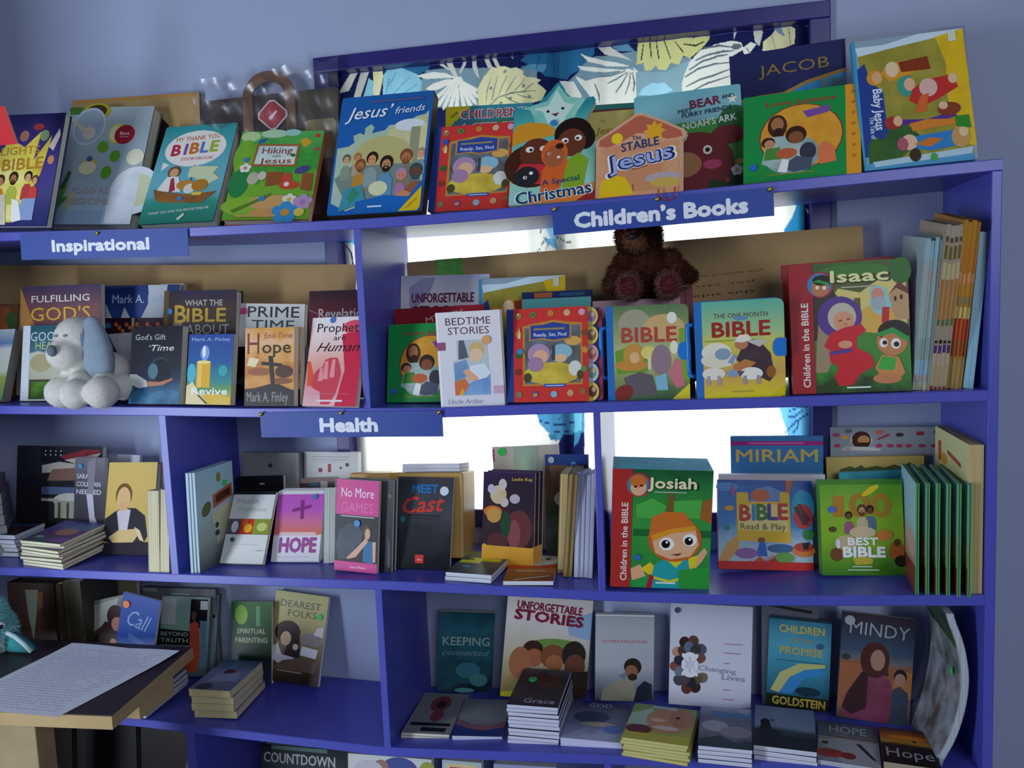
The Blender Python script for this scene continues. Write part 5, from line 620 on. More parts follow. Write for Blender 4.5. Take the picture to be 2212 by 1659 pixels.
B['bed'] = dict(n='hardcover_book', k='hard', l='white bedtime story book with a praying child in pyjamas and an orange spot', bg=[(0, 'e6e2e6'), (1, 'dcdce4')], nz=.05, rough=.2, side='dcd8da', art=[('r', 0, 0, .04, 1, 'f2f0f2'), ('t', 'BEDTIME', .5, .1, .075, '5a3c48', dict(w=.7, b=-.001)), ('t', 'STORIES', .5, .2, .075, '6a4a54', dict(w=.64, b=-.001)), ('p', [.3,.3,.78,.3,.79,.88,.24,.88,.24,.52,.3,.5], 'b8c4d0~c6ccd0'), ('p', [.34,.3,.42,.3,.48,.48,.38,.5,.32,.5], '5f6670'), ('p', [.24,.54,.44,.5,.5,.66,.25,.74], '6f93bc~86a4c8'), ('e', .62, .4, .12, .08, 'd8b878'), ('e', .6, .46, .1, .07, 'ecc8a4'), ('p', [.46,.66,.5,.57,.72,.55,.82,.66,.7,.76,.5,.74], 'e2e8f0'), ('p', [.38,.62,.46,.6,.62,.7,.6,.75,.46,.72], 'e6b088'), ('p', [.24,.74,.4,.7,.5,.8,.4,.88,.24,.88], 'd9764a'), ('p', [.3,.88,.36,.8,.4,.88], 'e6b43a'), ('p', [.36,.88,.5,.74,.74,.7,.8,.66,.79,.88], '6f9ad0~8fb2dc'), ('r', 0, .315, .13, .4, 'a0587c'), ('r', .84, .79, 1, .87, 'd0a8c2'), ('t', 'Uncle Arthur', .4, .945, .05, 'b8b4c4', dict(w=.56, sh=.3))], dots=[(.77, .305, 'e2a35a', .0085, 'round orange seal')])
B['baby2'] = dict(n='picture_book', k='hard', l='sideways nativity book with yellow corner showing its top edge against the cardboard', bg='8fa8b4', side='3f93c0', art=BABY + [('r', .86, .015, .93, .09, 'd9d9c0')])
B['dkblue'] = dict(n='picture_book', k='hard', l='dark navy book with an orange patch, showing its top above the teal book', bg='22305f', side='1c284c', art=[('r', .18, .01, .44, .06, 'b0603a'), ('r', .55, .02, .9, .05, '2f5a7a')])
B['teal2'] = dict(n='picture_book', k='hard', l='plain pale teal book standing right behind the red tabbed book', bg='5fa4a4', side='4a8f90', nz=.08)
B['rsf2'] = dict(n='tabbed_picture_book', k='hard', l='red framed seek and find book with five round picture tabs on its right, second shelf', bg='d23a34', side='24408c', rad=.004, art=RSF, dots=[(.17, .46, '2a8ac0', .006)])
B['pinkR'] = dict(n='picture_book', k='hard', l='dusty pink book rising behind the right paw of the teddy bear', bg='8a4a56', side='6f3a48', art=[('r', .72, .02, .78, 1, '7a2f40')])
CASE = dict(n='carry_case_book', k='hard', rad=.012, side='2a6cb4', pg='d8d2c0', rough=.15, nz=.15)
B['case1'] = dict(CASE, l='blue handled carry case book with a lion and faded red title under the bear', bg=[(0, '5a7a54'), (.2, '8a9a6a'), (.5, 'c0c08a'), (.8, '8a9a5a'), (1, '4a6a4a')], art=[('r', 0, 0, .085, 1, '2f74c0'), ('e', .35, .2, .2, .16, 'a8a48a'), ('e', .7, .24, .25, .14, 'd2b078'), ('t', 'BIBLE', .52, .31, .15, 'b8503f', dict(w=.66, b=.03)), ('p', [.1,.48,.3,.42,.5,.48,.5,.7,.12,.72], '6fa03a'), ('e', .33, .52, .13, .12, 'd2964a'), ('e', .3, .63, .2, .06, 'd08f44'), ('e', .34, .55, .06, .06, 'e6bc84'), ('e', .52, .5, .1, .07, 'e6d878'), ('r', .5, .55, .54, .68, 'e2dcb0'), ('p', [.25,.95,.2,.76,.4,.7,.55,.74,.6,.95], '6a6266'), ('e', .66, .58, .12, .16, '9a8088'), ('p', [.74,.74,.84,.56,.92,.62,.94,.85,.84,.88], 'd27a84'), ('e', .82, .45, .05, .07, 'f0eac8'), ('e', .8, .14, .06, .06, 'eceade'), ('p', [.58,.76,.72,.72,.74,.9,.6,.9], '86bcd0'), ('e', .2, .92, .12, .08, '8a3a34', 30), ('p', [.78,1,1,.83,1,1], 'e2d23a'), ('p', [.88,.26,1,.24,1,.8,.92,.8], '86a83a')])  # pale ellipses are part artwork, part glare put into the print
B['case2'] = dict(CASE, l='blue handled carry case book with sheep and a kneeling shepherd, red title on green sky', bg=[(0, '5fb8a0'), (.3, 'a8c890'), (.4, 'd8cf5a'), (.75, 'd2a85a'), (.85, 'dcb84a'), (1, 'e0cf30')], nz=.1, art=[('r', 0, 0, .085, 1, '2f74c0'), ('t', 'THE ONE MONTH', .52, .15, .045, '6a5a4a', dict(w=.6)), ('e', .52, .18, .08, .025, '6f93b4'), ('t', 'BIBLE', .52, .29, .145, 'a8342c', dict(w=.64, b=.03)), ('r', .1, .4, .72, .408, '7a8a4a'), ('e', .24, .52, .17, .1, 'ece6cc'), ('e', .26, .6, .2, .08, 'e6e0c8'), ('e', .31, .54, .09, .06, '8fa4b8'), ('p', [.36,.63,.42,.55,.47,.56,.42,.65], '8fa4b8'), ('p', [.46,.6,.56,.42,.72,.42,.84,.55,.88,.78,.82,.84,.66,.76,.56,.72], '564448~4a3a40'), ('e', .52, .45, .075, .05, 'c2805a'), ('p', [.44,.42,.5,.35,.6,.35,.64,.4,.54,.43], 'ece6d4'), ('p', [.58,.42,.7,.4,.84,.42,.72,.48], 'c8c4bc'), ('p', [.42,.66,.56,.6,.68,.64,.56,.72,.44,.72], 'c2804a'), ('e', .2, .74, .13, .065, 'ece6d4'), ('e', .42, .74, .07, .04, '8fa4c0'), ('e', .62, .75, .13, .065, 'f0ece0'), ('r', .12, .76, .16, .86, 'b0a0b0'), ('r', .24, .76, .28, .86, 'b0a0b0'), ('r', .53, .77, .57, .86, 'a898a8'), ('r', .68, .77, .72, .86, 'a898a8'), ('p', [.46,.72,.55,.72,.5,.78], '6a5a60'), ('e', .84, .74, .05, .06, 'a0622c'), ('r', .4, .925, .64, .937, 'b0a04a'), ('p', [.84,.99,.99,.88,.99,.99], 'd6c41c')])
def KID(title, ttl):
    base = [('r', 0, 0, .2, 1, 'a02228'), ('r', 0, 0, .012, 1, 'c86a6a'), ('t', 'Children in the BIBLE', .125, .64, .052, 'e6e0d8', dict(w=.9, rot=90, b=.02))]
    return base
B['isaac'] = dict(n='picture_book', k='hard', l='red spined picture book with an old couple and a boy in green headband', bg=[(0, '3f6a2a'), (.12, '4a5a34'), (.3, '6a6a3a'), (.55, '4f8a34'), (.8, '3a8a2c'), (1, '28421c')], nz=.3, ns=26, side='a02228',
 art=[('p', [.3,.32,.42,.2,.6,.24,.75,.15,.98,.14,.98,.5,.6,.5,.3,.42], 'dcc878'), ('p', [.2,.1,.3,.12,.44,.3,.34,.5,.2,.6], '3a3a2a'), ('e', .94, .09, .09, .1, '2f6a24'), ('e', .55, .07, .3, .05, '3f7a2c'), ('p', [.84,.26,.92,.18,1,.24,1,.46,.86,.46], 'c2966a'), ('e', .89, .3, .012, .02, '3a2418'), ('e', .94, .29, .012, .02, '3a2418'), ('p', [.84,.26,.92,.17,1,.23,1,.27,.9,.22], '6a3a2a'), ('r', .55, .28, .6, .46, '6a5a2c'), ('p', [.2,.84,.24,.45,.34,.4,.38,.7,.3,.84], 'a08a6a'),
 ('p', [.56,.5,.6,.38,.68,.34,.82,.35,.88,.42,.9,.52,.76,.56,.62,.54], 'dcae4a'), ('p', [.68,.35,.68,.22,.74,.19,.82,.22,.86,.36,.78,.42,.72,.4], '8fccc8'), ('e', .745, .27, .055, .06, 'd98a7a'), ('e', .75, .33, .06, .055, 'a4b0b4'), ('p', [.78,.36,.84,.36,.83,.47,.77,.48], 'c02430'), ('e', .42, .42, .19, .16, '5a3a8a'), ('e', .44, .42, .12, .11, 'c4bca8'), ('e', .455, .45, .09, .075, 'dc9a74'), ('p', [.41,.445,.44,.44,.44,.45,.41,.455], '6a3a2c'), ('p', [.48,.435,.51,.43,.51,.44,.48,.445], '6a3a2c'), ('e', .47, .475, .012, .01, 'c2785a'), ('p', [.28,.64,.34,.54,.46,.5,.6,.48,.64,.53,.56,.58,.55,.68,.38,.7], 'd01f2c'), ('p', [.32,.68,.56,.66,.68,.72,.7,.8,.58,.86,.52,.94,.4,.95,.36,.88,.4,.8,.33,.76], 'd01f2c'), ('p', [.33,.68,.5,.66,.52,.69,.34,.71], '5a3a8a'), ('e', .46, .63, .06, .03, 'dc9a74'),
 ('e', .85, .62, .13, .11, 'c8804f'), ('e', .87, .545, .135, .085, '241c18'), ('e', .85, .635, .11, .075, 'c8804f'), ('p', [.73,.555,.86,.515,.99,.595,.98,.635,.86,.56,.74,.585], '2a9a44'), ('e', .78, .63, .035, .035, 'f0ece4'), ('e', .88, .64, .04, .04, 'f0ece4'), ('c', .79, .63, .017, '1c1412'), ('c', .885, .645, .02, '1c1412'), ('p', [.7,.82,.76,.72,.9,.74,.95,.86,.88,.92,.76,.9], 'd28a4a'), ('p', [.72,.83,.76,.73,.88,.75,.86,.84], '3faa3a'), ('e', .8, .9, .12, .04, 'c8804f'),
 ('r', 0, 0, .2, 1, 'a02228'), ('t', 'Children in the BIBLE', .125, .625, .05, 'e6e0d8', dict(w=.76, rot=90, b=.02)), ('c', .265, .165, .1, 'b02a50'), ('c', .26, .165, .088, '3a86b8'), ('e', .265, .19, .075, .065, 'c07a50'), ('e', .28, .13, .08, .04, '241c18'), ('p', [.2,.14,.25,.125,.34,.15,.34,.175,.26,.15], '2a9a44'), ('c', .24, .185, .014, 'f0ece4'), ('c', .3, .19, .014, 'f0ece4'), ('t', 'Isaac', .6, .115, .085, '2a3418', dict(w=.5, b=.06)), ('t', 'Isaac', .595, .11, .085, 'e6e2a0', dict(w=.48, b=.035)), ('r', .44, .19, .72, .2, 'b8b4a0'), ('r', .46, .955, .66, .967, 'e6e6dc')])
B['purple'] = dict(n='picture_book', k='hard', l='purple edged red book right behind the old couple picture book', bg='a02a24', side='6a2a8a', art=[])
# ---- third shelf, left
B['stackdark'] = dict(n='paperback_book', stack=5, l='dark topped paperback on the white edged pile at the far left of the third shelf', ls='white edged paperback, {} of the low pile at the far left', g='white edged pile by the left margin', bg=[(0, '1c2038'), (1, '28242c')], side='1a1c28', pg='dfe4f0', art=[('e', .75, .6, .2, .2, '4a1c24'), ('p', [.3,.2,1,.1,1,.3,.4,.4], '3a4a6a')])
B['stackpurple'] = dict(n='paperback_book', stack=8, jit=.005, l='purple and teal painted paperback topping the cream pile on the third shelf', ls='cream paged paperback, {} of the pile beside the small standing cream pair', g='cream paged pile on the third shelf', bg=[(0, '4a4a8a'), (.3, '5a5a9a'), (.6, '6a4a7a'), (1, '4a6a62')], nz=.5, ns=24, side='4a4438', pg='e6dfc0', art=[('e', .6, .5, .25, .16, 'b07a6a'), ('p', [.5,.1,1,.2,1,.4,.5,.35], '5f7a9a'), ('p', [.4,.9,.8,.72,1,.75,1,.98], '8a5a98'), ('e', .25, .78, .1, .05, '8fb0a0')])
B['flag'] = dict(n='paperback_book', l='dark book with striped flag above white domed building, back of third shelf', bg=[(0, '2c2a34'), (.5, '24242c'), (1, '201418')], side='1a1a22', art=[('p', [.28,.0,.5,.03,.6,.14,.4,.2,.28,.16], '141820'), ('p', [.5,.1,.8,.03,.98,.03,.8,.16,.58,.14], '8a2c34'), ('p', [.56,.14,.8,.1,.98,.06,.9,.16,.7,.18], 'c8c0b8'), ('p', [.3,.2,.5,.16,.9,.2,.9,.24,.3,.28], 'c4beb2'), ('p', [.42,.24,.92,.2,.92,.34,.36,.36], '8a6a5a'), ('r', .3, .42, .9, .5, '5a6a90'), ('e', .64, .56, .2, .08, 'cfd0c4'), ('r', .46, .56, .82, .74, 'a8a894'), ('r', .5, .58, .53, .74, '4a4a40'), ('r', .6, .58, .63, .74, '4a4a40'), ('r', .7, .58, .73, .74, '4a4a40'), ('r', .3, .54, .5, .57, 'b4b4a8')] + [('c', .34+.06*(k % 4), .05+.04*(k//4), .009, 'c8c8c0') for k in range(8)])
B['whitebk3'] = dict(n='paperback_book', l='thin white booklet edge above the dark knife cover on the third shelf', bg='b4b8c8', side='c4c8d4', art=[])
B['sarah'] = dict(n='paperback_book', l='dark grey paperback with a white pillar shape, beside the suited man cover', bg=[(0, '7a7884'), (.4, '4a4650'), (1, '2c242c')], side='2c2a30', art=[('t', 'SARAH', .32, .21, .05, 'd8d8de', dict(w=.5, b=.02)), ('t', 'COLEMAN', .46, .295, .05, 'd8d8de', dict(w=.78, b=.02)), ('t', 'NEEDED', .48, .38, .05, 'd8d8de', dict(w=.82, b=.02)), ('p', [.4,.4,.62,.4,.7,.65,.9,.8,.96,.95,.8,.98,.6,.85,.5,.62], 'c4c4d4'), ('p', [.4,.06,.7,.0,.64,.4,.46,.4], '8a8894')], dots=[(.2, .1, '2f9ac8', .006)])
B['man'] = dict(n='hardcover_book', k='hard', l='tan covered book with a man in a dark suit, leaning beside the cream pair', bg=[(0, 'dcc070'), (.4, 'd6b868'), (1, 'c8a85a')], side='a88a4a', rough=.2, art=[('p', [.0,.62,.2,.54,.36,.5,.62,.5,.82,.58,.9,.8,.8,.9,.3,.9,.0,.86], '33323a'), ('p', [.24,.54,.36,.5,.52,.52,.48,.74,.32,.78], 'cfc8cc'), ('e', .36, .36, .17, .13, '7a5a2c'), ('e', .36, .4, .14, .13, 'e2ba84'), ('e', .36, .48, .1, .05, 'dcb07a'), ('p', [.1,.82,.3,.74,.7,.72,.7,.8,.5,.95,.3,.93], 'd8bc80'), ('p', [.62,.7,.74,.74,.84,.86,.74,.84], 'e0d0a8'), ('p', [0,.88,1,.86,1,1,0,1], '2f2a34')])
# ---- third shelf, middle
B['blues'] = dict(n='paperback_book', row=3, dx=-.002, l='pale blue booklet with leaf pictures, front one of the fan by the divider', ls='pale blue booklet, {} of the fan by the third shelf divider', g='pale blue fanned booklets', bg=[(0, '9fc4d2'), (.4, 'a8cbd4'), (.7, 'a0b0a4'), (1, '5f6a6a')], side='a4c0cc', pg='b8cdd6', art=[('e', .6, .12, .06, .05, '8a8a3a'), ('e', .25, .4, .14, .06, '5a6a3a', 40), ('p', [.42,.28,.95,.22,.97,.36,.42,.42], 'b0603a'), ('p', [.5,.3,.9,.26,.9,.34,.5,.38], '4a2418'), ('p', [.38,.46,.9,.4,.9,.7,.5,.8], 'd2cfa8'), ('e', .5, .6, .05, .03, '3a4a54'), ('e', .5, .68, .06, .03, '3a4a54')], dots=[(.75, .2, '30d060', .007)])
B['greyback'] = dict(n='hardcover_book', l='grey book with a dark dot standing at the back under the health sign', bg=[(0, '8f908c'), (1, '7a7c7c')], side='6f716e', pg='8a8c88', dots=[(.5, .14, '2a3a4a', .005, 'dark round sticker')])
B['whiteback'] = dict(n='hardcover_book', l='thick white book with small red figures standing at the back under the health sign', bg='c8c8c4', side='c4c6c8', pg='d4d6d8', art=[('r', .14, .05, .84, .056, '8a8c90'), ('r', .16, .08, .8, .086, '8a8c90'), ('r', .14, .105, .6, .11, '9a9ca0'), ('r', .44, .13, .5, .22, '9a2a34'), ('e', .3, .2, .04, .025, '8a2a30'), ('c', .8, .135, .02, '2a2f3a'), ('c', .68, .17, .014, '7a2a30')])
B['black3'] = dict(n='paperback_book', l='black book standing above the white health paperback', bg='15151a', side='101014', art=[('r', .5, .1, .6, .12, 'b8b8b8')])
B['cup'] = dict(n='paperback_book', l='brown grey curved top book behind the pink cross paperbacks', bg=[(0, '8a7468'), (.1, '3a302e'), (1, '3a302e')], side='7a6a60', art=[('p', [.0,.03,.2,.0,.7,-.0,1,.02,1,.06,0,.08], '8a7468'), ('r', .72, .05, .86, .3, 'a8a49c'), ('e', .6, .1, .1, .03, '2f5a6a')])
B['health'] = dict(n='paperback_book', l='white health paperback with a strip of fruit photos, between blue booklets and pink cross books', bg=[(0, 'd6dad4'), (1, 'dfe0dc')], nz=.05, side='1c1c20', art=[('r', 0, 0, 1, .045, '1c1c22'), ('t', 'Health', .38, .135, .07, '8fa4ac', dict(w=.5, b=-.006)), ('t', 'Wellness', .5, .25, .06, 'a0b4a8', dict(w=.7, b=-.006)), ('r', .0, .39, 1, .6, '4a5a3a'), ('r', 0, .39, .3, .6, '5a5a68'), ('e', .18, .5, .08, .08, 'd6d6d8'), ('r', .3, .39, .62, .6, 'c23a24'), ('e', .5, .52, .1, .06, 'e6a82a'), ('e', .4, .44, .07, .05, 'd8642a'), ('r', .62, .39, 1, .6, '8a9a34'), ('e', .82, .5, .12, .06, 'c8cf7a'), ('r', .0, .6, 1, .605, '3a3a34'), ('r', .1, .74, .8, .744, 'b0b4b4'), ('r', .78, .82, .95, .826, '5a6a78')], dots=[(.19, .68, '2a5a70', .005)])
B['hopeP'] = dict(n='paperback_book', row=4, dx=.001, l='pink and orange paperback with a soft cross, front copy of its row', ls='pink cross paperback, {} copy in its leaning row', g='pink cross paperbacks', bg=[(0, 'c25ab4'), (.25, 'c060c0'), (.45, 'd87a9a'), (.62, 'e07a5a'), (.64, 'e6e2e6'), (1, 'e8e6ea')], nz=.03, side='d8d6da', pg='d8dcd8', art=[('r', 0, 0, 1, .05, 'd8d8d6'), ('p', [.5,.14,.58,.13,.6,.4,.53,.41], '8a3a80'), ('p', [.34,.26,.74,.2,.74,.25,.34,.31], '8a3a80'), ('r', .12, .59, .88, .64, 'e6c8cc'), ('r', 0, .655, 1, 1, 'e8e6ea'), ('t', 'HOPE', .53, .77, .19, 'a85a9a', dict(w=.76, b=.05)), ('r', .1, .93, .8, .94, 'd0c8d4')], dots=[(.8, .09, '3a7ab8', .006)])
B['games'] = dict(n='paperback_book', l='pink and black paperback with a couple holding hands, at the third shelf edge', bg=[(0, '2a262c'), (.5, '20242c'), (1, '241c20')], side='4a4648', art=[('r', 0, 0, 1, .385, 'd0408c'), ('t', 'No More', .5, .14, .1, 'efe6ee', dict(w=.76, b=-.002)), ('t', 'GAMES', .5, .3, .1, 'e86ab0', dict(w=.74, b=.006)), ('r', .12, .395, .9, .405, 'cfc8cc'), ('p', [.02,.72,.1,.56,.3,.48,.5,.48,.66,.56,.62,.68,.5,.72,.4,.86,.1,.88], '44525a~36444e'), ('e', .74, .56, .1, .08, '5a3a30'), ('e', .76, .58, .06, .06, 'd8a88c'), ('p', [.66,.88,.68,.68,.72,.65,.92,.66,.9,.9], '2a6a9a'), ('p', [.66,.66,.72,.62,.78,.66,.5,.84,.3,.87,.3,.85], 'd8a88c'), ('p', [.88,.66,.96,.66,.96,.88,.9,.88], 'd8a88c'), ('r', 0, .895, 1, 1, 'd0408c'), ('t', 'Love More', .55, .95, .03, 'efd0e0', dict(w=.36))], dots=[(.52, .47, '2f8ad0', .007)])
B['games2'] = dict(n='paperback_book', row=2, dx=.003, l='black grey paperback half hidden directly behind the pink couple paperback', ls='black grey paperback, second one behind the pink couple paperback', bg=[(0, '54545a'), (.45, '3a3a40'), (1, '1c1c22')], side='2c2c30', art=[('t', 'e', .93, .16, .06, '8a8a90', dict(b=0)), ('p', [.9,.6,.97,.7,.97,.95,.92,.95], '55555c')])
B['cast'] = dict(n='paperback_book', l='black paperback with blue block word and red script word, leaning on the brown parcel', bg=[(0, '3a3c42'), (.3, '4a4c52'), (.6, '34363a'), (1, '1c1e22')], nz=.35, side='5a5a60', rough=.25, art=[('t', 'MEET', .5, .13, .09, '2a7ac0', dict(w=.46, b=.03)), ('c', .84, .15, .05, 'dfe4ea'), ('t', 'Cast', .48, .3, .17, 'd8443a', dict(w=.74, sh=.35, rot=5, b=.02)), ('r', .2, .42, .8, .428, '1c1c1e'), ('r', .25, .45, .75, .456, '2a2a2c'), ('r', .38, .85, .53, .94, 'd8443a'), ('t', 'the', .455, .9, .02, 'f2d8d4', dict(w=.08))], dots=[(.13, .47, '2f7a90', .006)])
B['flower'] = dict(n='paperback_book', row=3, dx=.006, dy=.002, l='dark purple paperback with pale flowers and yellow foot, front copy', ls='dark purple flower paperback, {} copy behind the front one', g='purple flower paperbacks', bg=[(0, '3a2050'), (.2, '2c2030'), (.5, '3a2a30'), (.8, '2c1c20'), (1, '2a1a1c')], nz=.35, side='b8a4a8', pg='c8bab4', art=[('e', .3, .74, .2, .1, '5a2c2c'), ('e', .7, .6, .26, .2, '6a3434'), ('e', .62, .66, .12, .16, '8a4a4a'), ('e', .45, .55, .1, .14, '24482c'), ('e', .2, .42, .18, .06, 'd8742a'), ('e', .3, .24, .16, .1, 'd8c49a~c8b088'), ('e', .16, .18, .07, .05, 'c8bcd0'), ('e', .38, .13, .08, .06, 'cfc4c0'), ('e', .42, .32, .08, .05, 'cfc0b8'), ('e', .22, .46, .14, .08, 'c8964a'), ('e', .62, .28, .1, .05, 'c0b0c0'), ('p', [.0,.78,.05,.76,.1,.78,.95,.79,1,.78,1,1,0,1], 'e2a83a~d99a2e'), ('t', 'Leslie Kay', .76, .07, .032, 'd8bc4a', dict(w=.4))])
B['creamdoc'] = dict(n='paperback_book', l='cream and pale green book with a green sticker at the back by the window', bg='cfc8b0', side='b04a54', nz=.05, art=[('r', .32, 0, .7, 1, 'a8bca0'), ('r', 0, .02, .03, .14, 'c04a5a')], dots=[(.15, .045, '2fd050', .009)])
B['ryb'] = dict(n='paperback_book', l='dark painted book with a blue top band, leaning beside the standing tan book', bg=[(0, '3a4a6a'), (.12, '4a4038'), (.3, '6a4a3a'), (.5, '2a4a34'), (.75, '5a6058'), (1, '1c1c20')], nz=.3, side='2a3a5c', art=[('r', 0, 0, 1, .1, '2f4a84'), ('t', 'Ry', .72, .12, .1, '5aa0d0', dict(w=.3, sh=.3)), ('p', [.1,.1,.5,.1,.4,.3,.15,.25], '7a5a44'), ('e', .5, .42, .3, .08, 'b0aca4'), ('e', .7, .72, .3, .1, 'a8aca8')], dots=[(.15, .05, 'b4bcc8', .007)])
B['flatA'] = dict(n='paperback_book', stack=2, jit=.002, l='grey booklet with yellow title block lying on top of its pair at the shelf edge', ls='white edged booklet lying beneath the yellow titled one', g='yellow titled flat booklets', bg=[(0, '8a8a3a'), (.4, '4a5460'), (1, '3a424a')], nz=.4, ns=24, side='5a626a', pg='d8dee8', art=[('r', .2, .3, .9, .44, 'e0e020'), ('r', .05, .42, .5, .54, 'd8d81c'), ('r', .1, .34, .3, .4, '2a2a1c'), ('e', .3, .7, .1, .04, '3f9ac8')])
B['flatB'] = dict(n='paperback_book', l='single orange brown booklet lying flat next to the standing tan book', bg=[(0, 'b0673a'), (.5, 'c07a3a'), (1, '8a4f30')], nz=.3, side='8a5a40', pg='dfe2ea', art=[('p', [0,.0,1,.0,1,.35,.5,.45,.0,.3], 'd8d4cc'), ('p', [0,.38,.6,.42,1,.36,1,.5,0,.52], 'd8502a'), ('e', .5, .2, .08, .06, '5a4a3a'), ('e', .8, .15, .06, .05, '6a5a4a'), ('r', .2, .6, .8, .65, 'd8b89a'), ('p', [.2,.95,.9,.8,.9,.83,.2,.98], 'e6d8c8')])
# ---- third shelf, right
B['josiah'] = dict(n='picture_book', k='hard', row=9, dx=.0006, l='red spined picture book with a big eyed crowned boy, front copy of its long row', ls='red and teal edged children book, {} in the row behind the crowned boy cover', g='row of red spined children books', bg=[(0, '1f5a34'), (.2, '2a7a3c'), (.5, '3f9a44'), (.8, '2f8a3a'), (1, '2a9a4a')], nz=.3, side='3a9ab4', spine='a02c34', pg='9fc8cc', rough=.25,
 art=[('p', [.24,.3,.4,.24,.55,.3,.5,.42,.25,.4], '4fae4a'), ('p', [.6,.26,.9,.24,.88,.4,.62,.4], '4fae4a'), ('p', [.56,.2,.62,.2,.62,.38,.54,.4], '7a5a30'), ('p', [.9,.26,1,.22,1,.44,.88,.4], 'a0622c'), ('r', .22, .5, 1, .56, '1f6a34'), ('p', [.2,.84,.3,.8,.36,.9,.22,.94], 'e2a882'), ('p', [.3,.84,.4,.78,.48,.84,.42,.9], 'e0cc2a'), ('p', [.4,.98,.44,.8,.52,.76,.78,.75,.86,.8,.82,1,.4,1], '2aa0a4'), ('p', [.56,.75,.74,.75,.66,.82], 'e0cc2a'), ('p', [.44,.9,.6,.93,.8,.88,.8,.9,.6,.955,.44,.92], 'e0cc2a'), ('p', [.36,1,.4,.88,.44,.9,.42,1], 'b02238'), ('p', [.78,.78,.86,.72,.94,.64,.97,.68,.92,.76,.86,.82], 'e2a882'), ('p', [.78,.73,.88,.71,.86,.8,.8,.84], 'e0cc2a'), ('p', [.68,.84,1,.8,1,1,.7,1], '2f9a3c'),
 ('e', .64, .58, .27, .19, 'c8642a'), ('p', [.4,.56,.5,.5,.84,.48,.88,.62,.8,.72,.6,.75,.45,.7], 'e2b08a'), ('p', [.38,.56,.4,.4,.52,.35,.72,.35,.82,.44,.84,.49,.6,.52,.42,.6], 'd0702c'), ('p', [.4,.55,.6,.49,.84,.46,.84,.5,.6,.53,.42,.6], 'e0962a'), ('e', .56, .62, .075, .055, 'f2efe8'), ('e', .79, .58, .07, .052, 'f2efe8'), ('c', .55, .62, .035, '1c1412'), ('c', .78, .59, .034, '1c1412'), ('c', .56, .605, .01, 'ffffff'), ('c', .79, .575, .01, 'ffffff'), ('p', [.6,.71,.72,.69,.68,.72], '8a3a34'),
 ('r', 0, 0, .2, 1, 'b0302e'), ('t', 'Children in the BIBLE', .13, .61, .05, 'e2dcd4', dict(w=.83, rot=90, b=.02)), ('c', .26, .13, .1, 'b83a3c'), ('c', .255, .13, .085, '3a86a0'), ('e', .26, .15, .08, .07, 'e2b08a'), ('e', .255, .1, .08, .05, 'd0702c'), ('c', .23, .145, .01, '1c1412'), ('c', .29, .135, .01, '1c1412'), ('t', 'Josiah', .6, .115, .085, '18341c', dict(w=.5, b=.06)), ('t', 'Josiah', .595, .11, .085, 'e6e2b4', dict(w=.48, b=.035)), ('r', .42, .18, .74, .19, 'a8b4a0'), ('r', .46, .945, .66, .958, 'dfeae8')], dots=[(.27, .74, '2a6ac0', .006)])
B['miriam'] = dict(n='picture_book', k='hard', l='blue book titled in big gold capitals under a magenta band, before the window', bg='3f7fb0', nz=.15, side='2f6a98', art=[('r', 0, .04, 1, .075, 'b02a80'), ('t', 'MIRIAM', .5, .16, .1, 'd9b85a', dict(w=.88, b=.02)), ('r', .2, .053, .8, .06, 'd890c0')])
B['whitethick'] = dict(n='hardcover_book', l='thick white paged book lying back between the blue gold titled book and the play book', bg='cfd2da', side='c8ccd6', pg='d8dbe4')
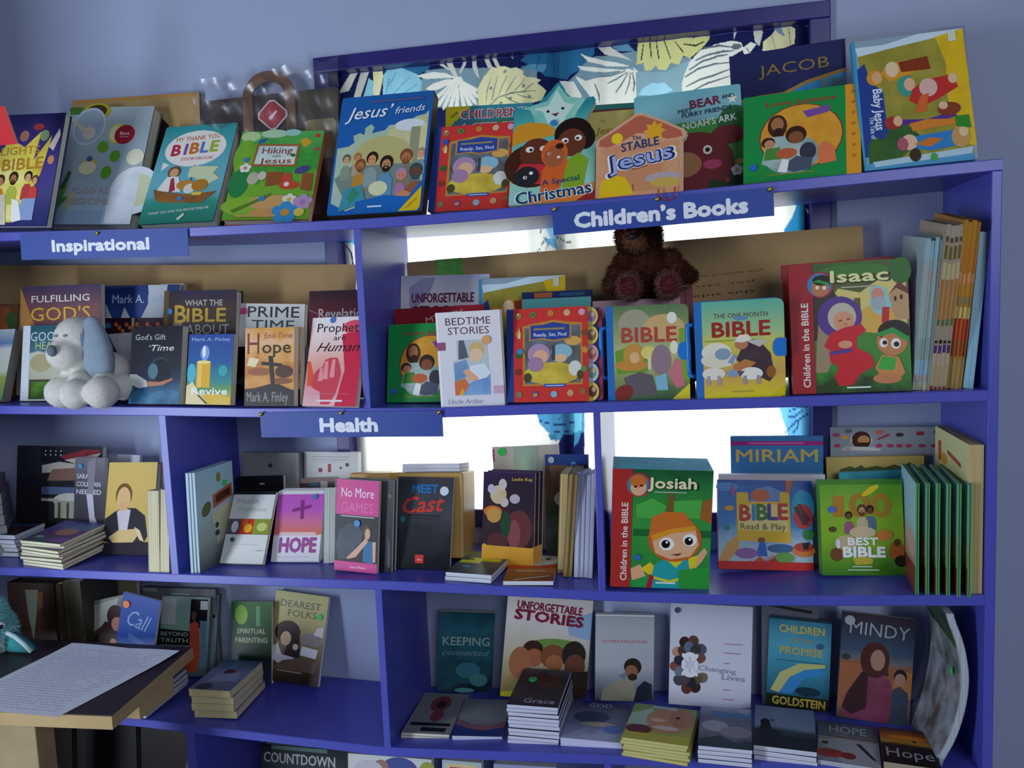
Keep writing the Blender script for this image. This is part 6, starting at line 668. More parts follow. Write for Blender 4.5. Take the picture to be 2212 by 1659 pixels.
B['readplay'] = dict(n='picture_book', k='hard', l='bright blue play book with yellow castle sign and rainbow lettering on the third shelf', bg=[(0, '22408c'), (.15, '2a6ab4'), (.5, '3a8ac0'), (.7, 'a4c0d8'), (.9, 'b8d0dc'), (1, 'c22a24')], nz=.3, side='b8241e',
 art=[('p', [.0,.9,.1,.7,.24,.6,.22,.78,.1,.92], 'd8a45a'), ('e', .1, .08, .12, .05, '4f8ac8'), ('e', .9, .3, .12, .2, '2f9ac0'), ('e', .9, .4, .1, .14, 'c23a3a'), ('p', [.8,.3,.84,.28,.96,.48,.9,.5], '5a2a34'), ('p', [.84,.26,.88,.26,.98,.44,.94,.46], '5a2a34'), ('p', [.2,.14,.32,.14,.33,.24,.66,.24,.66,.13,.76,.12,.77,.7,.2,.68], 'e6b82a'), ('p', [.34,.24,.4,.1,.55,.06,.66,.12,.66,.24], '6f8ac0'), ('e', .45, .17, .1, .07, 'c8683a'), ('p', [.22,.28,.74,.27,.74,.57,.22,.56], 'efd88a'),
 ('t', 'B', .29, .37, .17, 'c23a30', dict(b=.04)), ('t', 'I', .38, .365, .17, '3a8ac0', dict(b=.04)), ('t', 'B', .47, .36, .17, '2f7a3a', dict(b=.04)), ('t', 'L', .58, .355, .17, '4a3a8a', dict(b=.04)), ('t', 'E', .69, .35, .17, 'c23a30', dict(b=.04)), ('t', 'Read & Play', .48, .52, .065, '7a6a3a', dict(w=.48, b=.01)), ('e', .12, .32, .05, .03, 'e0a02a'), ('c', .1, .54, .03, '2f8a6a'), ('p', [.4,.85,.44,.7,.5,.7,.52,.85], '2a6ac0'), ('e', .46, .67, .04, .03, '8a5230'), ('e', .3, .82, .12, .06, '9a6aa8'), ('e', .66, .76, .14, .05, '3a6a9a'), ('e', .9, .78, .12, .07, 'e0803a'), ('e', .9, .74, .1, .05, 'c8402c'), ('p', [.88,.7,.96,.68,.95,.76,.9,.77], '20242c'), ('e', .95, .6, .06, .06, '3a8a44'), ('e', .7, .86, .1, .06, '6aa84a'), ('p', [.36,.93,.44,.85,.52,.93], 'd8502c'), ('e', .16, .12, .02, .06, 'b84a8a'), ('p', [.72,.0,.8,.0,.76,.14,.72,.14], 'c8603a'), ('r', 0, .91, 1, 1, 'd0261e')])
B['graypat'] = dict(n='boxed_book', k='hard', l='grey patterned box book with a bearded face and a row of pink dots', bg='9298a0', nz=.1, side='7fa4b0', pg='8a8f98',
 art=[('e', .28, .1, .1, .068, 'c8c8c8'), ('e', .28, .09, .085, .058, '4a1f18'), ('e', .28, .11, .085, .06, '4a1f18'), ('e', .3, .1, .055, .035, 'c88a52'), ('p', [.24,.12,.36,.12,.34,.14,.26,.14], '3a1812'), ('p', [.1,.18,.14,.15,.36,.155,.46,.17,.44,.185], 'c8c4c0'), ('e', .16, .168, .03, .014, 'c89a8a')] + [('e', .06+.09*k, .145, .03, .014, 'b83060') for k in (0, 4.2, 5.3, 6.2, 7.1, 8.4, 9.6)] + [('e', u, v, .035, .016, c) for u, v, c in ((.05,.06,'a84a6a'),(.13,.08,'d8a83a'),(.44,.04,'d8604a'),(.62,.06,'4a3030'),(.8,.05,'9a3040'),(.95,.04,'a84040'),(.16,.03,'5a6a7a'))] + [('p', [.42,.09,.52,.05,.53,.065,.43,.1], 'a03040')])
B['tanbook'] = dict(n='picture_book', k='hard', l='tan book with a strip of dark leaves along its top, below the grey patterned box', bg='c2a860', nz=.08, side='b89a58', art=[('p', [.12,.3,.14,.12,.24,.09,.3,.11,.36,.08,.4,.11,.52,.09,.6,.11,.7,.08,.76,.1,.86,.06,.9,.1,.96,.12,.96,.3], '4a5a34'), ('r', .12, .14, 1, .5, '6a7a44')])
B['tealb'] = dict(n='picture_book', k='hard', l='plain turquoise book behind the green hundred best stories book', bg='3a9aa8', side='2f8492', nz=.06)
B['best'] = dict(n='picture_book', k='hard', l='lime green storybook with large number one hundred and a robed group, on the third shelf', bg=[(0, '4f9a2a'), (.3, '86b42c'), (.6, '8ab82e'), (.85, '5f9a2c'), (1, '3f7a24')], nz=.2, side='4a8a2a', rough=.2,
 art=[('r', 0, 0, 1, .05, '3f7f24'), ('t', '1', .22, .28, .2, 'b0802a', dict(w=.12, b=.04)), ('t', '0', .48, .27, .24, 'a87a28', dict(w=.24, b=.04)), ('t', '0', .73, .27, .24, 'b0862a', dict(w=.24, b=.04)), ('p', [.5,.16,.6,.08,.7,.05,.72,.08,.62,.15,.53,.18], 'e0c81c'), ('e', .14, .52, .05, .03, '5a4a2a'), ('e', .3, .66, .14, .08, 'c8b48a'), ('pp', .34, .38, .06, '7a5234', '241c14', '9a5a80', 0, 1.1), ('pp', .6, .32, .065, '6a4630', '2a1812', '5f6f8a', 0, 1.2), ('pp', .5, .32, .075, 'c89268', '5a3420', 'c2b08c', 1, 1.1), ('e', .5, .55, .16, .06, 'd0bc94'), ('e', .76, .58, .1, .06, 'c8843a'), ('p', [.8,.78,.84,.66,.92,.66,1,.7,.98,.82,.86,.84], 'a8622c'), ('e', .91, .66, .04, .04, '6a3a20'), ('e', .95, .85, .08, .06, '2a2420'), ('e', .18, .78, .08, .07, '7a4a2a'), ('t', 'BEST', .5, .645, .07, 'f0f2ee', dict(w=.36, b=.05)), ('t', 'BIBLE', .51, .755, .1, 'f0f2ee', dict(w=.5, b=.06)), ('e', .2, .67, .03, .05, 'd8e0e8'), ('p', [.36,.82,.5,.8,.62,.83,.6,.88,.4,.89], 'c0b03a'), ('r', .36, .9, .6, .912, 'c8dcb8'), ('r', .3, .935, .68, .947, 'c8dcb8')], dots=[(.135, .31, '2a6ac8', .0065)])
B['thin'] = dict(n='picture_book', k='hard', row=6, dx=0, dy=.0105, l='thin green edged picture book, first of the upright fan beside the lime green storybook', ls='thin green edged picture book, {} from the left in the upright fan', g='upright fan of thin green picture books', bg=[(0, '9fc8d8'), (.4, 'a8ccd4'), (.6, 'c89a90'), (1, '4f9a44')], side='4f9a5a', pg='7a6a4a', rad=.0, art=[('e', .7, .6, .3, .1, 'd8a8a0'), ('p', [0,.8,1,.75,1,1,0,1], '8a3a34')])
B['creamtall'] = dict(n='hardcover_book', row=2, dx=0, dy=0, l='tall cream book with small orange marks, standing against the end panel', ls='tall cream book, {} one pressed against the right end panel', g='tall cream books by the end panel', bg=[(0, 'd6d69a'), (1, 'c8b878')], side='cfc08a', pg='c8b07a', art=[('p', [.1,.1,.2,.08,.22,.22,.12,.24], 'c0582a'), ('p', [.4,.12,.8,.16,.8,.19,.4,.15], 'b04a3a'), ('e', .3, .2, .1, .04, 'd89a3a')])
# ---- fourth shelf, left
B['dkbible'] = dict(n='hardcover_book', k='hard', l='dark brown leather bound book with pale rectangle, far left of fourth shelf', bg='2c1a12', side='20120c', nz=.2, pg='3a2a1c', art=[('p', [.38,.06,.66,.06,.62,.2,.5,.5,.42,.3], '5a6054'), ('p', [.64,.08,.76,.08,.74,.2,.64,.24], '5a3820')])
B['greendoc'] = dict(n='paperback_book', l='cream and sage book with a green sticker at the back of the fourth shelf', bg='a89e78', nz=.05, side='8a3a34', art=[('r', .28, 0, .66, 1, '7f8c68'), ('r', 0, .05, .04, .2, '9a3a3a')], dots=[(.17, .09, '28b84a', .009)])
B['woman'] = dict(n='paperback_book', l='magazine with a dark haired woman looking down at her hand, behind the table', bg=[(0, '7a7c78'), (.3, '4a3c38'), (.6, '6a4a34'), (1, '5a4a34')], nz=.3, side='3a2c2a', art=[('p', [.1,.05,.8,.02,.6,.2,.1,.3], '9a9c98'), ('p', [.05,.6,.1,.35,.4,.22,.7,.3,.8,.6], '2c1a1a'), ('e', .66, .2, .2, .12, '2a1616'), ('e', .66, .27, .13, .07, 'b07a6a'), ('e', .5, .5, .1, .1, 'c08a5a'), ('p', [.2,.7,.5,.5,.9,.55,.9,.7,.3,.85], '7a6a2a')])
B['call'] = dict(n='magazine', l='blue topped magazine with a pale script word and orange dot, tilted behind the table', bg=[(0, '2a4a94'), (.5, '2f4fa0'), (.56, '5a5030'), (1, '4a4230')], nz=.1, side='2a3a6a', art=[('p', [0,.56,.5,.6,1,.5,1,1,0,1], '5a4f34~4a4230'), ('t', 'Call', .52, .22, .14, '86a8cc', dict(w=.6, sh=.3, rot=-8, b=-.002)), ('p', [.3,.34,.8,.4,.78,.45,.3,.4], '4a68ac')], dots=[(.14, .1, 'e8782a', .0085)])
B['redperson'] = dict(n='paperback_book', row=2, dx=.012, l='pale green paperback with an orange robed figure and black title block, fourth shelf', ls='pale green orange figure paperback directly behind its front copy on the fourth shelf', g='orange figure paperbacks', bg=[(0, '9ab4ac'), (.4, '86b4a4'), (1, '5f7a74')], nz=.3, side='6f6a6c', pg='7a7674', art=[('r', .0, .03, .3, .36, 'c4c8c8'), ('r', .6, .03, .95, .4, '14181a'), ('r', .8, .05, .95, .16, 'd8dce0'), ('p', [0,.42,.62,.44,.62,.62,.0,.62], '14201e'), ('t', 'BEYOND', .3, .48, .05, 'b8ccc0', dict(w=.56)), ('t', 'TRUTH', .3, .56, .05, 'b8ccc0', dict(w=.56)), ('p', [.55,.95,.52,.8,.62,.6,.6,.35,.7,.3,.78,.34,.82,.5,.84,.75,.78,.95], 'd8593a~c24a34'), ('e', .68, .24, .05, .06, '6a4a40'), ('p', [.8,.3,.95,.3,.96,.9,.84,.9,.84,.5], '6f8ca0')])
B['greybk4'] = dict(n='hardcover_book', l='grey book rising behind the pale green orange figure paperbacks', bg='8a8c90', side='6f7276', pg='6a6c70', art=[('r', 0, 0, .2, .05, 'c0c2c0')])
B['green4'] = dict(n='paperback_book', l='dark green paperback with pale block lettering, behind the pile of four cream books', bg=[(0, '2a6a2c'), (.3, '1f4a24'), (.6, '142c1c'), (1, '22384a')], nz=.3, side='14241c', art=[('e', .25, .16, .16, .12, '7aa82c'), ('r', .62, .05, .72, .3, '5f8a5a'), ('t', 'SPIRITUAL', .5, .36, .06, 'a8b094', dict(w=.72, b=.02)), ('t', 'PARENTING', .5, .47, .06, 'b0b494', dict(w=.8, b=.02)), ('e', .16, .88, .14, .08, 'd8a83a')])
B['dearest'] = dict(n='paperback_book', l='olive and sepia paperback with a dark haired woman writing, alone on the fourth shelf', bg=[(0, 'b4b070'), (.3, 'b0a870'), (.5, '8a7a5a'), (.8, '5a4438'), (1, '2a1c1a')], nz=.15, side='5a5a70', art=[('t', 'DEAREST', .5, .13, .075, '4a4c34', dict(w=.76, b=-.002)), ('t', 'FOLKS', .55, .23, .075, '565a3c', dict(w=.54, b=-.002)), ('e', .32, .45, .24, .13, '3a2420'), ('p', [.4,.4,.56,.5,.6,.72,.3,.7], '2c2024'), ('e', .3, .52, .1, .08, 'c8a88a'), ('p', [.0,.66,.16,.58,.26,.7,.5,.72,.5,.78,.2,.8,.0,.72], 'c8c4cc'), ('p', [.62,.58,.92,.6,.9,.7,.6,.68], 'd8d8dc'), ('p', [.6,.46,.9,.4,.94,.56,.6,.56], '8a8084'), ('p', [.86,.36,.98,.34,.98,.46,.8,.44], 'cfc8c8'), ('p', [.3,.76,.7,.7,.95,.74,.9,.86,.1,.86], '6a5448'), ('r', .2, .87, .68, .88, 'b8a894'), ('c', .5, .6, .035, 'c8b8b0')], dots=[(.88, .235, '2fc05a', .0075)])
B['stack4'] = dict(n='paperback_book', stack=4, jit=.009, l='blue grey paperback topping the loose pile of four thick cream books', ls='thick cream paged book, {} of the loose pile of four', g='loose pile of four cream books', bg=[(0, '3a5a7a'), (.4, '8a94b8'), (1, '7a7a94')], nz=.3, side='8a8478', pg='d8c898', art=[('e', .5, .4, .14, .08, '6a2a2c'), ('e', .3, .9, .2, .1, '4a4658'), ('p', [.3,.5,.8,.4,.9,.7,.2,.75], 'a8acc8')])
B['greypile'] = dict(n='paperback_book', stack=4, l='grey booklet topping the low pile half under the table', ls='grey booklet, {} of the low pile half under the table', g='grey booklets under the table', bg='6a6a74', side='5a5a64', pg='c8ccd8', art=[('e', .7, .3, .2, .1, '4a4a54')])
# ---- fourth shelf, right
B['keep'] = dict(n='paperback_book', l='teal sea paperback with pale sans title, leftmost standing book right of the divider', bg=[(0, '1f4f5f'), (.3, '2f6f7c'), (.6, '24505c'), (.85, '2a5a66'), (1, '1a2f38')], nz=.45, ns=18, side='1c3c48', art=[('t', 'KEEPING', .5, .36, .1, 'a8bcb8', dict(w=.84, b=.01)), ('t', 'connected', .5, .5, .07, '86a4a4', dict(w=.84, sh=.3, b=-.002)), ('e', .55, .72, .22, .1, '3f7f8c'), ('e', .75, .84, .16, .08, '4f8a8c'), ('e', .5, .97, .18, .03, '5fa09a')])
B['unf4'] = dict(n='picture_book', l='tall pale book with maroon block title and huddled children, on the fourth shelf', bg=[(0, 'd8d0c8'), (.25, 'cfc8c8'), (.4, 'c0bcac'), (.8, '9a8a5a'), (1, '7a6a34')], nz=.2, side='b0a890', art=[('p', [.7,.2,1,.12,1,.4,.75,.36], '8fa8cc'), ('e', .6, .5, .34, .1, '6a8a44'), ('e', .34, .52, .12, .09, '3a2018'), ('e', .36, .6, .1, .09, '9a5a40'), ('e', .2, .66, .13, .16, '9a6244'), ('e', .58, .58, .15, .12, '7a4a30'), ('e', .6, .64, .1, .08, '9a6240'), ('e', .82, .55, .14, .14, '2a2420'), ('e', .84, .66, .12, .12, '6a4034'), ('p', [.2,.85,.3,.7,.45,.72,.4,.9], '2f9a94'), ('p', [.4,1,.5,.75,1,.7,1,1], '3a2620'), ('p', [0,.95,.4,.93,.4,1,0,1], 'b8b02a'), ('t', 'UNFORGETTABLE', .5, .1, .075, '7a2038', dict(w=.76, rot=-3, b=.03)), ('t', 'STORIES', .5, .2, .095, '7a2038', dict(w=.8, rot=-4, b=.05))])
B['grace'] = dict(n='paperback_book', stack=10, jit=.0022, l='dark purple booklet with one pale title word, topping the tall white edged pile', ls='white edged booklet, {} of the tall pile below the dark purple cover', g='tall white edged pile on the fourth shelf', bg=[(0, '4a5458'), (.2, '2c242c'), (1, '22182c')], nz=.2, side='2a2430', pg='cfd2ea', art=[('e', .6, .35, .22, .16, '4a2428'), ('e', .62, .3, .1, .1, '3a2420'), ('t', 'Grace', .6, .87, .11, 'a8a4b4', dict(w=.6, b=.02))], dots=[(.3, .32, '28a85a', .009)])
B['comm'] = dict(n='paperback_book', l='pale grey paperback with a small red title and a dark haired man in cream', bg=[(0, 'a4a8ac'), (.6, 'b4b8c0'), (.85, '8a94a0'), (1, '4a4a48')], nz=.1, side='5a626c', art=[('r', 0, 0, 1, .015, 'd8dce0'), ('t', 'COMMUNICATION', .5, .31, .035, 'b86a7a', dict(w=.76)), ('p', [.1,1,.14,.86,.4,.76,.5,.7,.66,.78,.74,1], 'a8a48c'), ('e', .64, .6, .15, .1, '2a2420'), ('e', .62, .66, .11, .08, '9a6850'), ('e', .64, .72, .08, .04, '3a2a24'), ('p', [.4,.7,.54,.66,.5,.76], '6f8aa8'), ('p', [.66,1,.72,.84,.84,.76,.97,.8,.97,1], '2c3440')])
B['chg'] = dict(n='paperback_book', l='large white paperback with a ring of people seen from above and thin red lines', bg=[(0, 'c4c8d4'), (1, 'd8dae8')], nz=.05, side='b0b4c0', art=[('e', .25+.24*math.cos(R(a))*.75, .6+.24*math.sin(R(a)), .07, .05, c, a) for a, c in zip(range(30, 350, 36), ('7a6a5a','3a2a2a','6a3a34','4a4a54','8a4a44','c08a7a','3a2420','5a4030','4a5a74'))] + [('e', .25+.17*math.cos(R(a))*.75, .6+.17*math.sin(R(a)), .075, .05, c, -a) for a, c in zip(range(48, 350, 36), ('5a5a3a','2a2a34','54464a','6f7a8a','33303a','4a3a34','5f6f8c','3a3a3a','7a4a44'))] + [('e', .25+.1*math.cos(R(a))*.75, .6+.1*math.sin(R(a)), .03, .05, 'e6e8f0', a) for a in range(0, 360, 45)] + [('t', 'Changing', .58, .63, .045, '9a9eac', dict(w=.46, rot=-3)), ('t', 'Lives', .78, .7, .055, '9a9eac', dict(w=.28, rot=-3))] + [('r', .66, v, .66+l, v+.006, 'b8505a') for v, l in ((.37, .22), (.46, .2), (.56, .07), (.82, .09), (.91, .13))], dots=[(.08, .07, '2a4a70', .006)])
B['gold'] = dict(n='hardcover_book', k='hard', l='teal plastic wrapped book with gold capitals and a rainbow, on the fourth shelf', bg=[(0, '2f6a80'), (.3, '4f9ab0'), (.55, '3f88a0'), (.8, '2a6a80'), (1, '2a2c1c')], nz=.15, rough=.12, side='1f3a4c', art=[('r', .0, 0, 1, .03, '1c3444'), ('t', 'CHILDREN', .53, .13, .08, 'b8a85a', dict(w=.72, b=.03)), ('t', 'OF THE', .53, .255, .05, '9a9068', dict(w=.34, b=.02)), ('t', 'PROMISE', .53, .365, .08, 'b0a460', dict(w=.68, b=.03)), ('r', .14, .475, .92, .482, '2a4a5a'), ('p', [.06,.82,.2,.62,.5,.5,.92,.48,.92,.52,.6,.56,.36,.66,.2,.84], 'b8b878'), ('p', [.2,.84,.36,.66,.6,.56,.9,.53,.9,.6,.6,.66,.4,.84], '3a84c0'), ('e', .66, .8, .2, .05, '1c3444'), ('r', 0, .86, 1, 1, '23241a'), ('t', 'GOLDSTEIN', .52, .925, .085, 'b8a444', dict(w=.84, b=.03))], dots=[(.82, .29, '2a4a90', .006)])
B['mindy'] = dict(n='paperback_book', l='dusky paperback with a long haired woman in a dark pink jacket, near the end panel', bg=[(0, '3a2c38'), (.15, '343844'), (.35, '3f5068'), (.42, '6a6a6a'), (.45, '8a5a40'), (.9, '7a5a48'), (1, '4a3a3a')], nz=.08, side='2c242c', art=[('t', 'MINDY', .52, .14, .12, '9aa0a8', dict(w=.82, rot=-2, b=-.004)), ('e', .08, .42, .07, .03, '3a3c38'), ('r', 0, .47, .4, .9, '9a6040'), ('r', .75, .5, 1, .75, 'a8703a'), ('p', [.04,.97,.1,.78,.3,.55,.5,.52,.7,.6,.76,.8,.7,1,.3,1], '6f3448~80405a'), ('p', [.06,.9,.14,.74,.32,.54,.4,.56,.4,.88,.2,.96], '3a2228'), ('e', .48, .42, .2, .17, '4a2824'), ('p', [.34,.4,.64,.4,.68,.56,.32,.54], '4a2824'), ('e', .52, .42, .1, .1, 'a07a6a'), ('e', .84, .55, .09, .07, '2c2024'), ('e', .84, .58, .075, .06, 'a07a6a'), ('p', [.74,1,.74,.68,.84,.64,.96,.7,.96,1], '3a4456')], dots=[(.1, .07, '9aa0aa', .01, 'round pale grey sticker')])
B['cardback'] = dict(n='printed_card', l='thin printed card with dark writing tucked above the gold titled book', c='card', bg='5a5c68', side='5a5c68', art=[('p', [.1,.02,.3,.01,.9,.05,.88,.08,.6,.06], '22261c')])
B['heal'] = dict(n='paperback_book', stack=2, jit=.0012, l='grey booklet with a red rose and black word blocks, lying left of the purple pile', ls='cream edged booklet lying directly beneath the red rose booklet', g='red rose flat booklets', bg='8a8a8e', nz=.1, side='8a8a8a', pg='d8d4c0', art=[('e', .5, .28, .22, .2, '8a3a44'), ('e', .52, .3, .1, .1, '3a1c20'), ('e', .55, .58, .14, .14, '8a3a48'), ('r', .08, .75, .92, .82, '1c1c1e'), ('r', .36, .86, .88, .95, '1c1c1e')])
B['pinkblue'] = dict(n='paperback_book', l='booklet with grey, pink and blue curved bands lying left of the tall white pile', bg=[(0, '7a7c88'), (.5, '8a8c90'), (1, '5a6088')], side='5a5f7a', pg='c4c8e0', nz=.05, art=[('p', [0,.55,.3,.7,.7,.72,1,.6,1,.75,.6,.86,.2,.8,0,.68], '8a5a6a'), ('p', [0,.7,.3,.82,.6,.86,1,.76,1,1,0,1], '2c3c7a')])
B['sda'] = dict(n='paperback_book', l='thick glossy blue and white magazine lying right of the tall white pile', bg=[(0, '2a3470'), (.3, '6a6a80'), (.6, '7a80a0'), (1, 'b0b4d4')], nz=.4, ns=22, side='8a90b0', pg='c8ccea', art=[('t', 'GOD', .5, .1, .1, 'a8b0c4', dict(w=.4)), ('e', .4, .42, .3, .16, '3f4a6a'), ('e', .55, .6, .3, .06, 'b0a890'), ('e', .8, .7, .16, .1, '5f80c8')])
B['faces'] = dict(n='magazine', stack=6, jit=.004, l='yellow magazine with a large smiling face topping its pile on the fourth shelf', ls='yellow edged magazine, {} of the pile under the smiling face', g='yellow edged magazine pile', bg=[(0, '7a9a5a'), (.5, '9aa05a'), (1, 'b8b04a')], nz=.2, side='b0a850', pg='cfc884', art=[('p', [0,.3,.3,.1,.4,.3,.3,.6,.0,.6], 'a8c0a8'), ('e', .62, .4, .36, .34, 'c08a6a'), ('e', .8, .3, .2, .26, 'b07a60'), ('c', .74, .3, .035, '2a2a3a'), ('e', .45, .42, .12, .05, 'd8b8a4'), ('e', .6, .62, .2, .06, 'd8c0b0'), ('e', .2, .72, .2, .12, '6a2430'), ('p', [0,.82,1,.8,1,1,0,1], 'c2b848'), ('r', .3, .03, .7, .1, 'a8b4c0')])
B['truth'] = dict(n='paperback_book', stack=4, jit=.002, l='booklet with bright blue title over grey clouds topping its white edged pile', ls='white edged booklet, {} of the pile under the blue titled cloud cover', g='blue titled cloud booklet pile', bg=[(0, '9aa0b4'), (.3, '5a6478'), (.6, '7a7a8a'), (1, '1f3a44')], nz=.4, ns=20, side='2a3a48', pg='d4d8ec', art=[('t', 'TRUTH', .6, .2, .15, '2a7ac0', dict(w=.74, b=.03)), ('e', .3, .5, .26, .14, 'a0a0ac'), ('e', .7, .62, .3, .14, '8a8690'), ('p', [0,.85,.4,.72,.7,.88,1,.8,1,1,0,1], '223a44')])
B['cliff'] = dict(n='paperback_book', stack=3, jit=.002, l='booklet with a lone figure on a dark cliff topping its pile of three', ls='white edged booklet, {} of the three under the cliff cover', g='cliff cover booklet pile', bg=[(0, '6a7a94'), (.5, '7a88a0'), (.6, '3a3c4a'), (1, '1c2430')], nz=.12, side='2a2f3a', pg='d4d6e8', art=[('p', [0,.62,.16,.56,.36,.58,.44,.7,1,.72,1,1,0,1], '2a2630'), ('e', .18, .42, .08, .09, '1c1a24'), ('p', [.08,.6,.12,.45,.26,.45,.3,.6], '241f2a'), ('e', .3, .36, .03, .02, '2a2838')])
B['hope2'] = dict(n='paperback_book', l='flat booklet with pale capitals above a red blot and dark pen, near the end panel', bg=[(0, '4a525c'), (.3, '6a707a'), (.35, '9a8a84'), (1, '8a9098')], nz=.15, side='5a626c', pg='b4bac8', art=[('t', 'HOPE', .5, .18, .18, '98a0a8', dict(w=.62, b=.02)), ('r', 0, .36, 1, .38, '3a3f48'), ('p', [0,.5,.3,.42,1,.44,1,1,.4,1], 'a8a8ac'), ('e', .2, .8, .26, .1, 'a84038'), ('e', .5, .82, .12, .08, '8a343a'), ('p', [.62,.5,.7,.5,.95,.86,.88,.84], '2c2e38'), ('c', .12, .56, .04, '4a3a2c')])
B['hope3'] = dict(n='paperback_book', l='black booklet with large pale word below an orange sunset, by the curved magazine', bg=[(0, '3a2c2a'), (.2, 'a8582a'), (.4, 'b8802c'), (.48, '2a2024'), (1, '1c161a')], nz=.1, side='241c1c', pg='a89a80', art=[('e', .5, .25, .35, .06, 'd07a2a'), ('c', .62, .34, .03, '3a3a34'), ('t', 'Hope', .5, .7, .24, 'a4a0a8', dict(w=.84, b=.0))])
# ---- fifth shelf, only the top edges show
B['countdown'] = dict(n='hardcover_book', k='hard', l='black book with silver small capitals title, at the bottom edge of the photo', bg=[(0, '16161c'), (.14, '30363c'), (1, '2a3038')], nz=.03, side='14141a', art=[('r', .12, .0, .78, .03, '4a6a64'), ('t', 'COUNTDOWN', .45, .095, .075, 'a8a8ac', dict(w=.84, b=.02))])
B['whitep5'] = dict(n='picture_book', k='hard', l='white book with a painted blue robed figure, low beside the black silver titled book', bg=[(0, 'd0d4d0'), (1, 'b0b8c0')], nz=.1, side='c8ccd0', art=[('e', .62, .1, .22, .1, '4a5a94'), ('e', .4, .08, .09, .05, 'a07a70'), ('e', .25, .12, .18, .08, 'c4c0c8'), ('e', .95, .1, .1, .08, '9aa04a')])
B['frame5'] = dict(n='picture_book', l='pale blue book with a red framed picture, its top edge low on the fifth shelf', bg='a8c4cc', side='8aa4ac', art=[('r', .1, .02, .9, .5, 'd8c49a'), ('r', .2, .05, .8, .5, 'b03428')])
B['pale5'] = dict(n='picture_book', l='pale lilac book barely showing at the bottom edge under the fourth shelf', bg='9aa4c0', side='8a94b0', art=[])
for i in B: 
    if i in ('keep',): pass
    book(i, B[i])
# ---- books standing with their page edges towards the room
EB = [('m1', dict(cnt=7, n='thin_booklet', l='pale blue grey booklet, {} of the seven beside the old couple picture book', g='pale booklets standing by the end panel', cover='9fb8bc', pg='a8b4b0', dh=.004, bands=[(.02,.13,'8fb8cc'),(.2,.28,'b89a98'),(.3,.62,'a4ac9c'),(.65,.8,'8a9894'),(.8,.9,'86b4c8'),(.9,.94,'b0947c'),(.95,1,'d0bc84')])),
 ('m2', dict(cnt=4, n='thin_booklet', l='brown banded booklet, {} of four between the pale and the orange ones', g='brown banded booklets by the end panel', cover='a89a84', pg='a0907a', dh=.003, bands=[(0,.07,'a09484'),(.07,.1,'5a4a40'),(.12,.2,'6a5a2c'),(.22,.32,'b8a878'),(.32,.56,'a8702c'),(.56,.6,'5a6a34'),(.62,.68,'9a8a7c'),(.69,.71,'2a2024'),(.72,.77,'4a2f6a'),(.77,.85,'b09a84'),(.85,.98,'a8946c'),(.98,1,'7a3a34')])),
 ('m3', dict(cnt=4, n='thin_booklet', l='orange and red banded booklet, {} of four next to the pale blue pair', g='orange banded booklets by the end panel', cover='b08034', pg='b0803c', dh=.003, bands=[(0,.16,'b07a20'),(.16,.3,'b8702a'),(.3,.36,'d08a5a'),(.36,.44,'b8802c'),(.44,.48,'8a7a54'),(.5,.57,'c8b468'),(.57,.7,'b0261f'),(.7,.8,'8a3a1c'),(.82,.9,'a08a54'),(.9,1,'a08c50')])),
 ('m4', dict(cnt=2, n='picture_book', l='pale blue board edged book, {} of the two touching the end panel', g='pale blue books touching the end panel', cover='8fbccc', pg='8fb4c4', spine=1)),
 ('cream1', dict(l='cream paged book standing upright, {} of the small pair left of the divider', g=None, cover='cfc6a0', pg='e0d8b4')),
 ('cream2', dict(l='cream paged book standing upright hard against the left divider of the third shelf', cover='cfc6a0', pg='e0d8b4')),
 ('whiteE0', dict(cnt=2, l='white paged book, {} of two between pink cross and pink couple covers', g='white paged pair behind the pink couple book', cover='b8c4bc', pg='d0d4cc')),
 ('tanE', dict(l='tan paged book standing edge out between the dark painted and brown books', cover='a08858', pg='d0b880')),
 ('brownE', dict(cnt=2, l='brown paged book, {} of the two between the tan and the white edges', g='brown paged pair by the middle divider', cover='7a6238', pg='a08850')),
 ('whiteE', dict(cnt=4, l='white paged book, {} of the four leaning on the middle divider', g='white paged books on the middle divider', cover='b0b6c8', pg='ccd0e2', dh=.003)),
 ('sp1', dict(n='hardcover_book', l='thin dark brown spine right beside the leather bound book', cover='3a2a20', spine=1)), ('sp2', dict(n='hardcover_book', l='dark olive spine in the middle of the three at the left of the fourth shelf', cover='3a3324', spine=1)), ('sp3', dict(n='hardcover_book', l='broad dark olive spine nearest the cream and sage book', cover='332f20', spine=1))]
for i, s in EB: edge_book(i, s)
# ---------------------------------------------------------------- the other things on the shelves
def at_pose(i): return pose_matrix(POSE[i]), POSE[i][3], POSE[i][4], POSE[i][5]
KRAFT = mat('corrugated_card', 'b59668', .85, .2, noise=(18., .35, 'a5865a'), bump=.1)
def card_panel(i, name, label, art=(), rad=.004, group=None):
    M, w, h, t = at_pose(i); root = empty(name, M); tag(root, label, 'cardboard', group)
    bm = bmesh.new(); mats = [KRAFT, mat('card_edge', '7f5f36', .9)]
    prism(bm, rrect(0, 0, w, h, rad), 0, t, 0, 1)
    Print(bm, w, h, mats, .8).run(list(art)); obj('panel', bm, mats, root); return root, w, h
card_panel('carton', 'cardboard_carton', 'brown carton panel with a dark painted hole behind the lime cookbook on the top shelf', [('p', [.5,.14,.68,.14,.76,.22,.78,.7,.45,.7], '2c1814'), ('r', .02, .0, .98, .025, 'b8864c')])  # the darkness of the hole is a patch painted on the panel
card_panel('card2L', 'cardboard_sheet', 'long plain cardboard sheet standing behind the left row of the second shelf')
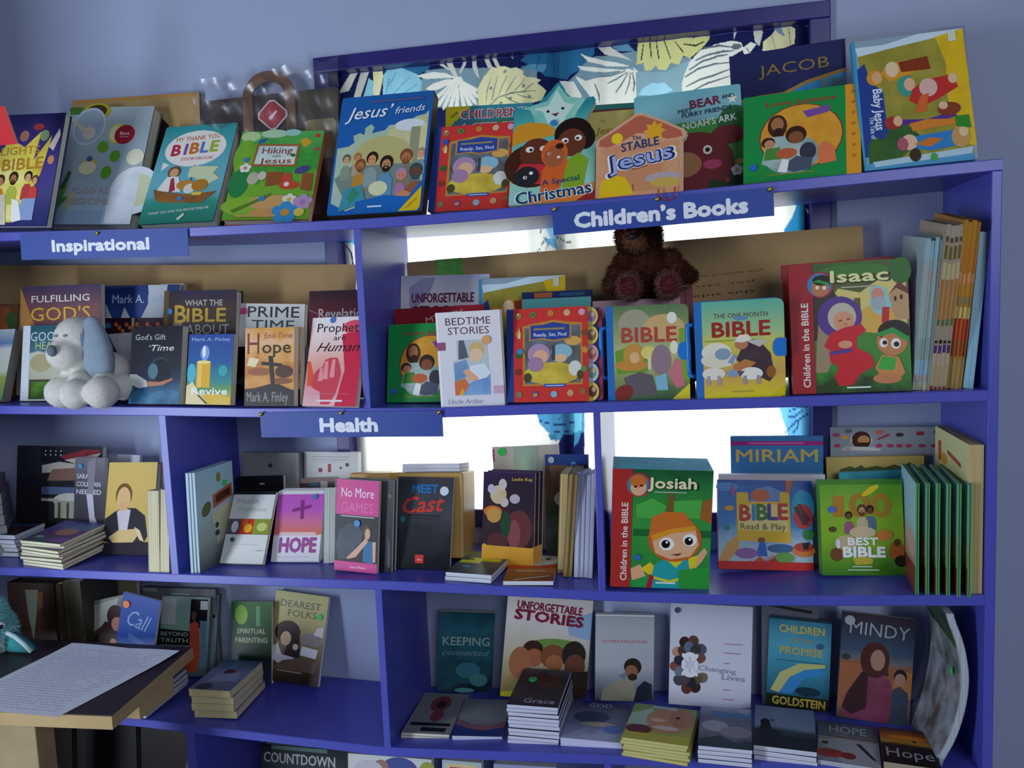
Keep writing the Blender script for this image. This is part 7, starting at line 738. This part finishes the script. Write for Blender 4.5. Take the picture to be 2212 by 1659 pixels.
r_, w_, h_ = card_panel('card2R', 'cardboard_sheet', 'long cardboard sheet with green tape and faint printing behind the teddy bear', [('t', 'gross number of cartons', .72, .26, .018, '6a4c2c', dict(w=.16, rot=182, b=-.002)), ('t', 'per ctn', .72, .33, .018, '6a4c2c', dict(w=.12, rot=182, b=-.002)), ('t', 'this side up', .69, .4, .02, '5c4024', dict(w=.18, rot=182, b=.0))])
bm = bmesh.new(); box(bm, .068, -.0012, h_-.036, .132, -.0004, h_-.001); box(bm, .068, -.0012, h_-.001, .132, .006, h_+.0006)
o = obj('tape_strip', bm, mat('green_tape', '58a83c', .2, noise=(60., .8, '7cc85c'), bump=.6), r_); o['label'] = 'shiny green tape'

# brown paper parcel with a white block of paper on it
M, w, h, t = at_pose('parcel'); root = empty('paper_parcel', M); tag(root, 'tan paper wrapped parcel standing behind the black script titled paperback', 'parcel')
bm = bmesh.new(); box(bm, 0, 0, 0, w, t+.01, h, bev=.004)
obj('wrapping', bm, mat('brown_wrapping_paper', 'c29a54', .35, noise=(9., .5, 'a87f3e'), bump=.5), root)
bm = bmesh.new(); box(bm, w*.36, -.0006, -.0002, w*.44, t+.0106, h+.0006); obj('tape_strip', bm, mat('clear_brown_tape', 'b08a4a', .15), root)
root = empty('white_book', M @ Matrix.Translation((w*.46, .012, h+.001))); tag(root, 'white paper block lying on top of the tan parcel before the bright window', 'book')
bm = bmesh.new(); box(bm, 0, 0, .0008, w*.5, .088, .0165); obj('pages', bm, page_mat('dcdce4', 2), root)
bm = bmesh.new(); box(bm, -.0004, 0, 0, w*.5+.0004, .09, .0008); box(bm, -.0004, 0, .0165, w*.5+.0004, .09, .0173); obj('cover', bm, mat('white_cover', 'e0e0e6', .4), root)

# gift bag in clear film on the top shelf
M, w, h, t = at_pose('bag'); root = empty('handled_box_bag', M); tag(root, 'dark brown box bag with tan arched handle and hang tags in clear film, top shelf', 'bag')
bm = bmesh.new(); mats = [mat('brown_board', '43302a', .5, noise=(20., .5, '352420')), mat('brown_board_edge', '2e201c', .5)]
prism(bm, rrect(0, 0, w, h, .006), 0, t, 0, 1); Print(bm, w, h, mats).run([('e', .85, .1, .14, .09, '4f4630'), ('e', .2, .3, .3, .2, '3c2a26')]); obj('body', bm, mats, root)
bm = bmesh.new(); hc, hr = w*.5, .066
pts = [(hc-hr, h*.42)] + [(hc-hr, h*.97)] + [(hc - hr*math.cos(R(a)), h*.97 + hr*.92*math.sin(R(a))) for a in range(10, 180, 12)] + [(hc+hr, h*.97), (hc+hr, h*.42)]
inn = [(hc + (x-hc)*.62, z if z < h*.98 else h*.97 + (z-h*.97)*.60) for x, z in pts]
for k in range(len(pts)-1):
    a, b, c, d = pts[k], pts[k+1], inn[k+1], inn[k]
    va = [bm.verts.new((p[0], -.006, p[1])) for p in (a, b, c, d)]; vb = [bm.verts.new((p[0], -.0005, p[1])) for p in (a, b, c, d)]
    for q in ((0,1,2,3),): bm.faces.new([va[i] for i in q]); bm.faces.new([vb[i] for i in q][::-1])
    for i in range(4): bm.faces.new((va[i], vb[i], vb[(i+1) % 4], va[(i+1) % 4]))
bmesh.ops.recalc_face_normals(bm, faces=bm.faces)
obj('handle', bm, mat('leatherette', '7d5638', .45, noise=(40., .4, '6a4428')), root)
def hang_tag(pts, c, name, art=(), y=-.009, lab=None):
    bm = bmesh.new(); xs = [p[0] for p in pts]; zs = [p[1] for p in pts]; x0, z0 = min(xs), min(zs)
    mats = [mat('tag_card', c, .4)]; prism(bm, pts, y, y+.002); Print(bm, w, h, mats, .4, y).run(art); o = obj(name, bm, mats, root); o['label'] = lab
cx, cz, r = w*.53, h*.84, .034
hang_tag([(cx + r*math.cos(R(a))*1.1, cz + r*math.sin(R(a))) for a in (10, 80, 100, 170, 190, 260, 280, 350)], 'e6dcdc', 'hang_tag', [], -.0085, 'pale octagon border tag')
hang_tag([(cx + r*.88*math.cos(R(a))*1.1, cz + r*.88*math.sin(R(a))) for a in (10, 80, 100, 170, 190, 260, 280, 350)], 'b02a34', 'hang_tag', [('p', [.5,.18,.56,.13,.57,.14,.515,.2], 'e6d2d2')], -.0095, 'red octagon tag')
hang_tag(rrect(w*.76, h*.5, w*.985, h*.78, .01), '8a7a4c', 'hang_tag', [('e', .84, .36, .06, .05, '6a5a34')], -.004, 'tan rounded tag')
hang_tag([(w*.19 + .034*math.cos(R(a)), h*.66 + .034*math.sin(R(a))) for a in range(0, 360, 20)], '6a525a', 'hang_tag', [], -.004, 'round mauve tag')
# clear film: crumpled thin sheet over the bag
fm = bpy.data.materials.new('clear_film'); fm.use_nodes = True; nt = fm.node_tree; nt.nodes.clear()
tb = nt.nodes.new('ShaderNodeBsdfTransparent'); gb = nt.nodes.new('ShaderNodeBsdfGlossy'); gb.inputs['Roughness'].default_value = .32; mx = nt.nodes.new('ShaderNodeMixShader'); oo = nt.nodes.new('ShaderNodeOutputMaterial')
fr = nt.nodes.new('ShaderNodeFresnel'); fr.inputs[0].default_value = 1.6
mr = nt.nodes.new('ShaderNodeMapRange'); mr.inputs['To Min'].default_value = .10; mr.inputs['To Max'].default_value = .6
nt.links.new(fr.outputs[0], mr.inputs[0]); nt.links.new(mr.outputs[0], mx.inputs[0]); nt.links.new(tb.outputs[0], mx.inputs[1]); nt.links.new(gb.outputs[0], mx.inputs[2]); nt.links.new(mx.outputs[0], oo.inputs[0])
bm = bmesh.new(); nx, nz = 34, 30; rr = random.Random(4); g = []
for j in range(nz+1):
    row = []
    for k in range(nx+1):
        u, v = k/nx, j/nz; x = -.022 + (w+.03)*u; z = .03 + (h+.012 + .02*u + .004*math.sin(u*19) + .003*math.sin(u*47))*v
        y = -.014 + .0045*math.sin(u*31 + v*9) + .004*math.sin(v*40 + u*13) * (1 if v > .8 else .35) + rr.uniform(-.0007, .0007)*(1.6 if v > .85 else .4)
        row.append(bm.verts.new((x, y, z)))
    g.append(row)
for j in range(nz):
    for k in range(nx): bm.faces.new((g[j][k], g[j][k+1], g[j+1][k+1], g[j+1][k]))
o = obj('clear_wrapper', bm, fm, root, True); o['label'] = 'crumpled clear plastic film'

# carry case handles and clasps, tabs on the tabbed book
BLUEP = mat('blue_plastic', '1f78cc', .25)
for o in [o for o in COL.objects if o.name.startswith('carry_case_book')]:
    w, h, t = (POSE['case1'] if 'lion' in o['label'] else POSE['case2'])[3:6]
    bm = bmesh.new(); zz = [.23*h, .25*h, .5*h, .75*h, .77*h]
    tube(bm, [(-.001, t*.4, .23*h), (-.011, t*.4, .235*h), (-.0125, t*.4, .3*h), (-.0125, t*.4, .7*h), (-.011, t*.4, .765*h), (-.001, t*.4, .77*h)], .0048, 8)
    obj('handle', bm, BLUEP, o, True)['label'] = 'bright blue plastic handle'
    bm = bmesh.new(); pts = [(w+.001, h*.42), (w+.001, h*.6)] + [(w-.012 - .009*math.sin(R(a)), h*.51 + .0165*math.cos(R(a))) for a in range(0, 181, 20)]
    prism(bm, pts[::-1], -.003, -.0008); box(bm, w+.0005, -.003, h*.42, w+.0025, t*.6, h*.6)
    bmesh.ops.recalc_face_normals(bm, faces=bm.faces); obj('clasp', bm, BLUEP, o)['label'] = 'blue plastic clasp'
o = [o for o in COL.objects if o.name.startswith('tabbed_picture_book')][0]; w, h, t = POSE['rsf2'][3:6]
bm = bmesh.new(); mats = [mat('tab_board', '3a3478', .45), mat('red_board', 'b8302c', .45)]; prism(bm, rrect(w-.004, .002, w+.026, h-.002, .006), t*.55, t*.62, 0, 1)
Print(bm, w, h, mats, .4, t*.55).run([('r', 1.12, .02, 1.148, .98, 'c0342e')]); obj('back_board', bm, mats, o)
for k, (c, c2) in enumerate((('9a7a9a', 'd8c060'), ('8a6a4a', 'e0c860'), ('b06a5a', 'd8a0b0'), ('7a9a8a', 'c0c8cc'), ('6a4a30', 'e2c85a'))):
    bm = bmesh.new(); cz = h*(.895 - .198*k); mats = [mat('tab_card', c2, .45)]
    prism(bm, [(w+.003 + .0155*math.cos(R(a)), cz + .0185*math.sin(R(a))) for a in range(-90, 91, 15)] + [(w-.006, cz+.0185), (w-.006, cz-.0185)], t*.3, t*.36)
    bmesh.ops.recalc_face_normals(bm, faces=bm.faces)
    pr = Print(bm, w, h, mats, .45, t*.3); pr.run([('e', (w+.006)/w, 1-cz/h, .0085/w, .06, c), ('e', (w+.008)/w, 1-(cz+.004)/h, .004/w, .028, 'd8b48a')])
    obj('picture_tab', bm, mats, o)

# signs pinned to the shelf edges
SIGN = mat('blue_sign_card', '1f3f96', .5, noise=(10., .3, '264aa4')); PIN = mat('brass', 'd8b84a', .25, metal=1.0)
def sign(text, label, x, z, w, h, ro, cu, cv, cap, tw, pins):
    root = empty('section_sign', Matrix.Translation((x, -.0042, z)) @ Matrix.Rotation(ro, 4, 'Y')); tag(root, label, 'sign')
    bm = bmesh.new(); box(bm, 0, 0, 0, w, .0014, h); obj('sign_card', bm, SIGN, root)
    bm = bmesh.new(); mats = [mat('white_lettering', 'e6ebf2', .5)]; pr = Print(bm, w, h, mats, .5); pr.idx['w'] = 0; pr.text(text, cu, cv, cap, 'w', tw, b=.06)
    obj('lettering', bm, mats, root)
    for u, v in pins:
        bm = bmesh.new(); ball(bm, (u*w, -.003, (1-v)*h), .0042, 0, 2, (1, .7, 1)); tube(bm, [(u*w, -.002, (1-v)*h), (u*w, .004, (1-v)*h)], .0008, 6)
        obj('push_pin', bm, PIN, root, True)
sign('Inspirational', 'blue sign lettered Inspirational pinned to the top shelf edge', -1.4184, 1.6328, .4047, .0561, .0302, .485, .5, .4, .575, [(.478, .06)])
sign('Children’s Books', 'blue sign lettered for children pinned below the house shaped board book', -.2516, 1.619, .3942, .05, -.0285, .495, .54, .5, .78, [(.012, .06), (.49, .05), (.985, .08)])
sign('Health', 'blue sign lettered Health pinned to the second shelf edge', -.8792, 1.2408, .3932, .0516, .0011, .495, .52, .5, .31, [(.01, .04), (.46, .04), (.985, .06)])
# thin red thread ring caught on a pin
bm = bmesh.new(); P0 = [(-.058, 1.690), (-.056, 1.682), (-.051, 1.674), (-.044, 1.669), (-.037, 1.669), (-.031, 1.673), (-.028, 1.681), (-.028, 1.692)]
tube(bm, [(x, -.0075, z) for x, z in P0], .0011, 6)
tag(obj('red_thread', bm, mat('red_thread', 'c01c2c', .6), None, True), 'thin red thread loop hanging over the children sign by its middle pin', 'thread')

# ---------------------------------------------------------------- plush toys
def plush_mesh(balls, voxel, fur, furlen, seed, cols, mats, parent, name, smooth_it=4):
    """balls -> one welded, smoothed skin with short tufts of pile; cols(p) picks the material index"""
    bm = bmesh.new()
    for c, r, sc, rot in balls: ball(bm, c, r, 0, 3, sc, Euler([R(a) for a in rot]) if rot else None)
    me = bpy.data.meshes.new('skin'); bm.to_mesh(me); bm.free(); t = bpy.data.objects.new('skin', me); COL.objects.link(t)
    m = t.modifiers.new('r', 'REMESH'); m.mode = 'VOXEL'; m.voxel_size = voxel; s = t.modifiers.new('s', 'SMOOTH'); s.iterations = smooth_it; s.factor = .5
    dg = bpy.context.evaluated_depsgraph_get(); dg.update(); me2 = bpy.data.meshes.new_from_object(t.evaluated_get(dg)); bpy.data.objects.remove(t); bpy.data.meshes.remove(me)
    bm = bmesh.new(); bm.from_mesh(me2); bpy.data.meshes.remove(me2); bm.normal_update(); bm.faces.ensure_lookup_table()
    for f in bm.faces: f.material_index = cols(f.calc_center_median()); f.smooth = True
    r = random.Random(seed); base = list(bm.faces)
    for f in base:
        if r.random() > fur: continue
        c = f.calc_center_median(); n = f.normal; u = n.orthogonal().normalized(); u = Matrix.Rotation(r.uniform(0, 6.28), 3, n) @ u; w_ = furlen*.16
        tip = c + (n + Vector((r.uniform(-.7, .7), r.uniform(-.7, .7), r.uniform(-.9, .4)))*.8).normalized()*furlen*r.uniform(.6, 1.2)
        v = n.cross(u)
        a, b, d = (bm.verts.new(c + u*w_), bm.verts.new(c - u*w_*.5 + v*w_*.8), bm.verts.new(c - u*w_*.5 - v*w_*.8)); e = bm.verts.new(tip)
        for q in ((a, b, e), (b, d, e), (d, a, e)):
            ff = bm.faces.new(q); ff.material_index = f.material_index
    return obj(name, bm, mats, parent)
def eye(c, r, parent, col='120c0a', name='eye'):
    bm = bmesh.new(); ball(bm, c, r, 0, 2); obj(name, bm, mat('glossy_bead', col, .1), parent, True)
# brown teddy bear sitting on the pink box
M, w, h, t = at_pose('pinkS')
root = empty('storage_box', M); tag(root, 'dusty pink flat topped box under the sitting teddy bear', 'box')
bm = bmesh.new(); box(bm, 0, 0, 0, w, t, h, bev=.002); obj('body', bm, mat('pink_card', 'a8808a', .6), root)
bm = bmesh.new(); box(bm, -.0012, -.0012, h-.035, w+.0012, t+.0012, h+.001, bev=.001); obj('lid', bm, mat('pink_card', 'b08c94', .6), root)
zt = M.translation.z + h + .001
bear = empty('teddy_bear', Matrix.Translation((-.088, .15, zt))); tag(bear, 'dark brown furry teddy bear sitting on the pink box under the children sign', 'teddy bear')
bl = [((0, 0, .052), .05, (1, .85, 1.15), None), ((-.016, -.008, .126), .046, (1.02, .9, .95), None), ((-.018, -.045, .115), .022, (1.1, 1, .85), None),
      ((-.052, .004, .162), .016, (1, .6, 1), None), ((.02, .004, .166), .016, (1, .6, 1), None),
      ((-.048, -.018, .072), .019, (1, 1, 1.2), None), ((-.062, -.03, .05), .018, (1, 1, 1.3), None), ((-.07, -.04, .03), .018, None or (1, 1, 1), None),
      ((.046, -.012, .074), .020, (1, 1, 1.2), None), ((.062, -.018, .056), .019, (1, 1, 1), None), ((.078, -.022, .042), .018, (1.1, 1, .9), None),
      ((-.03, -.04, .022), .022, (1, 1.6, .95), None), ((-.034, -.068, .026), .026, (.95, .6, 1.1), None), ((.036, -.04, .022), .022, (1, 1.6, .95), None), ((.042, -.068, .026), .026, (.95, .6, 1.1), None)]
MB = [mat('brown_plush', '3f2018', .9, .15, noise=(60., .5, '542c20')), mat('tan_plush', '6f4a34', .9, .15), mat('rose_plush', '582326', .9, .15), mat('pink_plush', '64403e', .9, .15)]
def bearcol(p):
    x, y, z = p
    if z > .08 and (x+.024)**2 + (z-.108)**2 < .026**2 and y < -.04: return 1
    for fx in (-.034, .042):
        d = (x-fx)**2 + ((z-.026)*.9)**2
        if y < -.074 and d < .017**2: return 2
        if y < -.062 and d < .034**2: return 3
    return 0
plush_mesh(bl, .004, .8, .0085, 1, bearcol, MB, bear, 'body')
bm = bmesh.new(); ball(bm, (-.022, -.068, .122), .0075, 0, 2, (1.2, .8, .8)); obj('nose', bm, mat('dark_nose', '1c1010', .5), bear, True)
eye((-.036, -.051, .137), .0042, bear); eye((.004, -.051, .138), .0042, bear)
# white dog with grey ears
zs = top(2, -1.28)
dog = empty('plush_dog', Matrix.Translation((-1.285, .02, zs))); tag(dog, 'white plush dog with drooping grey ears sitting at the shelf edge', 'plush toy')
bl = [((.018, .02, .062), .056, (1.05, .9, 1), None), ((-.026, -.004, .142), .052, (1, .95, 1.05), None), ((-.034, -.034, .116), .038, (1.1, 1.05, .95), None), ((-.03, -.02, .098), .034, (1.2, 1, .7), None),
      ((-.045, -.02, .05), .024, (1, 1, 1.6), None), ((-.052, -.034, .034), .037, (1.05, 1, .95), None), ((-.004, -.04, .05), .024, (1, 1, 1.3), None), ((.006, -.066, .032), .0325, (1, 1, 1), None), ((.05, -.03, .05), .026, (1, 1.2, 1), None), ((.064, -.06, .034), .035, (1, 1, 1), None), ((.07, .0, .04), .03, (1, 1, 1), None)]
MD = [mat('white_plush', 'd6d4cc', .95, .1, noise=(50., .4, 'c6c2b8')), mat('grey_plush', '8c9cac', .95, .1, noise=(50., .4, '7c8c9e'))]
plush_mesh(bl, .004, .25, .003, 2, lambda p: 1 if (p.z > .13 and p.x > .008) else 0, MD, dog, 'body', 3)
for c, r_e in (((.018, -.014, .122), 1.3), ((-.072, .022, .13), .7)):
    bm = bmesh.new()
    for k in range(7):
        a = k/6; ball(bm, (c[0] + .016*a*(1 if r_e > 1 else -.3), c[1] - .006*a, c[2] + .052 - .105*a), (.017 + .013*math.sin(math.pi*min(1, a*.85)))*r_e, 0, 3, (1, .6, 1))
    me = bpy.data.meshes.new('ear'); bm.to_mesh(me); bm.free(); t_ = bpy.data.objects.new('ear', me); COL.objects.link(t_)
    m_ = t_.modifiers.new('r', 'REMESH'); m_.mode = 'VOXEL'; m_.voxel_size = .004; s_ = t_.modifiers.new('s', 'SMOOTH'); s_.iterations = 4
    dg = bpy.context.evaluated_depsgraph_get(); dg.update(); me2 = bpy.data.meshes.new_from_object(t_.evaluated_get(dg)); bpy.data.objects.remove(t_)
    bm = bmesh.new(); bm.from_mesh(me2); obj('ear', bm, MD[1], dog, True)
bm = bmesh.new(); ball(bm, (-.034, -.076, .126), .0105, 0, 2, (1.1, .7, 1.2)); obj('nose', bm, mat('slate_nose', '5a6878', .7), dog, True)
for ex in (-.044, -.02):
    bm = bmesh.new(); ball(bm, (ex, -.0525, .156), .004, 0, 2, (1.3, .5, .8)); obj('eye', bm, mat('stitched_eye', '8a8f96', .8), dog, True)
# near-black filler books, added to stand for the shade under the table
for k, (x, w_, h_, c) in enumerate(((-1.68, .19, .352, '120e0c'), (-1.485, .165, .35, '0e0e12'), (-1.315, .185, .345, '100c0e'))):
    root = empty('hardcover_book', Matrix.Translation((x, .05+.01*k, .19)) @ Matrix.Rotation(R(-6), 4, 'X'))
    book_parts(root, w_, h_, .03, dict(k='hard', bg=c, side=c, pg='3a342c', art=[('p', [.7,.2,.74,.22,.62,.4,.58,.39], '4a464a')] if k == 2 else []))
    tag(root, 'added black filler book for the shade under the table, ' + ('outermost', 'second of three', 'nearest the lower divider')[k], 'book', 'filler books for the shade under the table')
# ---------------------------------------------------------------- small table with a written sheet and a teal plush bird
TZ = .784
tb_ = empty('side_table', Matrix.Translation((-1.35, -.16, 0))); tag(tb_, 'raw pine side table with dark top standing before the shelf at lower left', 'table')
inv = tb_.matrix_world.inverted()
def tpart(n, bm, m):
    o = obj(n, bm, m, tb_); o.matrix_parent_inverse = inv; return o
PINE = mat('raw_pine', 'b09662', .6, noise=(7., .6, '9a7f4e')); DARK = mat('dark_table_top', '2c2228', .45, noise=(16., .6, '40333a'))
def slab(bm, z0, z1, ins=0.):
    q = [(-1.95, -.37+ins), (-1.042-ins, -.312+ins), (-1.0745-ins, -.012-ins), (-1.95, .0-.02-ins)]
    a = [bm.verts.new((x, y, z0)) for x, y in q]; b = [bm.verts.new((x, y, z1)) for x, y in q]
    bm.faces.new(a[::-1]); bm.faces.new(b)
    for k in range(4): bm.faces.new((a[k], a[(k+1) % 4], b[(k+1) % 4], b[k]))
bm = bmesh.new(); slab(bm, TZ-.026, TZ-.0012); tpart('frame', bm, PINE)
bm = bmesh.new(); slab(bm, TZ-.0012, TZ, .002); tpart('table_top', bm, DARK)
for x0, y0 in ((-1.318, -.30), (-1.90, -.30), (-1.90, -.12), (-1.52, -.12)):
    bm = bmesh.new(); box(bm, x0, y0, 0, x0+(.098 if x0 == -1.318 else .06), y0+.045, TZ-.026, bev=.002)
    tpart('leg', bm, mat('raw_pine_post', '9c8a66', .7, noise=(9., .6, '7f6e4c')))
bm = bmesh.new(); box(bm, -1.12, -.21, TZ-.062, -1.064, -.10, TZ-.026, bev=.002); tpart('corner_block', bm, PINE)
sh = empty('paper_sheet', Matrix.Translation((-1.2, -.18, TZ))); tag(sh, 'white sheet of lined handwriting lying on the small pine table', 'paper')
bm = bmesh.new(); nx, nz = 20, 20; C4 = [Vector((-1.40, -.325)), Vector((-1.140, -.330)), Vector((-1.0805, -.049)), Vector((-1.358, -.036))]; g = []
for j in range(nz+1):
    row = []
    for k in range(nx+1):
        u, v = k/nx, j/nz; p = (C4[0]*(1-u)+C4[1]*u)*(1-v) + (C4[3]*(1-u)+C4[2]*u)*v
        row.append(bm.verts.new((p.x+1.2, p.y+.18, .0008 + .003*abs(math.sin(u*4+1))*v*v + .003*max(0, v-.8)*5*(.4+.6*u))))
    g.append(row)
for j in range(nz):
    for k in range(nx): bm.faces.new((g[j][k], g[j][k+1], g[j+1][k+1], g[j+1][k]))
pm = mat('white_paper', 'dfe4ee', .7); obj('sheet', bm, pm, sh, True)
bm = bmesh.new(); rr = random.Random(5)
for j in range(26):
    v = .06 + j*.034; u = .07
    while u < .9:
        L = rr.uniform(.015, .06)
        if u + L < .93 and rr.random() > .08:
            a, b = [(C4[0]*(1-uu)+C4[1]*uu)*(1-v) + (C4[3]*(1-uu)+C4[2]*uu)*v for uu in (u, u+L)]; z = .0014 + .003*abs(math.sin(u*4+1))*v*v + .003*max(0, v-.8)*5*(.4+.6*u)
            s4 = [(a.x, a.y-.0006), (b.x, b.y-.0006), (b.x, b.y+.0006), (a.x, a.y+.0006)]
            bm.faces.new([bm.verts.new((x+1.2, y+.18, z)) for x, y in s4])
        u += L + .012
obj('handwriting', bm, mat('pen_ink', '8d9ab8', .8), sh)
bird = empty('plush_bird', Matrix.Translation((-1.505, -.085, TZ))); tag(bird, 'fluffy teal plush bird cut by the left edge, sitting on the pine table', 'plush toy')
bl = [((-.01, 0, .045), .048, (1, .9, 1), None), ((-.005, -.01, .088), .036, (1, .95, .95), None), ((-.02, -.04, .02), .022, (1, 1.2, .9), None)]
MT = [mat('teal_plush', '6fb4b8', .95, .1, noise=(50., .6, 'a8d0d0')), mat('deep_teal_plush', '3f8f94', .95, .1), mat('pale_plush', 'b4cfcc', .95, .1)]
plush_mesh(bl, .004, .9, .011, 3, lambda p: 2 if p.z < .03 else 0, MT, bird, 'body')
bm = bmesh.new(); pts = [(.02, .04), (.04, .044), (.06, .036), (.08, .022), (.095, .008), (.09, .003), (.03, .003)]
prism(bm, pts, -.012, .012); bmesh.ops.recalc_face_normals(bm, faces=bm.faces); bmesh.ops.bevel(bm, geom=list(bm.edges), offset=.004, segments=2, affect='EDGES'); obj('wing', bm, MT[1], bird, True)
bm = bmesh.new(); tube(bm, [(.02, -.01, .045), (.04, -.012, .048), (.06, -.012, .04), (.08, -.012, .025), (.098, -.012, .008)], .005, 8); obj('wing_trim', bm, MT[2], bird, True)
bm = bmesh.new(); ball(bm, (.034, -.018, .066), .009, 0, 2); obj('eye', bm, mat('plastic_eye', 'b8c0c8', .15), bird, True)
bm = bmesh.new(); ball(bm, (.039, -.025, .066), .005, 0, 2); obj('pupil', bm, mat('glossy_bead', '120c0a', .1), bird, True)

# tall pile of thick grey paged books at the far left of the third shelf
Mp = Matrix.Translation((-1.72, .135, top(3, -1.7))) @ Matrix.Rotation(R(38), 4, 'Z'); src = None; zz = 0
for k in range(7):
    th = .0255
    Mk = Mp @ Matrix.Translation((rnd.uniform(-.003, .003) + .004*(3-k)*.6, 0, zz)); zz += th
    lab = 'thick grey paged book, {} in the tall far left pile'.format(['bottom one', 'second up', 'third up', 'fourth up', 'fifth up', 'second from the top', 'topmost'][k])
    if src is None:
        src = empty('hardcover_book', Mk); tag(src, lab, 'book', 'tall grey pile by the left margin')
        bm = bmesh.new(); box(bm, -.14, -.11, .0006, .05-.0004, .06, th-.0012); obj('pages', bm, page_mat('9a9ca0', 2), src)
        bm = bmesh.new(); box(bm, -.142, -.112, 0, .05, .062, .0006); box(bm, -.142, -.112, th-.0012, .05, .062, th-.0006); obj('cover', bm, mat('grey_cover', '70747c', .5), src)
    else: copy_book(src, Mk, lab, 'tall grey pile by the left margin')

# curved magazine slumped against the end panel
mg = empty('magazine', Matrix.Translation((.45, .02, top(4, .45)))); tag(mg, 'glossy magazine slumped in a curve against the right end panel of the fourth shelf', 'magazine')
def curved(off, th):
    prof = [(-.030, .0), (-.004, .05), (.012, .11), (.016, .17), (.006, .235), (-.012, .285)]
    return [(x+off, z) for x, z in prof], th
def sheet(name, off0, off1, mats, fn, dep=.19, y0=0., artf=None):
    bm = bmesh.new(); n = 28
    prof = [(-.032, .0), (-.006, .05), (.010, .11), (.0165, .17), (.007, .235), (-.014, .29)]
    zs_ = np.linspace(0, .29, n); xs_ = np.interp(zs_, [p[1] for p in prof], [p[0] for p in prof])
    k_ = np.ones(5)/5; xs_ = np.convolve(np.pad(xs_, 2, 'edge'), k_, 'valid')
    A = [[bm.verts.new((xs_[i]+o, y, zs_[i])) for i in range(n)] for o, y in ((off0, y0), (off1, y0), (off1, y0+dep), (off0, y0+dep))]
    for i in range(n-1):
        for k in range(4):
            f = bm.faces.new((A[k][i], A[(k+1) % 4][i], A[(k+1) % 4][i+1], A[k][i+1])); f.material_index = fn(i/(n-1), k)
    bm.faces.new([A[k][0] for k in range(4)]); bm.faces.new([A[k][-1] for k in range(4)][::-1]); bmesh.ops.recalc_face_normals(bm, faces=bm.faces)
    return obj(name, bm, mats, mg)
sheet('pages', -.006, .006, [page_mat('b4bcc8', 0)], lambda v, k: 0)
sheet('cover', -.0075, -.006, [mat('magazine_print', '4a5a4c', .2, noise=(14., .9, 'b4b8bc')), mat('magazine_print', '2a3a2c', .2, noise=(16., .7, '5a7a34')), mat('magazine_print', '9aa4ac', .2, noise=(20., .9, '4a4034'))], lambda v, k: 1 if v > .75 else (2 if v < .55 else 0), .19, -.001)
sheet('back_cover', .006, .0072, [mat('magazine_back', '9aa0b4', .25)], lambda v, k: 0, .19, -.001)
bm = bmesh.new(); ball(bm, (.0005, .03, .17), .008, 0, 2, (.2, 1, 1)); obj('price_sticker', bm, mat('sticker_paper', '28c060', .5), mg)

# cord of the hanging red card
for o in [o for o in COL.objects if o.name.startswith('hanging_card')]:
    w, h = POSE['redtop'][3:5]; bm = bmesh.new(); tube(bm, [(w*.4, .002, h), (w*.4, .002, h+.5), (w*.4, .002, h+1.15)], .0012, 6)
    obj('cord', bm, mat('white_cord', 'd8d8d2', .8), o)
